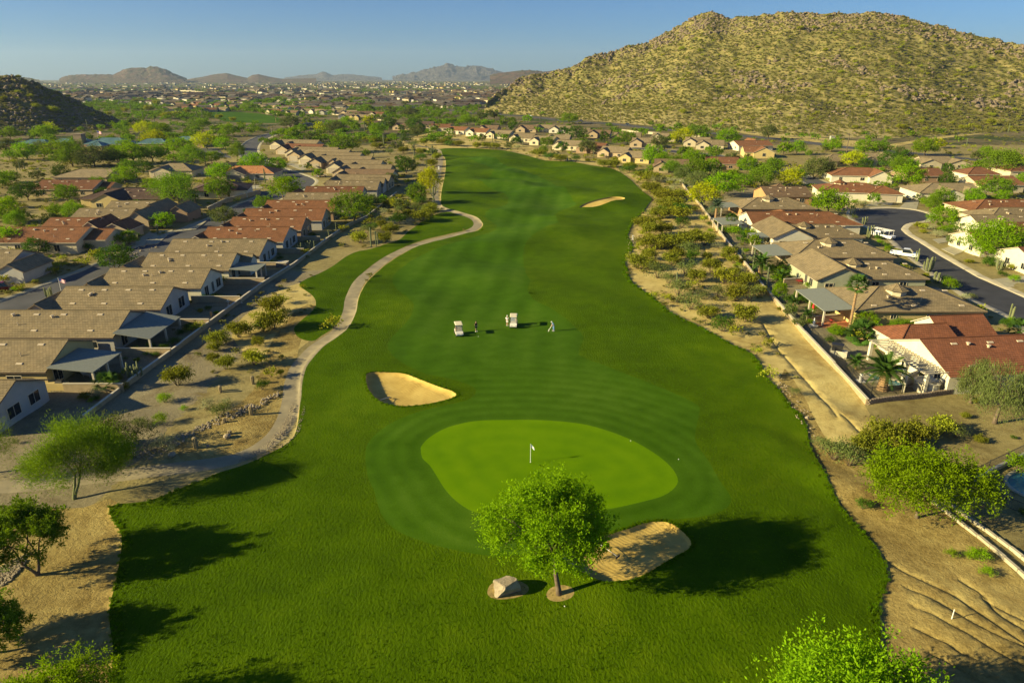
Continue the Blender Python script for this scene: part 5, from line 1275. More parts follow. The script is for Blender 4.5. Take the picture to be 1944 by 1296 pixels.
batch('210 375 110 90 g;310 480 90 75 m;400 480 110 85 m;520 635 180 240 w;640 460 120 75 m;60 600 130 95 m;150 600 90 60 m;240 610 120 100 n;160 695 160 80 p;430 645 90 65 n;360 695 160 75 y;45 700 120 80 n;860 480 130 65 m;960 475 120 50 n;1140 520 80 65 d;1270 485 160 95 m;1370 435 80 50 y;1680 515 120 65 m;760 560 130 60 y;1020 575 150 65 d;1800 615 230 115 p;610 880 230 140 m;1160 705 200 105 m;950 700 60 45 m;1010 715 70 45 m;800 655 60 40 m;880 660 80 45 m;1380 840 150 120 n;1750 770 190 125 n;1600 870 110 70 n;1380 975 190 115 m;1700 1190 360 200 m;1460 1095 110 85 g;1510 1000 80 60 d;1430 600 80 50 d;20 1080 60 80 d;120 1110 70 90 m;90 1040 60 45 n;1860 560 110 60 y;1530 600 80 45 n;580 620 90 90 w;1100 480 60 40 n;1930 620 80 60 n;1240 800 60 50 g', 1400, 160, 3.574)
batch('60 760 110 125 m;715 985 180 120 m;830 1030 90 75 m;500 1040 120 50 m;100 560 130 50 d;1370 685 110 85 m;130 900 90 110 g;200 980 100 90 g;430 770 80 60 n;230 780 120 70 n;950 1010 110 90 p;1060 1000 110 80 p;900 400 50 40 m;1800 470 110 60 g', 1464, 380, 4.05)
# ------------------------------------------------------------------ shrubs
def shrub_mesh(seed, n, L, W, mat, stems=10, Hh=1.7, Rr=1.7, dense=0.5):
    rs = np.random.RandomState(seed); tb = MB(); tips = []
    for i in range(stems):
        a = 6.28 * i / stems + rs.uniform(-.3, .3); r = Rr * rs.uniform(.45, 1.0); h = Hh * rs.uniform(.6, 1.0) * (1 - .35 * (r / Rr) ** 2)
        e = (math.cos(a) * r, math.sin(a) * r, h); m = (e[0] * .45, e[1] * .45, h * .6)
        tb.tube([(math.cos(a) * .06, math.sin(a) * .06, -.1), m, e], [.035, .022, .008], 3, caps=False)
        tips.append(e); tips.append((e[0] * .72 + rs.uniform(-.2, .2), e[1] * .72 + rs.uniform(-.2, .2), h * .86)); tips.append((m[0] + rs.uniform(-.25, .25), m[1] + rs.uniform(-.25, .25), m[2] + .25 * Hh))
    T = np.array(tips); idx = rs.randint(0, len(T), n)
    C = T[idx] + rs.normal(size=(n, 3)) * [Rr * .17, Rr * .17, Hh * .13]; C[:, 2] = np.clip(C[:, 2], .05, None)
    V, Fq = leaf_faces(C, rs.normal(size=(n, 3)) + [0, 0, .6], L * rs.uniform(.7, 1.3, n), W, rs)
    nb = len(tb.v); me = bpy.data.meshes.new('shrub')
    me.from_pydata(tb.v + V.tolist(), [], [list(f) for f in tb.f] + (Fq + nb).tolist()); me.materials.append(M['bark']); me.materials.append(M[mat])
    me.polygons.foreach_set('material_index', [0] * len(tb.f) + [1] * n); me.update(); return me
SH = {}
for key, mat, L, W, n in (('c', 'lf_olive', .22, .11, 2400), ('e', 'lf_grey', .18, .08, 1000), ('b', 'lf_bush', .24, .14, 1200), ('k', 'lf_dark', .16, .10, 1500), ('l', 'lf_pale', .2, .06, 700), ('m', 'lf_mesq', .18, .10, 1300)):
    SH[key] = [shrub_mesh(ord(key) * 7 + v, n, L, W, mat, 9 + 2 * v) for v in range(3)]
SH['s'] = [shrub_mesh(900 + v, 90, .42, .26, 'lf_scrub', 5, 1.2, 1.2) for v in range(3)]
SH['t'] = [shrub_mesh(950 + v, 160, .9, .55, 'lf_green', 6, 4.2, 3.2) for v in range(3)]
SH['v'] = [shrub_mesh(970 + v, 220, .5, .3, 'lf_bush', 7, 2.6, 2.4) for v in range(3)]
SNAME = {'c': ('creosote_shrub', 'olive green creosote shrub', 'shrub'), 'e': ('brittlebush_shrub', 'grey-green wispy shrub', 'shrub'), 'b': ('palo_verde_bush', 'yellow-green palo verde bush', 'bush'), 'k': ('clipped_bush', 'dark green rounded bush', 'bush'), 'l': ('desert_bush', 'pale straw-coloured desert bush', 'bush'), 'm': ('garden_bush', 'bright green garden bush', 'bush')}
def shrub(x, y, z, Rm, Hm, key, label=None, group=None):
    me = random.choice(SH[key]); nm, lb, cat = SNAME[key]
    o = link(nm, me, None, (x, y, z - .05), random.uniform(0, 6.28), (Rm / 1.7, Rm / 1.7, Hm / 1.7))
    return tag(o, label or 'AUTO:' + lb, cat, group)
def shrubs(s, ox, oy, k, key='c', group='desert shrubs on the sandy ground'):
    v = [t.split(',') for t in s.split()]
    for t in v:
        cx, cy, w = float(t[0]), float(t[1]), float(t[2]); kk = t[3] if len(t) > 3 else (random.choice('cccccebk' if 'garden' not in group and 'house' not in group else 'ccmkb') if key == 'c' else key)
        q = G(ox + cx / k, oy + (cy + w * .2) / k); d = math.hypot(q.y, CAM_H); r = w / k / F * d / 2
        shrub(q.x, q.y, q.z, r * 1.05, min(3.3, r * 1.35), kk, group=group)
shrubs('180,75,110 60,50,110 300,130,150 390,160,120 350,230,140 430,270,150 560,290,120 500,340,200 420,420,180 570,430,180 470,300,160 300,510,180 580,510,120,k 400,480,60 330,570,150 440,560,140 360,650,220 520,650,200 620,640,200 700,600,120 760,640,150 640,720,160 540,760,130 510,790,140 660,770,150 780,770,90 860,680,80,l 950,740,120 980,790,100 240,810,170 330,830,130 400,880,200,e 620,870,180 700,920,150 810,850,160 900,930,180 980,880,90 1090,950,160 560,1020,200,e 860,1040,160,e 1000,1060,180 1100,1060,200 650,1120,200,e 790,1200,150 1070,1220,200 900,1290,180 1180,1030,120 1040,860,80,l 480,930,140,e 330,760,120 1010,960,110 750,1060,120,e', 1150, 300, 4.05, group='desert shrubs in the sandy strip right of the fairway')
shrubs('20,725,80 90,730,80 160,735,80 250,740,60 320,745,60,l 480,780,120 560,800,140 640,820,100 750,830,70 840,840,40 960,860,110 1020,870,80 1140,900,120 1240,940,130 1300,960,110 1360,980,110,l 1300,1040,140 1400,1100,180 1440,1180,200 1520,1200,150 1380,1230,160 1460,990,100,l 1480,1040,100,l 1530,1000,90,l 1440,1060,80,l', 900, 90, 3.888, group='desert shrubs in the sandy strip right of the fairway')
shrubs('1200,760,120 1380,760,120 1340,830,120 1150,830,140 1310,720,90 1440,690,130,k 1510,640,80 1620,660,150 1700,620,120 1580,590,100 1500,570,90 1430,570,110 1330,620,80,l 1620,540,100,k 1380,560,90 1560,520,110,k 1700,590,90 1650,600,100 1450,610,80,e 1250,740,90,k 1700,250,90 1740,200,80 1680,330,70 1620,200,90 1550,250,80 1480,150,90 1380,160,80 1280,110,90 1260,80,70 1200,60,80 1340,70,100 1620,160,80 1560,100,90 1640,90,60 1500,60,100,k 1700,60,120 1780,80,110 1840,90,100 1900,95,90 1150,60,80', 400, 250, 4.05, group='desert shrubs between the cart path and the left back yards')
shrubs('480,150,200 480,260,230 400,290,150 220,330,180 60,390,170 370,410,110 340,540,180 120,580,150 20,530,100 540,640,60 400,740,110 300,500,90', 400, 550, 4.05, group='desert shrubs between the cart path and the left back yards')
shrubs('1370,650,220 1270,800,120,m 1240,960,120,m 1415,870,60,m 1600,850,150,l 1700,890,180,e 1740,820,90,l 1650,410,110 1270,1130,170,l 1180,1170,110,l 1320,1170,100,l 1080,980,110,e 750,760,140,l 740,860,90,l 1010,1240,50,e 120,1130,60,e 1160,390,80,k 1270,410,90,k 1340,360,80,k 1400,290,80,k 1460,250,90,k 1200,460,70,k 1140,450,70,m 850,670,90,m', 0, 560, 4.05, group='shrubs beside the left boundary wall')
shrubs('870,850,280 760,880,200 1310,780,210 1420,820,160 1490,690,70 1600,870,90 1860,850,50 1560,570,70 480,960,260,e 600,1010,240,e 700,930,200 1100,830,240 1050,900,200 390,900,150,e 180,500,90,e', 1464, 620, 4.05, group='shrubs on the bare dirt at the lower right')
shrubs('540,240,100 1060,530,70,m 1170,540,60,m 1220,540,110,m 1270,640,80,m 1490,290,60,k', 1464, 880, 3.115, group='shrubs on the bare dirt at the lower right')
# right back yards: bushes along and behind the boundary wall
shrubs('1240,600,90,m 1100,590,110,m 980,580,120,m 900,560,80,k 1160,640,100,m 820,420,110,e 860,400,90,e 960,460,90,e 1010,480,90,e 1310,870,110,m 1250,860,100,m 1320,930,110,m 1150,910,60,k 1400,1090,100,k 1500,1090,120,k 1560,1080,110,k 1380,1150,80,l 1420,1210,90,l 1460,1260,90,l 1700,990,110,m 1800,985,120,m 1600,990,90,k 1420,930,70,k 800,430,80,l 1000,560,80,m 1380,930,70,l', 1150, 300, 4.05, group='garden bushes in the right back yards')
shrubs('500,1020,90,k 540,1020,90,k 130,540,90,k 160,540,90,k 900,370,60,k 1370,640,110,k 1340,620,90,k 1000,960,120 1100,970,120 1180,970,100,m 1250,970,100,m 1130,200,70,b 1170,210,70,b 1230,220,80,l 1270,265,90,l 1310,270,90,l 1660,490,90,k 1770,570,70,k 1400,300,80,k 1850,510,90,l 1920,510,90,m 1310,230,70,m 1360,240,70,k 1180,30,90,m 1250,30,90,m 1340,60,80,k 640,20,60,m 700,30,80,l 720,70,60,l 640,140,60,e 820,290,60,k 880,350,60,k 1540,740,70,e', 1464, 380, 4.05, group='garden bushes in the right back yards')
shrubs('690,490,90,k 1720,740,100,k 1590,610,120,k 1650,610,90,k 430,260,60,b 380,210,30,k 540,210,30,k 500,545,30,k 445,545,30,m 390,555,30,m 30,690,130,k 90,680,90,k 350,640,130,k 1390,240,60,k 1250,320,60,k 1580,880,90,k 1650,870,90,k 1700,880,70,k 1600,960,60,k 1740,650,80,b 1180,130,110,m 1080,130,90,k 760,150,90,l 700,140,80,m 1560,890,60,k 1750,730,60,k 560,145,60,m 640,155,60,k 820,140,60,l 280,300,40,k 180,320,40,k 1800,50,60,b', 0, 350, 4.05, group='garden bushes around the left row houses')

def in_px(poly, x, y): return inside(np.array([[x, y]]), np.array(poly))[0]
occupied = np.array([(h[1][0], h[1][1]) for h in HOUSES])
def on_house(x, y, pad=1.0):
    for (root, loc, (a, b, c, d), rz) in HOUSES:
        dx, dy = x - loc[0], y - loc[1]
        if abs(dx) > 60 or abs(dy) > 40: continue
        u = dx * math.cos(rz) + dy * math.sin(rz); v = -dx * math.sin(rz) + dy * math.cos(rz)
        if a - pad < u < b + pad and c - pad < v < d + pad: return True
        if c - pad - 7 < v < d + pad and a - pad < u < a + 14 and abs(b - a) > 14 and loc[1] > 200: return True
    return False
HARD = [r[1] for r in REG if r[0] in ('trap', 'green', 'path', 'fair', 'lawn', 'road', 'kerb', 'pool', 'terra', 'patio', 'fair2')]
def scatter_pts(n, dens, ymin, ymax, rs, xlim=0.82, pad=True, power=1.6, house=True):
    "random ground points, thinned by distance; rejects built or grassed ground"
    y = (rs.uniform(ymin ** (1 - power + 1e-9), ymax ** (1 - power + 1e-9), n)) ** (1 / (1 - power + 1e-9)); x = rs.uniform(-1, 1, n) * xlim * y
    P = np.stack([x, y], 1); ok = np.ones(n, bool)
    for h in HARD:
        mn, mx = h.min(0), h.max(0)
        c = np.where(ok & (P[:, 0] > mn[0]) & (P[:, 0] < mx[0]) & (P[:, 1] > mn[1]) & (P[:, 1] < mx[1]))[0]
        if len(c): ok[c[inside(P[c], h)]] = False
    if dens is not None: ok &= rs.rand(n) < dens(P)
    P = P[ok]
    if house: P = P[[not on_house(a, b, .5) for a, b in P]]
    return P

# more garden and street trees filling the gaps between the houses
rsg = np.random.RandomState(77)
def fill_trees(x0, x1, y0, y1, n, kinds, hmin, hmax, grp):
    k = 0; t = 0; got = []
    while k < n and t < n * 40:
        t += 1; px, py = rsg.uniform(x0, x1), y0 + (y1 - y0) * rsg.rand() ** 1.3; q = G(px, py)
        if on_house(q.x, q.y, .8) or any(inside(np.array([[q.x, q.y]]), h)[0] for h in HARD) or any((px - a) ** 2 + (py - b) ** 2 * 4 < 260 for a, b in got): continue
        got.append((px, py)); r = rsg.uniform(1.8, 3.6); place_tree(q.x, q.y, q.z - .05, min(6.5, r * rsg.uniform(1.4, 1.7)), r, kinds[rsg.randint(len(kinds))], 'far' if r / q.y * F * 2 < 26 else 'mid', group=grp); k += 1
def fill_shrubs(x0, x1, y0, y1, n, kinds, rmin, rmax, grp):
    k = 0; t = 0
    while k < n and t < n * 40:
        t += 1; x, y = rsg.uniform(x0, x1), rsg.uniform(y0, y1)
        if on_house(x, y, .6) or any(inside(np.array([[x, y]]), h)[0] for h in HARD): continue
        r = rsg.uniform(rmin, rmax); shrub(x, y, Hs(x, y), r, r * rsg.uniform(.9, 1.5), kinds[rsg.randint(len(kinds))], group=grp); k += 1
fill_shrubs(46.5, 58, 96, 225, 60, 'mmklec', .5, 1.2, 'small plants in the right back yards')
fill_shrubs(-57, -50.6, 76, 215, 40, 'kmlec', .4, .9, 'small plants in the left back yards')
fill_shrubs(80, 102, 105, 215, 26, 'mklb', .5, 1.2, 'small plants in the right front yards')
fill_shrubs(100, 150, 120, 260, 60, 'mmklb', .6, 1.6, 'small plants around the cul-de-sac houses')
fill_shrubs(-100, -74, 110, 250, 24, 'kmlb', .5, 1.2, 'small plants along the left street')
fill_trees(0, 470, 296, 366, 18, 'mnnpgd', 3, 5, 'trees among the left houses and clubhouse')
fill_trees(0, 330, 360, 480, 12, 'mnpgd', 3, 5, 'trees among the left houses and clubhouse')
fill_trees(560, 800, 215, 300, 14, 'nnpgd', 3, 5, 'trees beyond the left row')
fill_trees(950, 1350, 225, 300, 20, 'nnpgd', 3, 5, 'trees among the far rows of houses')
fill_trees(1230, 1600, 285, 350, 16, 'mmnpg', 3, 5, 'trees between the far rows and right houses')
fill_trees(1600, 1944, 295, 420, 20, 'mmnpgd', 3, 5, 'trees around the cul-de-sac houses')

# geometry-nodes scatter (only for what nobody could count)
def gn_tree():
    ng = bpy.data.node_groups.new('scatter', 'GeometryNodeTree')
    ng.interface.new_socket('Geometry', in_out='INPUT', socket_type='NodeSocketGeometry')
    ng.interface.new_socket('Object', in_out='INPUT', socket_type='NodeSocketObject')
    ng.interface.new_socket('Geometry', in_out='OUTPUT', socket_type='NodeSocketGeometry')
    gi = ng.nodes.new('NodeGroupInput'); go = ng.nodes.new('NodeGroupOutput')
    iop = ng.nodes.new('GeometryNodeInstanceOnPoints'); oi = ng.nodes.new('GeometryNodeObjectInfo'); oi.inputs['As Instance'].default_value = True
    a1 = ng.nodes.new('GeometryNodeInputNamedAttribute'); a1.data_type = 'FLOAT_VECTOR'; a1.inputs[0].default_value = 'rot'
    a2 = ng.nodes.new('GeometryNodeInputNamedAttribute'); a2.data_type = 'FLOAT_VECTOR'; a2.inputs[0].default_value = 'scl'
    L = ng.links.new
    L(gi.outputs[0], iop.inputs['Points']); L(gi.outputs[1], oi.inputs[0]); L(oi.outputs['Geometry'], iop.inputs['Instance'])
    L(a1.outputs[0], iop.inputs['Rotation']); L(a2.outputs[0], iop.inputs['Scale']); L(iop.outputs[0], go.inputs[0])
    return ng
NG = gn_tree(); SOCK = [s.identifier for s in NG.interface.items_tree if s.name == 'Object'][0]
def scatter(name, P, S, src_mesh, rs, tilt=0.0, kind='stuff'):
    "P (n,3), S (n,) or (n,3)"
    n = len(P)
    if n == 0: return
    me = bpy.data.meshes.new(name); me.vertices.add(n); me.vertices.foreach_set('co', np.asarray(P, np.float32).ravel())
    S = np.asarray(S, float); S = np.repeat(S[:, None], 3, 1) if S.ndim == 1 else S
    rot = np.stack([rs.normal(size=n) * tilt, rs.normal(size=n) * tilt, rs.uniform(0, 6.28, n)], 1)
    for nm, arr in (('rot', rot), ('scl', S)):
        at = me.attributes.new(nm, 'FLOAT_VECTOR', 'POINT'); at.data.foreach_set('vector', arr.astype(np.float32).ravel())
    o = link(name, me); src = bpy.data.objects.new(name + '_source', src_mesh)
    md = o.modifiers.new('scatter', 'NODES'); md.node_group = NG; md[SOCK] = src
    return tag(o, kind=kind)

rs = np.random.RandomState(42)
def rock_mesh(seed, mat='rock', sub=2, rough=.25, flat=.75):
    import bmesh
    bm = bmesh.new(); bmesh.ops.create_icosphere(bm, subdivisions=sub, radius=1); r = np.random.RandomState(seed)
    cuts = [Vector(r.normal(size=3)).normalized() for _ in range(9)]
    for v in bm.verts:
        p = v.co.copy()
        for c in cuts:
            d = p.dot(c)
            if d > .72: p -= c * (d - .72) * .9
        p *= 1 + rough * (r.rand() - .5) * .35; p.z *= flat; v.co = p
    me = bpy.data.meshes.new('rock'); bm.to_mesh(me); bm.free(); me.materials.append(M[mat]); return me
ROCKS = [rock_mesh(i, 'rock', 1) for i in range(4)]; ROCKD = [rock_mesh(20 + i, 'rockd', 1) for i in range(4)]

# hill vegetation
for v in range(3):
    P = hill_pts(VR, 230, 8000, rs, .02, 1.0); scatter('hillside_scrub', P, rs.uniform(.5, 1.3, len(P)), SH['s'][v], rs, .15)
for v in range(2):
    P = hill_pts(VR, 230, 600, rs, .05, 1.0, dens=lambda c, vv: np.where(fbm(c[:, :, 0] / 60, c[:, :, 1] / 60, 31, 3) > .12, 1.0, .07) * (.4 + vv)); scatter('hillside_rocks', P, rs.uniform(.5, 2.0, len(P)) ** 1.3, ROCKD[v], rs, .4)
for v in range(2):
    P = hill_pts(VR, 230, 800, rs, .88, 1.0); scatter('ridge_rocks', P, rs.uniform(.6, 2.6, len(P)), ROCKD[2 + v], rs, .4)
P = hill_pts(VR, 230, 900, rs, .3, 1.0, dens=lambda c, vv: np.where(fbm(c[:, :, 0] / 45, c[:, :, 1] / 45, 51, 3) > .28, 1.0, 0.0)); scatter('hillside_outcrops', P, rs.uniform(1.0, 3.2, len(P)), ROCKD[1], rs, .5)
P = hill_pts(VR, 230, 420, rs, .05, .98); scatter('hillside_palo_verde_bushes', P, rs.uniform(.5, 1.2, len(P)), SH['v'][0], rs)
for v in range(2):
    P = hill_pts(VL, 110, 1500, rs, .02, 1.0); scatter('hillside_scrub', P, rs.uniform(.6, 1.3, len(P)), SH['s'][v], rs, .15)
    P = hill_pts(VL, 110, 1500, rs, .05, 1.0); scatter('hillside_rocks', P, rs.uniform(.5, 2.2, len(P)), ROCKD[v], rs, .4)
P = hill_pts(VL, 110, 60, rs, .05, .9); scatter('hillside_palo_verde_bushes', P, rs.uniform(.6, 1.2, len(P)), SH['v'][1], rs)
# the palo verde bushes on the hill that show largest: things of their own
for z_, V_, nv_, s_ in ((0, VR, 230, '840 150 40;250 250 34;530 330 26;430 440 30;550 475 26;80 480 22;250 560 40;355 510 22;470 610 34;645 510 22;750 640 30;780 340 24;940 350 24;1040 365 34;1110 375 22;1190 410 24;1380 400 22;1470 375 30;1690 345 34;1780 300 30;1810 270 34;1650 445 26;1610 490 26;1470 510 30;1350 540 24;1430 610 34;1180 580 34;1340 640 50;1110 640 36;1250 610 24;980 640 24;1640 640 40;1780 620 60;1780 575 34;1550 670 24;930 610 24;870 580 20;1060 470 22;940 430 24;1150 485 26;1540 540 28;1870 520 24;1000 130 26;590 135 18;340 260 34;1350 140 34;1090 245 24;1500 190 30;900 145 30;240 225 18;120 385 20;330 410 18;620 240 24;960 255 26;1260 460 26;1400 470 24'),):
    for it in s_.split(';'):
        a, b, w = (float(t) for t in it.split()); px, py = 1200 + a / 2.613, b / 2.613; w /= 2.613
        # nearest grid point on the front of the hill seen at this pixel
        Q = V_[:, :nv_].reshape(-1, 3); fw = Q[:, 1] * cP - (Q[:, 2] - CAM_H) * sP; up = Q[:, 1] * sP + (Q[:, 2] - CAM_H) * cP
        qx = CX + F * Q[:, 0] / fw; qy = CY - F * up / fw; i = int(np.argmin((qx - px) ** 2 + (qy - py) ** 2)); q = Q[i]
        r = max(1.6, w / F * q[1] / 2); shrub(q[0], q[1], q[2] - .3, r, r * 1.0, 'b', group='palo verde bushes on the right hill')
for it in '230 370 50;265 450 70;400 480 80;25 390 60;390 620 80;515 345 40;140 235 50;720 530 80;930 590 80;1040 580 70;620 510 60;920 470 60;1100 460 70;1160 420 70;800 500 60;1300 510 80;1380 480 60;1620 520 60;1720 540 60;1230 520 90;1000 400 50'.split(';'):
    a, b, w = (float(t) for t in it.split()); px, py = a / 3.888, 90 + b / 3.888; w /= 3.888
    if px < 150 and py < 240:
        Q = VL[:, :110].reshape(-1, 3); fw = Q[:, 1] * cP - (Q[:, 2] - CAM_H) * sP; up = Q[:, 1] * sP + (Q[:, 2] - CAM_H) * cP
        qx = CX + F * Q[:, 0] / fw; qy = CY - F * up / fw; i = int(np.argmin((qx - px) ** 2 + (qy - py) ** 2)); q = Q[i]
    else: q = G(px, py + 2)
    r = max(1.6, w / F * q[1] / 2); shrub(q[0], q[1], q[2] - .2, r, r * 1.1, 'b', group='palo verde bushes below the left hill')

# desert scrub between 60 m and 1 km (uncountable)
def dens_mid(P):
    f = fbm(P[:, 0] / 30, P[:, 1] / 30, 17, 3)
    d = np.clip(.5 + f, 0.05, 1)
    x, y = P[:, 0], P[:, 1]
    row = ((x < -48) & (x > -86) & (y < 255)) | ((x > 40) & (x < 150) & (y > 60) & (y < 250))
    return np.where(row, .04, d) * np.where((y < 150) & (x > -48) & (x < 60), .4, 1) * (y > 84)
P = scatter_pts(34000, dens_mid, 55, 1000, rs, xlim=1.15, power=1.1)
P = np.column_stack([P, H(P[:, 0], P[:, 1]) - .05]); k = rs.randint(0, 4, len(P))
for v in range(3): scatter('desert_scrub', P[k == v], rs.uniform(.22, .8, (k == v).sum()) * np.clip(.5 + P[k == v][:, 1] / 300, .5, 1.2), SH['s'][v], rs, .1)
scatter('desert_scrub', P[k == 3], rs.uniform(.3, .8, (k == 3).sum()), SH['v'][2], rs, .1)
# trees of the far plain
for v in range(3):
    P = scatter_pts(13000, lambda P: np.clip(.55 + 1.1 * fbm(P[:, 0] / 150, P[:, 1] / 150, 23, 3), .03, 1) * np.where((P[:, 0] > -40) & (P[:, 1] < 1000), 0.12, 1) * np.where(P[:, 1] < 700, .25, 1), 430, 7500, rs, power=1.35, house=False)
    P = np.column_stack([P, np.zeros(len(P))]); scatter('distant_trees', P, rs.uniform(.55, 1.35, len(P)), SH['t'][v], rs)
# far buildings: 150 nearest as things, the rest as one mass
BW = ['white', 'cream', 'tan', 'white', 'grey', 'yellow']; BR = ['grey', 'tan2', 'grey', 'grey', 'dark', 'brown']
FB = []
for i in range(6):
    m1 = MB(); m1.box(-7, 7, -5, 5, -.3, 3); m1.box(-9, -4, -9, -4, -.3, 2.8)
    r = MB(); roof_block(r, -7, 7, -5, 5, 3, 4.6, ('h', 'g') if i % 2 else ('g', 'g'), 'x', None, .4, False); roof_block(r, -9, -4, -9, -4, 2.8, 3.8, ('g', 'g'), 'y', None, .4, False)
    j = MB(); b = len(m1.v); j.v = m1.v + r.v; j.f = m1.f + [[q + b for q in f] for f in r.f]; j.mi = m1.mi + [1] * len(r.f); j.uv = [None] * len(j.f)
    FB.append(j.mesh('distant_house', [M['stucco_' + BW[i]], M['tile_' + BR[i]]]))
Pb = scatter_pts(9000, lambda P: np.clip(.5 + 1.2 * fbm(P[:, 0] / 220, P[:, 1] / 220, 37, 3), .02, 1) * np.where(P[:, 0] > .02 * P[:, 1] - 70, np.where(P[:, 1] < 1150, 0, 1), 1) * np.where((P[:, 0] < -.28 * P[:, 1]) & (P[:, 1] < 1300), .15, 1), 920, 7000, rs, power=1.7, house=False)
Pb = Pb[np.argsort(Pb[:, 1])]; near_b, far_b = Pb[:150], Pb[150:]
nb_names = ['white house, pale roof', 'cream house, tan roof', 'tan house, grey roof', 'white house, low roof', 'grey house, dark roof', 'yellow house, brown roof']
for q in near_b:
    i = random.randrange(6); s = random.uniform(.9, 1.5)
    tag(link('distant_house', FB[i], None, (q[0], q[1], 0), random.uniform(-.6, .6), s), 'AUTO:small ' + nb_names[i] + ', far plain', 'house', 'small houses scattered over the far plain')
k = rs.randint(0, 6, len(far_b))
for i in range(6): 
    q = far_b[k == i]; scatter('distant_buildings', np.column_stack([q, np.zeros(len(q))]), np.stack([rs.uniform(.9, 2.2, len(q)), rs.uniform(.9, 1.5, len(q)), rs.uniform(.9, 1.8, len(q))], 1), FB[i], rs)
# ------------------------------------------------------------------ garden walls and fences
def wall_run(label, pts, h, t, mat, grp=None, name='boundary_wall', cap=True, cat='wall'):
    root = empty(name, (pts[0][0], pts[0][1], 0)); tag(root, label, cat, grp)
    for a, b in zip(pts[:-1], pts[1:]):
        d = math.hypot(b[0] - a[0], b[1] - a[1]); rz = math.atan2(b[1] - a[1], b[0] - a[0]); z = min(Hs(*a), Hs(*b)) - .25
        mb = MB(); mb.box(-.02, d, -t / 2, t / 2, 0, h + .25)
        mb.obj('wall_panel', mat, root, loc=(a[0] - pts[0][0], a[1] - pts[0][1], z), rot=rz)
        if cap:
            mb = MB(); mb.box(-.05, d + .05, -t / 2 - .05, t / 2 + .05, 0, .07)
            mb.obj('wall_cap', M['trim'], root, loc=(a[0] - pts[0][0], a[1] - pts[0][1], z + h + .252), rot=rz)
    return root
M['blockwall'] = mat_tile('tan_block_wall', (0.36, 0.28, 0.17), 0.4, 0.2, .1, .8)
M['blockwall'] = simple('tan_block_wall', (0.38, 0.29, 0.165), 0.9, 0.15, 1.2, 'pos', bmp=.3)
LWALL = [G0(*p) for p in [(160, 797), (247, 730), (346, 658), (440, 587), (499, 543), (558, 506), (622, 457), (662, 430), (696, 415), (725, 392), (753, 368)]]
LWALL = [(x, y) for x, y in LWALL]
wall_run('long low tan block wall behind the left row back yards', LWALL, .75, .22, M['blockwall'])
RWALL = [G0(*p) for p in [(1290, 345), (1308, 369), (1328, 391), (1372, 453), (1412, 502), (1446, 546), (1478, 581), (1526, 637), (1582, 697), (1645, 766)]]
wall_run('long tan block wall running beside the sandy strip on the right', RWALL, .8, .25, M['blockwall'])
wall_run('dark street side wall below the very dark hip roof, on the left', [G0(*p) for p in [(395, 402), (430, 385), (495, 368)]], 1.4, .25, M['blockwall'])
wall_run('pale retaining wall along the far end of the golf hole', [G0(*p) for p in [(590, 213), (640, 219), (700, 226), (740, 232)]], 1.0, .3, M['kerb'])
wall_run('long pale highway sound wall across the left of the far plain', [G0(*p) for p in [(290, 171), (370, 175), (450, 183), (520, 187), (600, 190)]], 3.0, .5, M['kerb'])
wall_run('pale block wall behind the second row of houses by the hill road', [G0(*p) for p in [(1180, 250), (1260, 257), (1345, 262)]], 1.5, .3, M['kerb'])
# side walls between left back yards
for i, yy in enumerate((80.3, 92.8, 105.5, 118.0, 130.2, 142.5, 155.0, 168.0)):
    wall_run('AUTO:short tan side wall between two back yards', [(-58.0, yy), (-50.3 + i * .35, yy)], 1.2, .2, M['blockwall'], 'side walls between the left back yards', 'side_wall')
for i, (px, py, px2) in enumerate(((1452, 470, 1480), (1418, 425, 1450), (1487, 540, 1560), (1530, 612, 1600))):
    a = G0(px, py); b = G0(px2, py - 4)
    wall_run('AUTO:low side wall between two right back yards', [a, b], 1.1, .2, M['blockwall'], 'side walls between the right back yards', 'side_wall')

def iron_fence(label, pts, h=1.3, z0=0.0):
    root = empty('iron_fence', (pts[0][0], pts[0][1], 0)); tag(root, label, 'fence', 'black iron fences')
    for a, b in zip(pts[:-1], pts[1:]):
        d = math.hypot(b[0] - a[0], b[1] - a[1]); rz = math.atan2(b[1] - a[1], b[0] - a[0]); z = min(Hs(*a), Hs(*b)) + z0
        loc = (a[0] - pts[0][0], a[1] - pts[0][1], z)
        n = max(1, int(d / 2.4))
        for i in range(n + 1):
            mb = MB(); mb.box(i * d / n - .04, i * d / n + .04, -.04, .04, 0, h + .08); mb.obj('post', M['metal_dark'], root, loc=loc, rot=rz)
        for zz in (.12, h - .1):
            mb = MB(); mb.box(.04, d - .04, -.02, .02, zz, zz + .04); mb.obj('rail', M['metal_dark'], root, loc=loc, rot=rz)
        mb = MB()
        for i in range(1, int(d / .13)): mb.box(i * .13 - .009, i * .13 + .009, -.009, .009, .16, h)
        o = mb.obj('picket', M['metal_dark'], root, loc=loc, rot=rz); o['kind'] = 'stuff'
iron_fence('black iron pool fence on top of the low wall by the white pool house', [(x + .25, y) for x, y in (G0(1537, 640), G0(1582, 690), G0(1648, 757))] + [G0(1711, 752), G0(1826, 741)], 1.2, .5)
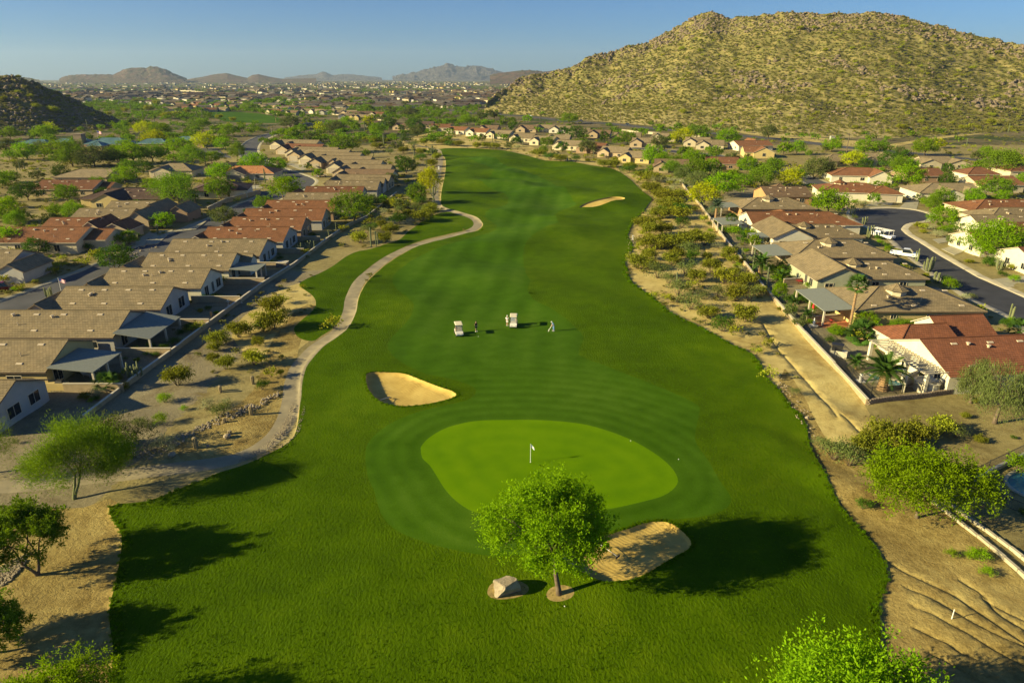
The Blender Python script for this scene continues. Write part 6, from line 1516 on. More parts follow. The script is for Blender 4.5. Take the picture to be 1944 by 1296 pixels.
# low stone wall under that fence, built of separate blocks
sw = empty('stone_wall', (*G0(1645, 766), 0)); tag(sw, 'low rough stone wall closing the pool yard of the white pool house', 'wall')
bl = []
for i in range(3):
    mb = MB(); w_ = .36; mb.hexa([(-w_ / 2, -.16, 0), (w_ / 2, -.14, .01), (w_ / 2 - .02, .16, 0), (-w_ / 2 + .01, .15, 0), (-w_ / 2 + .02, -.13, .19), (w_ / 2 - .03, -.13, .18), (w_ / 2 - .03, .13, .19), (-w_ / 2 + .03, .12, .18)]); bl.append(mb.mesh('stone_block', M['stone']))
a = Vector((*G0(1647, 766), 0)); b = Vector((*G0(1828, 744), 0)); L_ = (b - a).length; ux = (b - a).normalized(); rz = math.atan2(ux.y, ux.x); nb = int(L_ / .38)
for r_ in range(4):
    for i in range(nb):
        q = a + ux * ((i + .5 * (r_ % 2)) * .38 + .19)
        if r_ * nb + i > 290: break
        o = link('stone_block', random.choice(bl), sw, (q.x - sw.location.x, q.y - sw.location.y, Hs(q.x, q.y) - .1 + r_ * .2), rz + random.uniform(-.03, .03))
iron_fence('black iron fence on a tan wall at the right frame edge', [G0(1850, 905), G0(1875, 893), G0(1944, 860), G0(2000, 835)], 1.3, .1)
iron_fence('black iron fence round the small pool in the lower right corner', [G0(1870, 925), G0(1905, 962), G0(1960, 985), G0(2050, 1000)], 1.2, .1)
wall_run('tan block wall below the iron fence at the right frame edge', [G0(1848, 912), G0(1876, 899), G0(1944, 866), G0(2000, 841)], .6, .2, M['blockwall'])

# concrete drainage channel, lower right
ch = empty('drainage_channel', (*G0(1780, 950), 0)); tag(ch, 'straight concrete drainage channel with two pale kerbs at lower right', 'channel')
A0, A1 = Vector((*G0(1768, 950), 0)), Vector((*G0(1990, 1140), 0)); B0, B1 = Vector((*G0(1790, 948), 0)), Vector((*G0(1990, 1105), 0))
def beam(name, p, q, w_, z0, z1, m, par):
    d = (q - p).length; mb = MB(); mb.box(0, d, -w_ / 2, w_ / 2, z0, z1)
    return mb.obj(name, m, par, loc=(p.x - par.location.x, p.y - par.location.y, Hs(p.x, p.y)), rot=math.atan2(q.y - p.y, q.x - p.x))
nseg = 9
for i in range(nseg):
    for P0, P1 in ((A0, A1), (B0, B1)):
        beam('kerb_section', P0.lerp(P1, i / nseg), P0.lerp(P1, (i + .97) / nseg), .28, -.2, .30, M['kerb'], ch)
mid0, mid1 = A0.lerp(B0, .5), A1.lerp(B1, .5)
beam('channel_bed', mid0, mid1, 1.0, -.1, .07, M['concrete'], ch)

# ------------------------------------------------------------------ pools
M['water'] = new_mat('pool_water')[0]; b_ = M['water'].node_tree.nodes['Principled BSDF']; b_.inputs['Base Color'].default_value = (0.04, 0.20, 0.24, 1); b_.inputs['Roughness'].default_value = 0.06; bump(M['water'].node_tree, b_, noise(M['water'].node_tree, coords(M['water'].node_tree, 'pos'), 2.5, 3), .15, .05)
def pool(label, poly, deep=.0):
    c = poly.mean(0); root = empty('swimming_pool', (c[0], c[1], Hs(c[0], c[1]))); tag(root, label, 'pool')
    n = len(poly); q = poly - c; out = offset_poly(poly, .3) - c; inn = offset_poly(poly, -.02) - c
    mb = MB(); z1 = .06
    vs = [(p[0], p[1], z1) for p in out] + [(p[0], p[1], z1) for p in inn] + [(p[0], p[1], -.6) for p in inn] + [(p[0], p[1], -.3) for p in out]
    fs = []
    for i in range(n):
        j = (i + 1) % n
        fs += [(i, j, n + j, n + i), (n + i, n + j, 2 * n + j, 2 * n + i), (3 * n + i, 3 * n + j, j, i)]
    mb.add(vs, fs); mb.obj('pool_edge', M['kerb'], root)
    mb = MB(); mb.add([(p[0], p[1], -.12) for p in inn], [tuple(range(n))]); mb.obj('pool_water', M['water'], root)
pool('blue swimming pool in the paved yard of the white pool house', POOL1)
pool('dark blue swimming pool cut by the right edge above the drainage channel', POOL2)

# ------------------------------------------------------------------ palms
def frond_mesh(L=2.6, n=9, mat='lf_palm', droop=1.0, w=.55):
    mb = MB()
    pts = []
    for i in range(n + 1):
        t = i / n; pts.append(Vector((L * t * (1 - .12 * t), 0, L * (.42 * t - .75 * droop * t * t))))
    mb.tube(pts, [.045 * (1 - .8 * i / n) for i in range(n + 1)], 3, caps=False)
    for i in range(1, n * 3):
        t = i / (n * 3); k = min(int(t * n), n - 1); p = pts[k].lerp(pts[k + 1], t * n - k); ll = w * math.sin(math.pi * (t * .86 + .1)) + .1
        for sd in (-1, 1):
            e = p + Vector((ll * .55, sd * ll, -ll * .28)); mb.add([p + Vector((-.05, 0, 0)), p + Vector((.06, 0, 0)), e], [(0, 1, 2)])
    return mb.mesh('frond', M[mat])
def fan_mesh(mat='lf_palm', R_=.9):
    mb = MB(); mb.tube([(0, 0, 0), (.7, 0, .25), (1.1, 0, .2)], [.03, .022, .015], 3, caps=False)
    for i in range(13):
        a = (i - 6) * .24; e = Vector((1.1 + R_ * math.cos(a), R_ * math.sin(a), .2 - .25 * abs(math.sin(a)) - .15)); s = Vector((-math.sin(a), math.cos(a), 0)) * .07
        m_ = Vector((1.1, 0, .2)).lerp(e, .55); mb.add([(1.1, 0, .2), m_ + s, e, m_ - s], [(0, 1, 2, 3)])
    return mb.mesh('frond', M[mat])
FROND = {'date': frond_mesh(), 'blue': frond_mesh(2.6, 9, 'lf_palmblue', .8), 'fan': fan_mesh(), 'small': frond_mesh(1.5, 6, 'lf_palm', 1.1, .4)}
def palm(px, py, Ht, kind, label, rt=.28, nf=30, fs=1.0, name='date_palm'):
    p = G(px, py); t = empty(name, (p.x, p.y, p.z), random.uniform(0, 6)); tag(t, label, 'palm')
    mb = MB(); prof = []; z = -.1; k = 0
    while z < Ht:
        rr_ = rt * (1.15 if k % 2 else .92) * (1.15 - .2 * min(1, z / Ht)); prof.append((rr_, z)); z += .16; k += 1
    prof += [(rt * 1.25, Ht), (rt * .5, Ht + .3), (.01, Ht + .35)]
    mb.lathe(prof, 9); mb.obj('trunk', M['palm_bark'], t)
    for i in range(nf):
        az = i * 2.39996; el = math.radians(78 - 105 * (i / nf))
        o = link('frond', FROND[kind], t, (math.cos(az) * rt * .5, math.sin(az) * rt * .5, Ht + .1), (0, -el, az), fs * random.uniform(.88, 1.1))
        o.rotation_euler = (random.uniform(-.2, .2), -el, az)
    return t
palm(1674, 740, 2.5, 'date', 'stout date palm with thick diamond-bark trunk beside the swimming pool', .55, 40, 1.15)
palm(1613, 622, 7.0, 'fan', 'tall slim fan palm rising in front of the wide-patio-cover house', .2, 34, 1.0, 'fan_palm')
palm(1358, 418, 3.9, 'blue', 'blue-green date palm behind the wall beside yellow blossoming tree', .3, 34, 1.1)
palm(1443, 520, 2.2, 'date', 'date palm with short fat trunk beside tall green cactus, right back yards', .38, 34, 1.05)
palm(1386, 438, 3.0, 'fan', 'queen palm between the blue-green date palm and the sage hip house', .15, 24, .9, 'fan_palm')
palm(1636, 648, .7, 'fan', 'squat wide fan palm left of the white pool house', .3, 40, 1.5, 'fan_palm')
palm(1624, 700, .8, 'small', 'small young palm left of the stout pool palm', .12, 20, 1.1, 'young_palm')
palm(1755, 722, .8, 'small', 'small dark palm inside the round white planter', .1, 18, .8, 'young_palm')
palm(1480, 535, .6, 'date', 'low spreading palm behind the wall, beside the sage-gabled house', .2, 26, 1.0)
palm(1505, 586, 1.2, 'small', 'thin young palm near the red patio umbrella', .1, 18, .9, 'young_palm')
palm(1531, 612, 1.3, 'small', 'thin young palm left of the terracotta terrace', .1, 18, .9, 'young_palm')
palm(1852, 618, .8, 'fan', 'little fan palm at right end of the wide-patio-cover house wall', .12, 18, .7, 'fan_palm')
palm(1930, 644, 1.4, 'fan', 'bushy fan palm beside the street at the right edge', .2, 30, 1.0, 'fan_palm')
palm(205, 742, .9, 'fan', 'small bright fan palm beside the left boundary wall', .12, 22, .9, 'fan_palm')
palm(120, 378, 3.0, 'fan', 'palm beside the long brick-red roofed house', .15, 22, 1.0, 'fan_palm')
palm(372, 392, 2.2, 'fan', 'small palm under the yellow-green street tree on the left', .13, 20, .9, 'fan_palm')
palm(524, 232, 5, 'fan', 'tall palm beside the far street curve on the left', .2, 20, 1.2, 'fan_palm')

# ------------------------------------------------------------------ cacti
def column(mb, pts, rr_, n=8):
    P = [Vector(p) for p in pts]; m = len(P); rad = [rr_ * (.82 if i == 0 else 1.0) for i in range(m)]; rad[-1] = rr_ * .35
    b0 = len(mb.v); mb.tube(P, rad, n * 2)
    for i in range(m):   # ribs
        c = P[i]
        for k in range(0, n * 2, 2):
            v = Vector(mb.v[b0 + i * n * 2 + k]); mb.v[b0 + i * n * 2 + k] = tuple(c + (v - c) * .80)
def saguaro(x, y, z, h, arms=0, label=None, group='saguaro cacti', r=None):
    r = r or max(.16, h * .042); t = empty('saguaro_cactus', (x, y, z), random.uniform(-.5, .5)); tag(t, label or 'AUTO:green columnar saguaro cactus' + (' with raised arms' if arms else ''), 'cactus', group)
    mb = MB(); column(mb, [(0, 0, -.2), (0, 0, h * .3), (.02, 0, h * .7), (0, 0, h * .95), (0, 0, h)], r); mb.obj('stem', M['cactus'], t)
    for i in range(arms):
        a = i * 3.1 + random.uniform(-.6, .6); zz = h * random.uniform(.42, .6); d = r * 3.0; ca, sa = math.cos(a), math.sin(a); ah = h * random.uniform(.22, .38)
        mb = MB(); column(mb, [(ca * r * .6, sa * r * .6, zz), (ca * d * .75, sa * d * .75, zz + r * .3), (ca * d, sa * d, zz + r * 2), (ca * d, sa * d, zz + ah), (ca * d, sa * d, zz + ah + r)], r * .62); mb.obj('arm', M['cactus'], t)
    return t
def cact_px(s, ox, oy, k):
    for it in s.split(';'):
        v = it.split(); cx, by, hp = (float(q) for q in v[:3]); arms = int(v[3]) if len(v) > 3 else 0
        p = G(ox + cx / k, oy + by / k); d = math.hypot(p.y, CAM_H); dep = math.atan2(CAM_H, p.y); h = min(9, max(2.2, hp / k / F * d / math.cos(dep)))
        saguaro(p.x, p.y, p.z, h, arms)
cact_px('1235 890 150;1272 882 115;1286 870 90;1715 560 130 3;1705 210 100 3;1565 190 90 2;1660 280 60;1330 110 80;1255 200 55;420 395 105 1;910 820 60;965 760 50;800 910 70;1475 60 40', 400, 250, 4.05)
cact_px('945 640 90 1;1085 740 90;1215 640 50;1470 660 50;855 700 40;1310 800 80;1010 810 50;775 640 100 2;720 640 80 2;600 590 60;1400 880 50', 450, 90, 3.888)
cact_px('135 705 60;360 730 60;540 770 50;720 790 60;880 820 60;1330 880 60;50 690 40;690 840 40;1000 540 60', 900, 90, 3.888)
cact_px('910 440 75 1;970 480 75;1060 540 60;1145 570 50;650 610 70;1455 530 55;1495 520 55;1340 490 75 2;1245 500 45;1075 450 60;1135 460 50;1600 500 50 1;150 910 60;185 905 50;130 930 40;490 600 40;1390 470 40;1520 880 70;1015 980 50', 0, 90, 3.888)
cact_px('180 250 80;165 240 40;540 230 60;405 310 40;280 260 50;450 280 30;1550 430 60;1835 330 60;930 330 30', 1400, 160, 3.574)
cact_px('1235 990 150;1130 860 160;1045 770 80;540 1000 120', 1150, 300, 4.05)
# columnar clusters: each stem a part
def cluster(px, py, n, h, spread, label):
    p = G(px, py); t = empty('column_cactus', p); tag(t, label, 'cactus', 'clustered column cacti')
    for i in range(n):
        a = i * 2.4; d = spread * math.sqrt((i + .3) / n); hh = h * random.uniform(.55, 1.0)
        mb = MB(); column(mb, [(math.cos(a) * d * .5, math.sin(a) * d * .5, -.1), (math.cos(a) * d, math.sin(a) * d, hh * .3), (math.cos(a) * d * 1.05, math.sin(a) * d * 1.05, hh * .95), (math.cos(a) * d * 1.05, math.sin(a) * d * 1.05, hh)], .13, 5); mb.obj('stem', M['cactus2'], t)
cluster(1649, 452, 9, 3.4, .9, 'tall column cactus cluster beside the parked white work truck')
cluster(1640, 425, 6, 2.4, .7, 'shorter column cactus cluster just above the work truck cactus')
cluster(1617, 408, 7, 2.6, .8, 'column cactus cluster beside the big round tree at the cul-de-sac')
cluster(1740, 496, 4, 3.0, .5, 'slim column cactus cluster between white pickup and street')
cluster(1762, 515, 10, 3.4, 1.0, 'tallest column cactus cluster along the right street')
cluster(1778, 537, 8, 2.4, .9, 'column cactus cluster at the right end of the sage-gabled house')
cluster(1918, 606, 3, 2.8, .35, 'pair of column cacti by the road near the right edge')
cluster(1897, 512, 9, 2.8, 1.1, 'column cactus cluster below the huge street-side mesquite')
cluster(256, 718, 11, 2.6, 1.1, 'organ pipe cactus in shade behind the left boundary wall')
cluster(97, 570, 4, 3.0, .4, 'column cactus cluster beside the small flag on the left street')
cluster(90, 563, 3, 2.0, .5, 'short cactus pair left of the flag pole cactus')
cluster(42, 533, 7, 3.0, .9, 'branching dark cactus cluster in front of the small tan edge house')
cluster(236, 458, 3, 3.0, .4, 'twin cactus in front of the red pillared house right end')
cluster(262, 456, 3, 2.6, .4, 'thin cactus pair beside the driveway of zigzag red house')
cluster(300, 442, 3, 3.0, .4, 'cactus pair at the broken-eave tan house')
cluster(568, 478, 6, 2.4, .8, 'cactus cluster in the yard of the nearest red left-row house')
cluster(587, 474, 5, 2.2, .7, 'cactus cluster at the wall below the red left-row houses')
cluster(1432, 512, 4, 2.6, .3, 'pair of tall cactus left of the short fat date palm')
def barrel(px, py, h, r, label):
    p = G(px, py); mb = MB(); column(mb, [(0, 0, -.1), (0, 0, h * .2), (0, 0, h * .75), (0, 0, h * .95), (0, 0, h)], r, 9)
    o = mb.obj('barrel_cactus', M['barrel'], loc=p); tag(o, label, 'cactus', 'barrel cacti on the left dirt')
for (cx, cy, h, r, lb) in ((372, 850, 1.35, .27, 'tallest tan barrel cactus above the cart path bend'), (477, 786, 1.05, .24, 'tan barrel cactus beside the rocks left of the path'), (419, 745, .9, .2, 'dark barrel cactus left of the small round shrubs'), (480, 728, 1.1, .24, 'tan barrel cactus near the path narrowing'), (418, 742, .8, .2, 'small barrel cactus further left on the dirt'), (426, 802, .6, .2, 'stubby barrel cactus among river rocks'), (436, 823, .4, .25, 'round low barrel cactus behind the white rock'), (400, 632, .8, .2, 'barrel cactus near the left boundary wall'), (401, 600, .9, .18, 'small barrel cactus behind the wall by the two-window house')):
    barrel(cx, cy, h, r, lb)

# ------------------------------------------------------------------ rocks
def rock(px, py, w, h, label, seed, mat='rock', sub=2, name='rock', grp='rocks on the left dirt', flat=None):
    p = G(px, py); me = rock_mesh(seed, mat, sub, .2, 1.0); o = link(name, me, None, (p.x, p.y, p.z + h * .3), random.uniform(0, 6), (w / 2, w / 2, h / 1.6))
    tag(o, label, 'rock', grp); return o
def boulder():
    import bmesh
    bm = bmesh.new(); bmesh.ops.create_icosphere(bm, subdivisions=4, radius=1); r = np.random.RandomState(5)
    planes = [((0, 0, 1), .62), ((.5, -.75, .35), .66), ((-.8, -.4, .35), .72), ((.2, -.95, -.35), .55), ((.95, 0, .2), .75), ((-.3, .9, .3), .7), ((.6, .6, .5), .74), ((-.95, .2, -.1), .78)]
    for v in bm.verts:
        p = v.co.copy()
        for n_, d_ in planes:
            n_ = Vector(n_).normalized(); d = p.dot(n_)
            if d > d_: p -= n_ * (d - d_)
        k = 1 + .07 * float(vn(p.x * 4, p.y * 4 + p.z * 3, 3)) + .018 * float(vn(p.x * 11 + p.z * 6, p.y * 11, 4)); p *= k
        v.co = p
    me = bpy.data.meshes.new('boulder'); bm.to_mesh(me); bm.free(); me.materials.append(M['rock'])
    p = G(962, 1126); o = link('boulder', me, None, (p.x, p.y + .3, p.z + .42), R(15), (1.3, 1.0, .98)); tag(o, 'big flat-topped pale granite boulder left of the feature mesquite trunk', 'boulder')
boulder()
rock(432, 830, .9, .55, 'pale grey rock beside the low round barrel cactus', 31); rock(326, 866, .9, .6, 'pale tan rock left of the cart path bend', 32); rock(395, 848, .4, .3, 'small rock right of the tallest barrel cactus', 33)
rock(1532, 794, .5, .35, 'pale rock on dirt at the right lawn edge', 34, grp='rocks on the right dirt'); rock(1648, 766, .5, .3, 'white stone at the corner of the tan boundary wall', 35, grp='rocks on the right dirt')
for i, (cx, cy, w_) in enumerate(((1345, 510, 36), (1495, 522, 36), (1580, 535, 20), (1645, 538, 24), (1655, 562, 18))):
    rock(900 + cx / 3.888, 90 + cy / 3.888 + 1, w_ / 3.888 / F * 620, 1.6, 'AUTO:pale hill-foot boulder', 40 + i, sub=1, grp='pale boulders at the foot of the hill')
for i, (cx, cy) in enumerate(((1205, 300 + 180), (1196, 492), (1212, 452), (1500, 745))):
    pass
def rock_bed(pp, n, smin, smax, name='river_rocks'):
    poly = ground_poly(pp, smooth=False); mn, mx = poly.min(0), poly.max(0); Q = rs.uniform(mn, mx, (n * 4, 2)); Q = Q[inside(Q, poly)][:n]
    k = rs.randint(0, 4, len(Q)); z = H(Q[:, 0], Q[:, 1])
    for v in range(4): scatter(name, np.column_stack([Q[k == v], z[k == v] + .03]), rs.uniform(smin, smax, (k == v).sum()), ROCKS[v], rs, .4)
rock_bed([(250, 862), (300, 845), (360, 815), (420, 785), (480, 765), (530, 742), (528, 752), (480, 780), (430, 800), (380, 820), (330, 850), (280, 875)], 650, .06, .2)
rock_bed([(0, 1075), (50, 1050), (48, 1068), (25, 1100), (0, 1115), (-40, 1130), (-40, 1080)], 700, .06, .17)
rock_bed([(500, 845), (540, 800), (556, 765), (563, 768), (552, 810), (520, 850), (470, 872), (440, 880)], 260, .05, .11)
rock_bed([(555, 830), (572, 790), (576, 770), (580, 775), (570, 815), (545, 845), (500, 866), (480, 875)], 200, .05, .10)
rock_bed([(1190, 450), (1215, 445), (1225, 475), (1200, 490), (1188, 478)], 50, .08, .25)
rock_bed([(1470, 700), (1500, 740), (1540, 790), (1550, 830), (1530, 820), (1500, 775), (1475, 735)], 70, .05, .16)
rock_bed([(150, 440), (250, 440), (300, 470), (200, 500), (140, 480)], 250, .12, .4)
rock_bed([(1560, 370), (1620, 385), (1640, 400), (1600, 400), (1560, 385)], 220, .15, .5)

# tufts along the turf edge and in the near rough
def tuft_mesh(seed, n=26, h=.22, r=.16):
    q = np.random.RandomState(seed); V = []; Fc = []
    for i in range(n):
        a = q.uniform(0, 6.28); d = q.uniform(0, r); x, y = math.cos(a) * d, math.sin(a) * d; b = q.uniform(0, 6.28); w_ = .022; hh = h * q.uniform(.6, 1.2); lx, ly = q.normal(0, .07, 2)
        k = len(V); V += [(x - math.cos(b) * w_, y - math.sin(b) * w_, -.02), (x + math.cos(b) * w_, y + math.sin(b) * w_, -.02), (x + lx, y + ly, hh)]; Fc.append((k, k + 1, k + 2))
    me = bpy.data.meshes.new('tuft'); me.from_pydata(V, [], Fc); me.materials.append(M['lf_grass']); return me
TU = [tuft_mesh(i) for i in range(2)]
ed = resample(LAWN); ed = ed[(ed[:, 1] > 30) & (ed[:, 1] < 210)]
nrm = np.repeat(ed, 9, 0) + rs.normal(size=(len(ed) * 9, 2)) * .35
nrm = nrm[inside(nrm, offset_poly(LAWN, .12)) & (seg_dist(nrm, PATHC, False) > 2.6)]
scatter('grass_edge', np.column_stack([nrm, H(nrm[:, 0], nrm[:, 1])]), rs.uniform(.7, 1.5, len(nrm)) * np.clip(nrm[:, 1] / 90, .7, 1.6), TU[0], rs, .15)
Q = np.stack([rs.uniform(-45, 45, 42000), 30 + 60 * rs.rand(42000) ** 1.3], 1)
Q = Q[inside(Q, LAWN) & ~inside(Q, offset_poly(FAIR, .3)) & (np.abs(Q[:, 0]) < .82 * Q[:, 1] + 5)]
for t_ in (TRAP1, TRAP2, offset_poly(GREEN, .5)): Q = Q[~inside(Q, offset_poly(t_, .1))]
Q = Q[rs.rand(len(Q)) < np.clip(.55 + fbm(Q[:, 0] / 3, Q[:, 1] / 3, 3, 3), .1, 1)]
scatter('rough_grass', np.column_stack([Q, H(Q[:, 0], Q[:, 1])]), rs.uniform(.22, .42, len(Q)), TU[1], rs, .2)
for t_ in (TRAP1, TRAP2):
    e_ = np.repeat(resample(offset_poly(t_, .12)), 10, 0); e_ = e_ + rs.normal(size=e_.shape) * .16; e_ = e_[~inside(e_, t_)]
    d_ = seg_dist(e_, t_); side = np.clip(-(e_[:, 0] - t_.mean(0)[0]) / 4 - (e_[:, 1] - t_.mean(0)[1]) / 8, 0, 1)
    scatter('bunker_lip_grass', np.column_stack([e_, H(e_[:, 0], e_[:, 1]) + RIMH * side * np.clip(1 - d_ / 3.5, 0, 1)]), rs.uniform(.4, .8, len(e_)), TU[0], rs, .3)
# ------------------------------------------------------------------ golf things
M['white_paint'] = simple('white_glossy_paint', (0.80, 0.78, 0.72), 0.3, 0.02)
M['cart_body'] = simple('ivory_cart_body', (0.72, 0.68, 0.58), 0.3, 0.03)
M['cart_roof'] = simple('cream_cart_roof', (0.70, 0.62, 0.40), 0.5, 0.03)
M['seat'] = simple('tan_vinyl_seat', (0.55, 0.40, 0.20), 0.5, 0.05)
M['rubber'] = simple('black_rubber', (0.015, 0.015, 0.015), 0.8, 0.1)
M['rim'] = simple('grey_wheel_rim', (0.35, 0.35, 0.35), 0.35, 0.05, metal=.6)
M['skin'] = simple('skin', (0.50, 0.29, 0.19), 0.55, 0.05)
M['red'] = simple('red_painted_metal', (0.55, 0.03, 0.03), 0.5, 0.05)
M['blue'] = simple('blue_plastic', (0.02, 0.06, 0.35), 0.4, 0.05)
M['wood_pole'] = simple('weathered_wooden_pole', (0.12, 0.09, 0.06), 0.9, 0.2)
M['lamp_red'] = simple('red_tail_lamp', (0.4, 0.02, 0.02), 0.3, 0.02); M['lamp'] = simple('clear_headlamp', (0.7, 0.7, 0.65), 0.15, 0.02)
def wheel(par, x, y, r, w_, name='wheel'):
    me = _wheel.get((r, w_))
    if not me:
        a = MB(); a.lathe([(r * .55, -w_ / 2), (r * .95, -w_ / 2), (r, -w_ * .3), (r, w_ * .3), (r * .95, w_ / 2), (r * .55, w_ / 2)], 16); b = MB(); b.lathe([(.001, -w_ * .42), (r * .55, -w_ * .42), (r * .56, w_ * .42), (.001, w_ * .42)], 12)
        me = _wheel[(r, w_)] = (a.mesh('tyre', M['rubber'], True), b.mesh('rim', M['rim']))
    o = link(name, me[0], par, (x, y, r), (math.pi / 2, 0, 0)); link('rim', me[1], o); return o
_wheel = {}
def golf_cart(px, py, rz, label):
    p = G(px, py); t = empty('golf_cart', p, rz); tag(t, label, 'golf cart', 'golf carts on the fairway')
    # x forward
    b = MB(); prof = [(-1.15, .28), (1.25, .28), (1.3, .45), (1.12, .72), (.62, .86), (.55, .42), (-.28, .42), (-.32, .70), (-1.12, .72)]
    n = len(prof); vs = [(x, -.56, z) for x, z in prof] + [(x, .56, z) for x, z in prof]
    b.add(vs, [tuple(range(n))[::-1], tuple(range(n, 2 * n))] + [(i, (i + 1) % n, n + (i + 1) % n, n + i) for i in range(n)])
    b.obj('body', M['cart_body'], t)
    b = MB(); b.hexa([(-1.05, -.60, 1.86), (.72, -.58, 1.84), (.72, .58, 1.84), (-1.05, .60, 1.86), (-.95, -.52, 1.94), (.62, -.50, 1.93), (.62, .50, 1.93), (-.95, .52, 1.94)]); b.obj('roof', M['cart_roof'], t)
    for sx, sy in ((.62, .5), (.62, -.5), (-.9, .5), (-.9, -.5)):
        b = MB(); b.tube([(sx * (1.35 if sx > 0 else 1), sy, .8 if sx > 0 else .72), (sx, sy, 1.86)], [.022, .022], 5); b.obj('roof_post', M['metal_dark'], t)
    b = MB(); b.box(-.32, .2, -.5, .5, .70, .84); b.obj('seat', M['seat'], t); b = MB(); b.hexa([(-.42, -.5, .84), (-.30, -.5, .84), (-.30, .5, .84), (-.42, .5, .84), (-.50, -.5, 1.22), (-.40, -.5, 1.22), (-.40, .5, 1.22), (-.50, .5, 1.22)]); b.obj('backrest', M['seat'], t)
    b = MB(); b.hexa([(.80, -.5, .86), (.815, -.5, .86), (.815, .5, .86), (.80, .5, .86), (.62, -.5, 1.8), (.635, -.5, 1.8), (.635, .5, 1.8), (.62, .5, 1.8)]); b.obj('windshield', M['cglass'], t)
    b = MB(); pts = [(.42 + .06 * math.cos(a), .25 + .17 * math.cos(a + 0) * 0 + .17 * math.sin(a), 1.02 + .12 * math.cos(a)) for a in np.linspace(0, 6.28, 13)]; b.tube(pts, [.014] * 13, 4, caps=False); b.tube([(.62, .25, .86), (.44, .25, 1.02)], [.018, .018], 5); b.obj('steering_wheel', M['metal_dark'], t)
    for i, y in enumerate((-.22, .22)):
        b = MB(); b.lathe([(.13, .5), (.14, .9), (.15, 1.28), (.001, 1.28)], 9, cx=-.98, cy=y)
        bag = b.obj('golf_bag', M['metal_dark'] if i else M['blue'], t)
        b = MB()
        for k in range(6): b.tube([(-.98 + .05 * math.cos(k), y + .05 * math.sin(k), 1.2), (-.98 + .09 * math.cos(k), y + .09 * math.sin(k), 1.48)], [.01, .016], 4)
        b.obj('club', M['rim'], bag)
    for sx in (.86, -.78):
        for sy in (.52, -.52): wheel(t, sx, sy, .23, .2)
    for y in (-.34, .34): b = MB(); b.box(1.27, 1.30, y - .08, y + .08, .5, .6); b.obj('headlight', M['lamp'], t)
    return t
m_, nt_, bs_ = new_mat('clear_windshield'); bs_.inputs['Base Color'].default_value = (.5, .55, .55, 1); bs_.inputs['Roughness'].default_value = .05; bs_.inputs['Alpha'].default_value = .35; M['cglass'] = m_
golf_cart(871, 635, R(-78), 'white golf cart facing the camera, left one of the pair')
golf_cart(975, 619, R(-93), 'cream-roofed golf cart with tan seats beside the person in white')

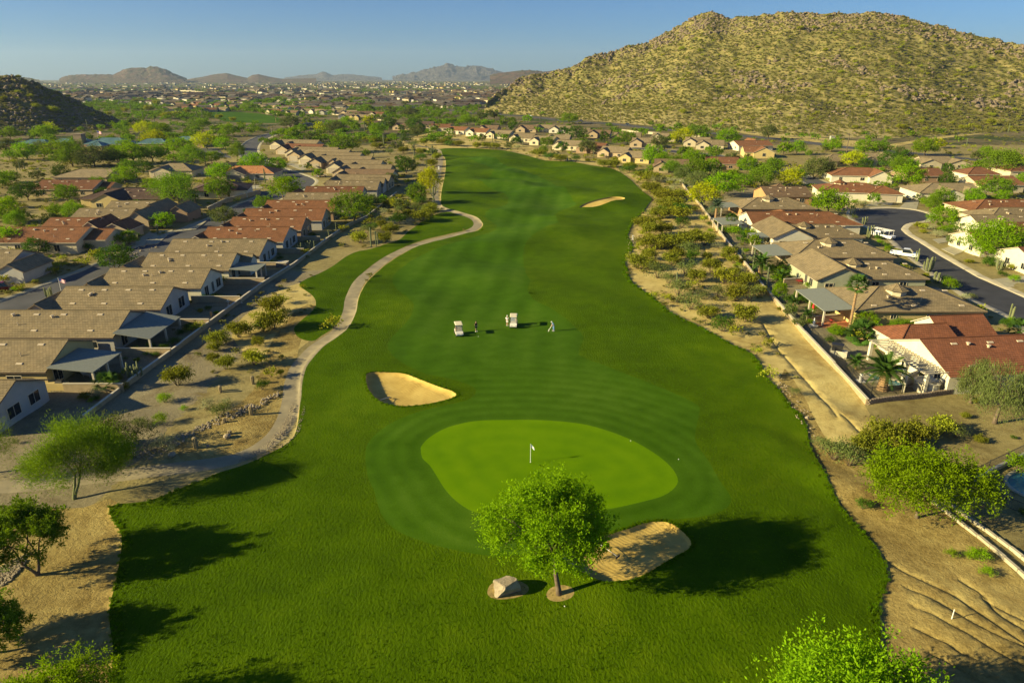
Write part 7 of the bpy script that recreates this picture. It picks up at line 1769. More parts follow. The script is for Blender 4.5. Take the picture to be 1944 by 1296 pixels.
def person(px, py, label, pose, shirt, pants, hat=None, face=0.0):
    p = G(px, py); t = empty('person', p, face); tag(t, label, 'person', 'golfers on the fairway')
    P = dict(hip=(0, 0, .95), waist=(0, .01, 1.10), chest=(0, .02, 1.32), neck=(0, .0, 1.50), head0=(0, -.01, 1.56), head1=(0, -.02, 1.72))
    if pose == 'swing': P.update(waist=(0, -.04, 1.08), chest=(0, -.15, 1.27), neck=(0, -.27, 1.42), head0=(0, -.31, 1.46), head1=(0, -.37, 1.60))
    def chain(verts, edges, rad, name, mat, root=0, sub=1):
        me = bpy.data.meshes.new(name); me.from_pydata(verts, edges, []); me.materials.append(mat); o = link(name, me, t)
        sk = o.modifiers.new('skin', 'SKIN'); sk.use_smooth_shade = True; d = me.skin_vertices[0].data
        for i, r_ in enumerate(rad): d[i].radius = r_ if hasattr(r_, '__len__') else (r_, r_)
        d[root].use_root = True; s = o.modifiers.new('sub', 'SUBSURF'); s.levels = s.render_levels = sub
        return o
    hz = .12; arm = {}
    for sd in (-1, 1):
        sh = (sd * .18, P['chest'][1], P['chest'][2] + .10)
        if pose == 'swing': el = (sd * .14, P['chest'][1] - .14, 1.12); ha = (sd * .03, P['chest'][1] - .26, .93)
        elif pose == 'hip': el = (sd * .30, .02, 1.16); ha = (sd * .26, -.12, .98)
        else: el = (sd * .25, .02, 1.16); ha = (sd * .25, -.10, .93)
        arm[sd] = (sh, el, ha)
    V = [P['hip'], P['waist'], P['chest'], P['neck'], P['head0'], P['head1']]; Rd = [(.14, .10), (.125, .095), (.155, .105), .055, .075, .085]; E_ = [(0, 1), (1, 2), (2, 3), (3, 4), (4, 5)]
    for sd in (-1, 1):
        b = len(V); V += list(arm[sd]); Rd += [.055, .042, .034]; E_ += [(2, b), (b, b + 1), (b + 1, b + 2)]
        st = .10 if pose != 'swing' else .16
        b = len(V); V += [(sd * .09, 0, .90), (sd * st, -.03 if pose != 'walk' else sd * -.10, .50), (sd * st, .02 if pose != 'walk' else sd * .05, .09), (sd * st * 1.1, -.15, .04)]; Rd += [.085, .056, .042, .04]; E_ += [(0, b), (b, b + 1), (b + 1, b + 2), (b + 2, b + 3)]
        # hand: palm plus fingers and thumb
        hp = Vector(arm[sd][2]); pr = len(V); V.append(tuple(hp + Vector((0, -.02, -.07)))); Rd.append((.035, .018)); E_.append((b - 1, pr))
        for f in range(4):
            q = len(V); V += [tuple(hp + Vector(((f - 1.5) * .02, -.03, -.12))), tuple(hp + Vector(((f - 1.5) * .021, -.045, -.165 + abs(f - 1.3) * .008)))]; Rd += [.009, .007]; E_ += [(pr, q), (q, q + 1)]
        q = len(V); V += [tuple(hp + Vector((-sd * .045, -.03, -.09))), tuple(hp + Vector((-sd * .055, -.05, -.125)))]; Rd += [.010, .008]; E_ += [(pr, q), (q, q + 1)]
    chain(V, E_, Rd, 'body', M['skin'])
    c, w, n_ = P['chest'], P['waist'], P['neck']
    V = [(0, w[1] * .5, .96), w, c, (n_[0], n_[1], n_[2] - .045)]; Rd = [(.158, .115), (.15, .112), (.178, .125), (.075, .07)]; E_ = [(0, 1), (1, 2), (2, 3)]
    for sd in (-1, 1): b = len(V); V += [arm[sd][0], tuple(Vector(arm[sd][0]).lerp(Vector(arm[sd][1]), .75))]; Rd += [.072, .064]; E_ += [(2, b), (b, b + 1)]
    chain(V, E_, Rd, 'shirt', shirt)
    V = [(0, 0, .96)]; Rd = [(.165, .12)]; E_ = []
    for sd in (-1, 1):
        st = .10 if pose != 'swing' else .16; lo = .12 if pants[1] == 'long' else .52
        b = len(V); V += [(sd * .095, 0, .86), (sd * st, -.03, .54)] + ([(sd * st, .02, .12)] if pants[1] == 'long' else []); Rd += [.10, .085] + ([.065] if pants[1] == 'long' else []); E_ += [(0, b), (b, b + 1)] + ([(b + 1, b + 2)] if pants[1] == 'long' else [])
    chain(V, E_, Rd, 'trousers' if pants[1] == 'long' else 'shorts', pants[0])
    h1 = P['head1']; hc = Vector(h1) + Vector((0, 0, -.05))
    b = MB(); b.lathe([(.10, .02), (.108, .05), (.10, .10), (.06, .14), (.001, .15)], 10); o = b.obj('cap' if hat else 'hair', hat or M['hair'], t, True, loc=(hc.x, hc.y + .005, hc.z))
    if hat: b = MB(); b.box(-.07, .07, -.19, -.08, .03, .045); b.obj('cap_peak', hat, o)
    for sd in (-1, 1):   # shoes, eyes, ears
        st = .10 if pose != 'swing' else .16
        b = MB(); b.hexa([(sd * st * 1.08 - .05, -.2, 0), (sd * st * 1.08 + .05, -.2, 0), (sd * st * 1.08 + .05, .08, 0), (sd * st * 1.08 - .05, .08, 0), (sd * st * 1.08 - .035, -.17, .07), (sd * st * 1.08 + .035, -.17, .07), (sd * st * 1.08 + .045, .07, .10), (sd * st * 1.08 - .045, .07, .10)]); b.obj('shoe', M['white_paint'], t)
        b = MB(); b.lathe([(.001, -.012), (.012, 0), (.001, .012)], 6); b.obj('eye', M['metal_dark'], t, loc=(hc.x + sd * .03, hc.y - .078, hc.z - .03))
        b = MB(); b.box(-.008, .008, -.015, .015, -.03, .03); b.obj('ear', M['skin'], t, loc=(hc.x + sd * .09, hc.y, hc.z - .04))
    b = MB(); b.add([(-.012, -.085, -.075), (.012, -.085, -.075), (0, -.11, -.075), (0, -.08, -.03)], [(0, 1, 2), (0, 2, 3), (1, 3, 2)]); b.obj('nose', M['skin'], t, loc=hc)
    b = MB(); b.box(-.025, .025, -.088, -.08, -.108, -.1); b.obj('mouth', M['lamp_red'], t, loc=hc)
    return t
M['hair'] = simple('brown_hair', (0.06, 0.035, 0.02), 0.8, 0.2)
M['cl_white'] = simple('white_cotton', (0.78, 0.78, 0.78), 0.9, 0.03); M['cl_dark'] = simple('dark_maroon_cotton', (0.05, 0.018, 0.018), 0.9, 0.1); M['cl_blue'] = simple('light_blue_cotton', (0.16, 0.30, 0.55), 0.9, 0.05)
M['cl_khaki'] = simple('pale_khaki_cotton', (0.62, 0.58, 0.48), 0.9, 0.05); M['cl_black'] = simple('black_cotton', (0.02, 0.02, 0.022), 0.9, 0.1)
person(904, 629, 'person in dark clothes standing right of the left golf cart', 'stand', M['cl_dark'], (M['cl_black'], 'shorts'), None, R(35))
person(963, 618, 'person in white shirt and shorts beside the cream-roofed cart', 'hip', M['cl_white'], (M['cl_white'], 'shorts'), M['cl_white'], R(170))
sw_ = person(1051, 628, 'person in light blue bending over a golf ball with a club', 'swing', M['cl_blue'], (M['cl_blue'], 'long'), M['cl_white'], R(-70))
def club_at(person_root):
    x, y, z = person_root.location; a = person_root.rotation_euler.z; d = Vector((math.cos(a - math.pi / 2), math.sin(a - math.pi / 2), 0))
    b = MB(); h = Vector((0, 0, .86)) + d * .42; f = Vector((0, 0, .02)) + d * .95
    b.tube([h, f], [.014, .008], 5); b.hexa([(f.x - .05, f.y - .03, 0), (f.x + .05, f.y - .03, 0), (f.x + .05, f.y + .03, 0), (f.x - .05, f.y + .03, 0), (f.x - .05, f.y - .03, .05), (f.x + .05, f.y - .03, .05), (f.x + .05, f.y + .03, .05), (f.x - .05, f.y + .03, .05)])
    tag(b.obj('golf_club', M['rim'], loc=(x, y, z)), 'golf club held by the person in light blue', 'golf club')
club_at(sw_)
ball = MB(); ball.lathe([(.001, 0), (.03, .012), (.043, .043), (.03, .074), (.001, .086)], 8); bme = ball.mesh('golf_ball', M['white_paint'], True)
for (px, py, lb) in ((1042, 626, 'white golf ball left of the person in light blue'), (908, 639, 'white golf ball in front of the person in dark clothes'), (1072, 1151, 'white golf ball on rough grass in front of the mesquite trunk'), (1197, 837, 'white golf ball at the right fringe of the green'), (1288, 872, 'white golf ball on the apron right of the green')):
    tag(link('golf_ball', bme, None, G(px, py), scale=1.2), lb, 'golf ball', 'golf balls')
p = G(1007, 877); t = empty('flagstick', p); tag(t, 'white golf flagstick with small white flag standing in the green', 'flagstick')
b = MB(); b.tube([(0, 0, -.05), (0, 0, 2.2)], [.028, .022], 8); b.obj('pole', M['white_paint'], t)
b = MB(); n = 7; vs = []
for i in range(n + 1):
    u = i / n; w_ = .06 * math.sin(u * 5) * u
    for j in range(4): v_ = j / 3; vs.append((.02 + u * .34 + v_ * .04, w_, 2.18 - v_ * .42 * (1 - u * .25) - u * .42))
b.add(vs, [(i * 4 + j, i * 4 + j + 1, i * 4 + j + 5, i * 4 + j + 4) for i in range(n) for j in range(3)]); b.obj('flag', M['cl_white'], t)
b = MB(); b.lathe([(.054, .0), (.07, .012), (.001, .012)], 12); b.obj('cup_rim', M['white_paint'], t)
def rake(px, py, rz, label):
    p = G(px, py); t = empty('bunker_rake', (p.x, p.y, p.z - .35), rz); tag(t, label, 'rake', 'bunker rakes')
    b = MB(); b.tube([(0, 0, .45), (1.75, 0, .08)], [.025, .02], 6); b.obj('handle', M['white_paint'], t)
    b = MB(); b.box(1.72, 1.82, -.3, .3, .02, .1)
    for i in range(9): b.box(1.75, 1.78, -.28 + i * .07, -.265 + i * .07, -.06, .02)
    b.obj('head', M['metal_dark'], t)
rake(1057, 1052, R(-35), 'white-handled rake lying at the left end of the near bunker')
rake(1140, 1035, R(-40), 'rake half hidden under the mesquite crown in the near bunker')
rake(722, 760, R(60), 'rake lying in the shadowed edge of the left bunker')
p = G(1807, 1173); b = MB(); b.tube([(0, 0, -.1), (0, 0, .85)], [.04, .035], 6); tag(b.obj('marker_stake', M['white_paint'], loc=p), 'white boundary stake standing in the rilled dirt, lower right', 'stake')
p = G(1201, 455); b = MB(); b.box(-.15, .15, -.1, .1, -.1, 1.0); b.box(-.2, .2, -.14, .14, 1.0, 1.08); tag(b.obj('marker_post', M['white_paint'], loc=p), 'short white marker post at the turf edge, right side', 'post')
p = G(1077, 305); b = MB(); b.box(-.3, .3, -.1, .1, -.1, 1.6); b.box(-.36, .36, -.13, .13, 1.6, 1.7); tag(b.obj('tee_sign', M['white_paint'], loc=p), 'small white tee sign at the far edge of the fairway', 'sign')
p = G(833, 322); b = MB(); b.box(-.3, .3, -.15, .15, -.1, 1.3); b.box(-.34, .34, -.19, .19, 1.3, 1.4); tag(b.obj('tee_sign', M['white_paint'], loc=p), 'small pale sign beside the shaded part of the cart path', 'sign')

# flags of stars and stripes
def us_flag(px, py, h, w_, label, zbase=0):
    p = G(px, py); t = empty('flagpole', (p.x, p.y, p.z)); tag(t, label, 'flagpole', 'stars and stripes on poles')
    b = MB(); b.tube([(0, 0, 0), (0, 0, h)], [.05, .035], 6); b.lathe([(.001, h), (.1, h + .08), (.001, h + .16)], 8); b.obj('pole', M['white_paint'], t)
    hh = w_ * .55; fl = None
    mr, mw, mb_ = M['red'], M['cl_white'], M['blue']
    b = MB(); nx = 8
    for s_ in range(13):
        for i in range(nx):
            def pt(u, v): return (.06 + u * w_, .12 * w_ * math.sin(u * 6) * u, h - .1 - v * hh - u * hh * .35)
            u0, u1 = i / nx, (i + 1) / nx; v0, v1 = s_ / 13, (s_ + 1) / 13
            mi = 2 if (u1 <= .4 and v1 <= 7 / 13 + .01) else (0 if s_ % 2 == 0 else 1)
            b.add([pt(u0, v1), pt(u1, v1), pt(u1, v0), pt(u0, v0)], [(0, 1, 2, 3)], mi)
    fl = b.obj('flag', [mr, mw, mb_], t)
    b = MB()
    for r_ in range(5):
        for c_ in range(6):
            u, v = .03 + c_ * .062, .05 + r_ * .10; q = (.06 + u * w_, .12 * w_ * math.sin(u * 6) * u - .01, h - .1 - v * hh - u * hh * .35); s = .012 * w_
            b.add([(q[0] + s * math.cos(a), q[1], q[2] + s * math.sin(a)) for a in [k * 2.513 + 1.57 for k in range(5)]], [(0, 1, 2, 3, 4)])
    st = b.obj('stars', M['cl_white'], fl); st['kind'] = 'stuff'
us_flag(116, 552, 2.5, 1.3, 'small stars and stripes flag on a short pole in the left front yard')
us_flag(191, 285, 10.5, 2.8, 'tall clubhouse flagpole flying stars and stripes')

# ------------------------------------------------------------------ utility poles and lamps
def utility_pole(px, py, h, label):
    p = G(px, py); t = empty('utility_pole', p, R(20)); tag(t, label, 'utility pole', 'wooden utility poles along the hill road')
    b = MB(); b.tube([(0, 0, -.3), (0, 0, h)], [.24, .16], 7); b.obj('pole', M['wood_pole'], t); b = MB(); b.box(-1.2, 1.2, -.06, .06, h - .8, h - .62); b.obj('crossarm', M['wood_pole'], t)
    for x in (-1.1, 0, 1.1): b = MB(); b.lathe([(.05, h - .62), (.08, h - .5), (.03, h - .4), (.001, h - .4)], 6, cx=x); b.obj('insulator', M['kerb'], t)
for (px, py, h, lb) in ((909, 217, 14, 'utility pole at the left foot of the right hill'), (837, 212, 14, 'utility pole by the bare orange field'), (1025, 229, 12.5, 'utility pole above the left of the far house row'), (1177, 241, 12.5, 'utility pole in front of the hill, middle of the road'), (1348, 257, 12, 'utility pole left of the dense tree below the hill'), (1606, 294, 11, 'utility pole nearest the right frame edge by the hill road'), (844, 208, 12, 'thin utility pole right beside the orange field pole'), (700, 200, 12, 'far utility pole left of the orange field')):
    utility_pole(px, py, h, lb)
def street_lamp(px, py, h, label):
    p = G(px, py); t = empty('street_lamp', p, R(30)); tag(t, label, 'street lamp', 'street lamps'); b = MB(); b.tube([(0, 0, 0), (0, 0, h)], [.07, .05], 6); b.obj('pole', M['trim'], t); b = MB(); b.box(-.1, .9, -.05, .05, h - .05, h + .03); b.box(.5, 1.0, -.14, .14, h - .12, h - .03); b.obj('lamp_head', M['trim'], t)
street_lamp(486, 364, 5, 'street lamp near the orange-roofed house'); street_lamp(517, 262, 6, 'street lamp on the far left street curve'); street_lamp(262, 306, 4.5, 'lamp post in front of the clubhouse gravel')

# ------------------------------------------------------------------ vehicles
M['car_white'] = simple('white_car_paint', (0.75, 0.75, 0.74), 0.2, 0.02); M['car_silver'] = simple('silver_car_paint', (0.48, 0.48, 0.47), 0.25, 0.02, metal=.5); M['car_dark'] = simple('dark_car_paint', (0.02, 0.025, 0.035), 0.2, 0.05); M['car_red'] = simple('dark_red_car_paint', (0.16, 0.015, 0.015), 0.25, 0.05); M['car_blue'] = simple('pale_blue_car_paint', (0.22, 0.33, 0.42), 0.25, 0.05)
def prism(mb, prof, y0, y1, mi=0, taper=0.0):
    n = len(prof); mx = max(z for x, z in prof); mn = min(z for x, z in prof)
    def yy(z, y): return y * (1 - taper * (z - mn) / (mx - mn + 1e-6))
    vs = [(x, yy(z, y0), z) for x, z in prof] + [(x, yy(z, y1), z) for x, z in prof]
    mb.add(vs, [tuple(range(n)), tuple(range(n, 2 * n))[::-1]] + [(n + i, n + (i + 1) % n, (i + 1) % n, i) for i in range(n)], mi)
def vehicle(px, py, rz, kind, paint, label, grp=None, scale=1.0):
    p = G(px, py); t = empty({'sedan': 'parked_car', 'suv': 'suv', 'pickup': 'pickup_truck', 'work': 'work_truck'}[kind], p, rz, scale); tag(t, label, 'truck' if kind in ('pickup', 'work') else 'car', grp)
    if kind in ('sedan', 'suv'):
        L_ = 2.25; hb = .78 if kind == 'sedan' else .98; ht = 1.42 if kind == 'sedan' else 1.75
        b = MB(); prism(b, [(-L_, .35), (-L_ + .15, .22), (L_ - .2, .22), (L_, .4), (L_ - .05, .66), (1.1, hb), (-1.55, hb + .04), (-L_ + .02, hb - .06)], -.88, .88, 0, .06); b.obj('body', M[paint], t)
        rr_ = -1.5 if kind == 'sedan' else -2.05
        b = MB(); prism(b, [(rr_, hb), (1.05, hb), (.35, ht), (rr_ + (.65 if kind == 'sedan' else .2), ht)], -.76, .76, 0, .16); b.obj('window', M['glass'], t)
        b = MB(); b.box(rr_ + (.7 if kind == 'sedan' else .25), .32, -.62, .62, ht, ht + .035); b.obj('roof', M[paint], t)
        wx = 1.38
    else:
        L_ = 2.8; hb = 1.05; ht = 1.85
        b = MB(); prism(b, [(-.5, .4), (L_ - .2, .4), (L_, .6), (L_ - .05, 1.0), (1.6, hb), (-.5, hb)], -.95, .95, 0, .04); b.obj('body', M[paint], t)
        b = MB(); prism(b, [(-.45, hb), (1.65, hb), (.95, ht), (-.35, ht)], -.86, .86, 0, .14); b.obj('window', M['glass'], t)
        b = MB(); b.box(-.3, .92, -.72, .72, ht, ht + .04); b.obj('roof', M[paint], t)
        b = MB()
        b.box(-L_ - .1, -.55, -.93, .93, .45, .62); b.box(-L_ - .1, -.55, -.95, -.86, .62, 1.05); b.box(-L_ - .1, -.55, .86, .95, .62, 1.05); b.box(-L_ - .1, -L_ - .02, -.86, .86, .62, 1.05); b.obj('truck_bed', M[paint], t)
        if kind == 'work':
            for sy in (-.93, .93): b = MB(); b.box(-L_ - .05, -.6, sy - .2, sy + .2, 1.06, 1.45); b.obj('tool_box', M[paint], t)
            b = MB()
            for x in (-2.6, -.7, .6, 2.0):
                b.tube([(x, -.9, 1.4 if x < 0 else 1.1), (x, -.9, 2.2), (x, .9, 2.2), (x, .9, 1.4 if x < 0 else 1.1)], [.035] * 4, 5)
            for y in (-.9, -.3, .3, .9): b.tube([(-2.9, y, 2.22), (2.2, y, 2.22)], [.035, .035], 5)
            b.obj('ladder_rack', M['white_paint'], t)
        wx = 1.85
    for sx in (wx, -wx):
        for sy in (.82, -.82): wheel(t, sx, sy, .34 if kind in ('sedan',) else .40, .24)
    for y in (-.62, .62):
        b = MB(); b.box(L_ - .06, L_ + .01, y - .16, y + .16, .62 if kind in ('sedan', 'suv') else .82, .76 if kind in ('sedan', 'suv') else .98); b.obj('headlight', M['lamp'], t)
        xr = -L_ if kind in ('sedan', 'suv') else -L_ - .1
        b = MB(); b.box(xr - .01, xr + .06, y - .12, y + .12, .66, .84); b.obj('tail_light', M['lamp_red'], t)
    return t
vehicle(1676, 452, R(-62), 'work', 'car_white', 'white work truck with ladder rack and toolboxes parked by the cul-de-sac', 'vehicles parked on the right street')
vehicle(1716, 487, R(-35), 'pickup', 'car_white', 'white pickup truck parked in a driveway behind the sage-gabled house', 'vehicles parked on the right street')
vehicle(1738, 379, R(185), 'sedan', 'car_silver', 'silver sedan on the driveway of the white and tan corner house', 'vehicles parked on the right street')
vehicle(8, 552, R(20), 'suv', 'car_red', 'dark red car in shade at the left frame edge', 'vehicles on the left streets')
vehicle(610, 336, R(60), 'sedan', 'car_silver', 'small silver car at the left street bend', 'vehicles on the left streets')
vehicle(478, 306, R(70), 'sedan', 'car_blue', 'pale car parked at the street above the orange-roofed house', 'vehicles on the left streets')
vehicle(210, 300, R(10), 'suv', 'car_white', 'white vehicle parked among the clubhouse trees', 'vehicles on the left streets')
vehicle(1850, 404, R(170), 'sedan', 'car_dark', 'dark car parked in shade beside the red hip right-side house', 'vehicles parked on the right street')
vehicle(1006, 221, R(-20), 'suv', 'car_white', 'white car on the hill road, second from the left', 'vehicles on the hill road')
vehicle(949, 217, R(-20), 'suv', 'car_dark', 'dark car on the hill road, farthest left', 'vehicles on the hill road')
vehicle(1102, 231, R(-25), 'pickup', 'car_dark', 'dark blue pickup on the hill road below the tall hill tree', 'vehicles on the hill road')
vehicle(1192, 238, R(-30), 'suv', 'car_dark', 'dark vehicle on the hill road, rightmost in front of trailer', 'vehicles on the hill road')
for i, (px, py) in enumerate(((1480, 233), (1579, 264))):
    pass
p = G(1579, 266); b = MB(); b.box(-1.2, 1.2, -1, 1, 0, 2.4); b.box(-1.4, 1.4, -1.2, 1.2, 2.4, 2.55); tag(b.obj('utility_box', M['stucco_grey'], loc=p), 'small grey utility cabinet on the bare ground below the hill', 'cabinet')

# ------------------------------------------------------------------ garden things
p = G(1542, 597); t = empty('patio_umbrella', p); tag(t, 'closed red patio umbrella beside the terracotta terrace', 'umbrella')
b = MB(); b.tube([(0, 0, 0), (0, 0, 2.6)], [.03, .03], 6); b.obj('pole', M['white_paint'], t); b = MB(); b.lathe([(.20, .95), (.24, 1.2), (.14, 2.0), (.03, 2.6)], 8); b.obj('canopy', M['red'], t)
def chair(px, py, rz, label, mat='red'):
    p = G(px, py); t = empty('garden_chair', p, rz); tag(t, label, 'chair', 'red metal garden chairs')
    b = MB(); b.box(-.25, .25, -.25, .25, .40, .45); b.obj('seat', M[mat], t); b = MB(); b.box(-.25, .25, .22, .27, .45, .98); b.obj('backrest', M[mat], t)
    for sx in (-.22, .22):
        for sy in (-.22, .22): b = MB(); b.box(sx - .02, sx + .02, sy - .02, sy + .02, 0, .40); b.obj('leg', M[mat], t)
for i, (px, py, rz, lb) in enumerate(((1508, 537, 0, 'red chair left of the round red table'), (1524, 538, 3.1, 'red chair right of the round red table'), (1518, 531, 1.6, 'red chair behind the round red table'), (1577, 611, .5, 'single red chair on the terracotta terrace'))): chair(px, py, rz, lb)
p = G(1516, 539); t = empty('garden_table', p); tag(t, 'round red metal table by the sage-gabled house', 'table'); b = MB(); b.lathe([(.001, .70), (.6, .70), (.6, .74), (.001, .74)], 14); b.obj('table_top', M['red'], t); b = MB(); b.tube([(0, 0, 0), (0, 0, .7)], [.05, .05], 6); b.obj('leg', M['red'], t)
p = G(1704, 704); b = MB(); b.lathe([(.001, 0), (.4, 0), (.48, .5), (.45, .55), (.40, .5), (.001, .45)], 12); tag(b.obj('blue_tub', M['blue'], loc=p), 'round blue plastic tub on the pool terrace', 'tub')
p = G(1757, 740); b = MB(); b.lathe([(1.5, -.1), (1.5, 1.3), (1.6, 1.36), (1.35, 1.36), (1.3, 1.1), (.001, 1.1)], 20); tag(b.obj('round_planter', M['stucco_white'], loc=p), 'round cream stucco planter at the corner of the pool terrace', 'planter')
wall_run('curved white stucco garden wall left of the round planter', [G0(1714, 744), G0(1716, 735), G0(1725, 727), G0(1738, 722)], 1.5, .3, M['stucco_white'], cap=False, name='garden_wall')
wall_run('grey shaded garden wall right of the round planter', [G0(1778, 728), G0(1800, 733), G0(1820, 732)], 1.3, .3, M['stucco_grey'], cap=False, name='garden_wall')
p = G(1590, 676); t = empty('garden_barbecue', p, R(-30)); tag(t, 'covered outdoor grill cabinet inside the iron fence, left of pool', 'barbecue'); b = MB(); b.box(-1.2, 1.2, -.5, .5, 0, .95); b.obj('counter', M['stucco_white'], t); b = MB(); b.box(-.9, .5, -.45, .45, .95, 1.8); b.box(-1.0, .6, -.55, .55, 1.8, 1.9); b.obj('hood', M['metal_dark'], t)
p = G(1935, 895); t = empty('potted_plant', p); tag(t, 'terracotta pot with orange-red flowers beside the corner pool', 'pot plant'); b = MB(); b.lathe([(.001, 0), (.22, 0), (.32, .5), (.35, .55), (.001, .5)], 10); b.obj('pot', M['terracotta'], t); link('foliage', SH['m'][0], t, (0, 0, .45), 0, (.25, .25, .4)); t.children[-1].data = SH['m'][0]
p = G(1682, 727); b = MB(); b.box(-.5, .5, -.5, .5, 0, .12); b.box(-.12, .12, -.2, .2, .12, 1.1); tag(b.obj('diving_board_post', M['white_paint'], loc=G(1633, 724)), 'short white pool post near the iron fence corner', 'post')
def lounger(px, py, rz, label):
    p = G(px, py); t = empty('sun_lounger', p, rz); tag(t, label, 'lounger', 'sun loungers in the shaded left yard')
    b = MB(); b.box(-.9, .4, -.32, .32, .28, .34); b.obj('seat', M['trim'], t); b = MB(); b.hexa([(.4, -.32, .28), (.5, -.32, .30), (.5, .32, .30), (.4, .32, .28), (.95, -.32, .80), (1.0, -.32, .84), (1.0, .32, .84), (.95, .32, .80)]); b.obj('backrest', M['trim'], t)
    for sx in (-.8, .4):
        for sy in (-.28, .28): b = MB(); b.box(sx - .025, sx + .025, sy - .025, sy + .025, 0, .28); b.obj('leg', M['trim'], t)
lounger(166, 714, R(160), 'nearer sun lounger under the second left-row patio cover'); lounger(178, 704, R(160), 'farther sun lounger under the second left-row patio cover')
p = G(111, 738); t = empty('outdoor_kitchen', p, 0); tag(t, 'tan outdoor kitchen counter with grill below second patio cover', 'counter'); b = MB(); b.box(-1.3, 1.3, -.45, .45, 0, .95); b.obj('counter', M['stucco_yellow'], t); b = MB(); b.hexa([(-.1, -.35, .95), (.9, -.35, .95), (.9, .35, .95), (-.1, .35, .95), (0, -.25, 1.25), (.8, -.25, 1.25), (.8, .3, 1.3), (0, .3, 1.3)]); b.obj('grill', M['metal_dark'], t)
wall_run('low curved tan seat wall right of the outdoor kitchen', [G0(150, 742), G0(165, 738), G0(182, 733), G0(192, 728)], .5, .45, M['stucco_yellow'], name='seat_wall')
p = G(1544, 620); t = empty('garden_fountain', p); tag(t, 'small white tiered statue fountain left of terracotta terrace', 'fountain'); b = MB(); b.lathe([(.001, 0), (.7, 0), (.75, .25), (.6, .2), (.001, .2)], 14); b.obj('basin', M['trim'], t); b = MB(); b.lathe([(.2, .2), (.1, .5), (.12, .7), (.28, .78), (.1, .84), (.12, 1.1), (.06, 1.3), (.09, 1.42), (.001, 1.5)], 10); b.obj('statue', M['white_paint'], t)
for (px, py, lb) in ((434, 580, 'white garden statue in the yard of white-gable left-row house'), (458, 575, 'pale bird bath beside the silver patio cover yard'), (1790, 392 + 0, 'yellow-trimmed garden statue on the cul-de-sac verge')):
    p = G(px, py); b = MB(); b.lathe([(.001, 0), (.25, 0), (.2, .1), (.09, .2), (.08, .75), (.3, .85), (.28, .9), (.08, .88), (.1, 1.1), (.001, 1.2)], 10); tag(b.obj('garden_statue', M['trim'], loc=p), lb, 'statue')
p = G(537, 506); t = empty('hot_tub', p); tag(t, 'boxy stone hot tub at the yard corner beside silver patio cover', 'hot tub'); b = MB(); b.box(-1.1, 1.1, -1.0, 1.0, 0, .95); b.obj('tub', M['stone'], t); b = MB(); b.box(-1.15, 1.15, -1.05, 1.05, .952, 1.05); b.obj('cover', M['trim'], t)
# driveways
def slab(name, pp, m, label=None, z=.035):
    q = ground_poly(pp, smooth=False); c = q.mean(0); mb = MB(); n = len(q)
    zz = [Hs(*p) + z for p in q]; mb.add([(p[0], p[1], k) for p, k in zip(q, zz)] + [(p[0], p[1], k - .2) for p, k in zip(q, zz)], [tuple(range(n))] + [(i, n + i, n + (i + 1) % n, (i + 1) % n) for i in range(n)])
    o = mb.obj(name, m); o['kind'] = 'structure'; return o
for pp in ([(1640, 393), (1662, 379), (1700, 379), (1690, 393)], [(1708, 394), (1722, 380), (1745, 381), (1740, 398)], [(1787, 473), (1850, 455), (1870, 462), (1812, 484)], [(1770, 455), (1830, 446), (1840, 452), (1782, 463)], [(1885, 530), (1944, 524), (1980, 540), (1912, 545)], [(1800, 420), (1830, 410), (1845, 414), (1806, 425)],
           [(240, 470), (285, 440), (330, 436), (300, 462)], [(430, 352), (495, 349), (500, 358), (430, 362)], [(290, 336), (350, 334), (352, 342), (295, 346)], [(330, 440), (360, 425), (392, 420), (372, 436)], [(540, 310), (560, 304), (585, 318), (575, 324)]):
    slab('driveway', pp, M['drive'])
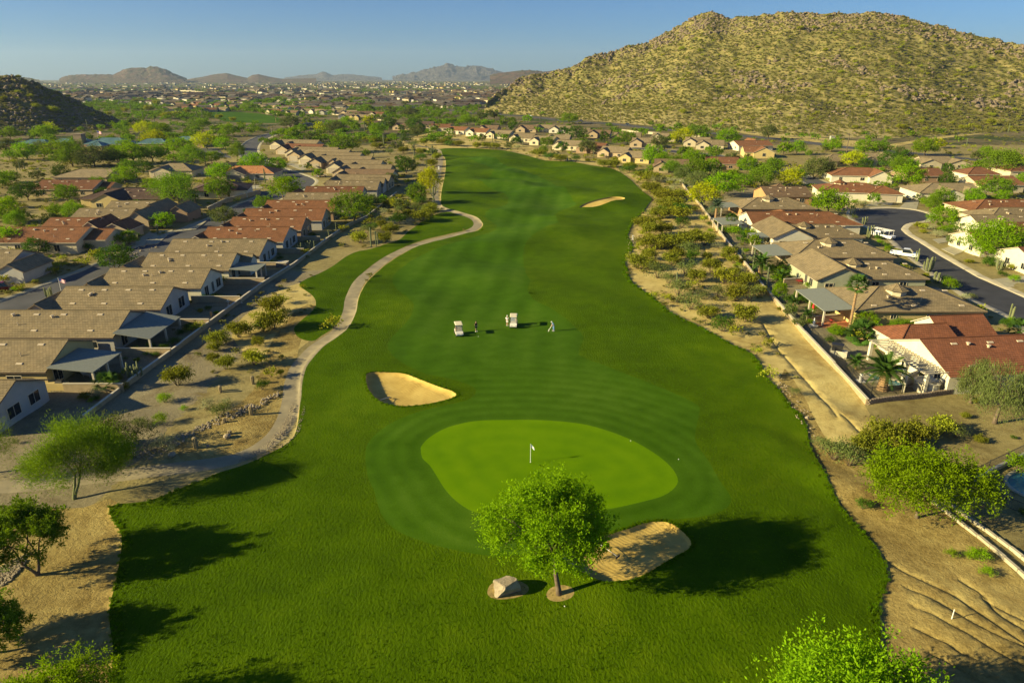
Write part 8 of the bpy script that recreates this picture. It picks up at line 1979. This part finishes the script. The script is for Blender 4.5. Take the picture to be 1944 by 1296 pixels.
# ------------------------------------------------------------------ labels: what stands nearest, then its order from the left
LAND += [("the hill's left peak", 1350, 45), ("the hill's long summit ridge", 1560, 45), ("the hill's right shoulder", 1850, 90), ('the dark cut in the hillside', 1353, 197), ('the bare hillside trail', 1790, 262), ("the hill's rocky left knob", 1010, 165), ("the hill's middle slope", 1600, 150),
         ('the orange field', 850, 195), ('the second golf hole', 460, 224), ('the dark rocky left hill', 70, 205), ('the far end of the fairway', 880, 275), ('the near bunker', 1190, 1050), ('the left bunker', 780, 740), ('the cart path bend', 540, 800), ('the far bunker', 1145, 385),
         ('the drainage channel', 1860, 1030), ('the flagstick', 1007, 860), ('the long tan boundary wall', 1480, 580), ('the lawn point on the right', 1235, 375), ('the notch in the turf edge', 1195, 475), ('the sandy strip middle', 1300, 500), ('the wall corner', 1645, 765), ('the cart path crook', 912, 428), ('the tall tee saguaros', 705, 460),
         ('the mesa on the horizon', 285, 150), ('the twin blue peaks', 850, 150), ('the small blue peak', 615, 150), ('the highway sound wall', 420, 180), ('the white far-plain barns', 845, 183), ('the far-left street curve', 500, 262), ('the clubhouse tower', 162, 262), ('the clubhouse parking', 420, 296), ('the cul-de-sac', 1690, 405), ('the middle street', 1300, 292), ('the fat date palm', 1443, 490), ('the fan palm', 1613, 570)]
def finish_labels():
    auto = [o for o in scene.objects if o.get('label', '').startswith('AUTO:')]
    base = {}
    LX = np.array([(p[1], p[2]) for p in LAND])
    for o in auto:
        l = o.location; px, py = to_px(l.x, l.y, l.z + 1.0); b = o['label'][5:]
        d = np.hypot(LX[:, 0] - px, (LX[:, 1] - py) * 1.6); i = int(np.argmin(d)); dx, dy = px - LX[i, 0], (py - LX[i, 1]) * 1.6
        if abs(dx) > abs(dy): w_ = 'left of' if dx < 0 else 'right of'
        else: w_ = 'behind' if dy < 0 else 'below'
        if px < -10 or px > 1954 or py > 1310: pass
        base.setdefault(b + ' ' + w_ + ' ' + LAND[i][0], []).append((px, o))
    ordn = ['leftmost', 'second from left', 'third from left', 'fourth from left', 'fifth from left', 'sixth from left', 'seventh from left', 'eighth from left', 'ninth from left', 'tenth from left', 'eleventh from left', 'twelfth from left', 'thirteenth from left', 'fourteenth from left', 'fifteenth from left', 'sixteenth from left']
    used = set()
    for k, v in base.items():
        v.sort(key=lambda t: t[0]); n = len(v)
        for i, (px, o) in enumerate(v):
            if n == 1: s = k
            elif n == 2: s = k + ', ' + ('left one' if i == 0 else 'right one')
            elif i == n - 1: s = k + ', rightmost'
            else: s = k + ', ' + (ordn[i] if i < len(ordn) else 'number %d from left' % (i + 1))
            o['label'] = ' '.join(s.split()[:16])
finish_labels()
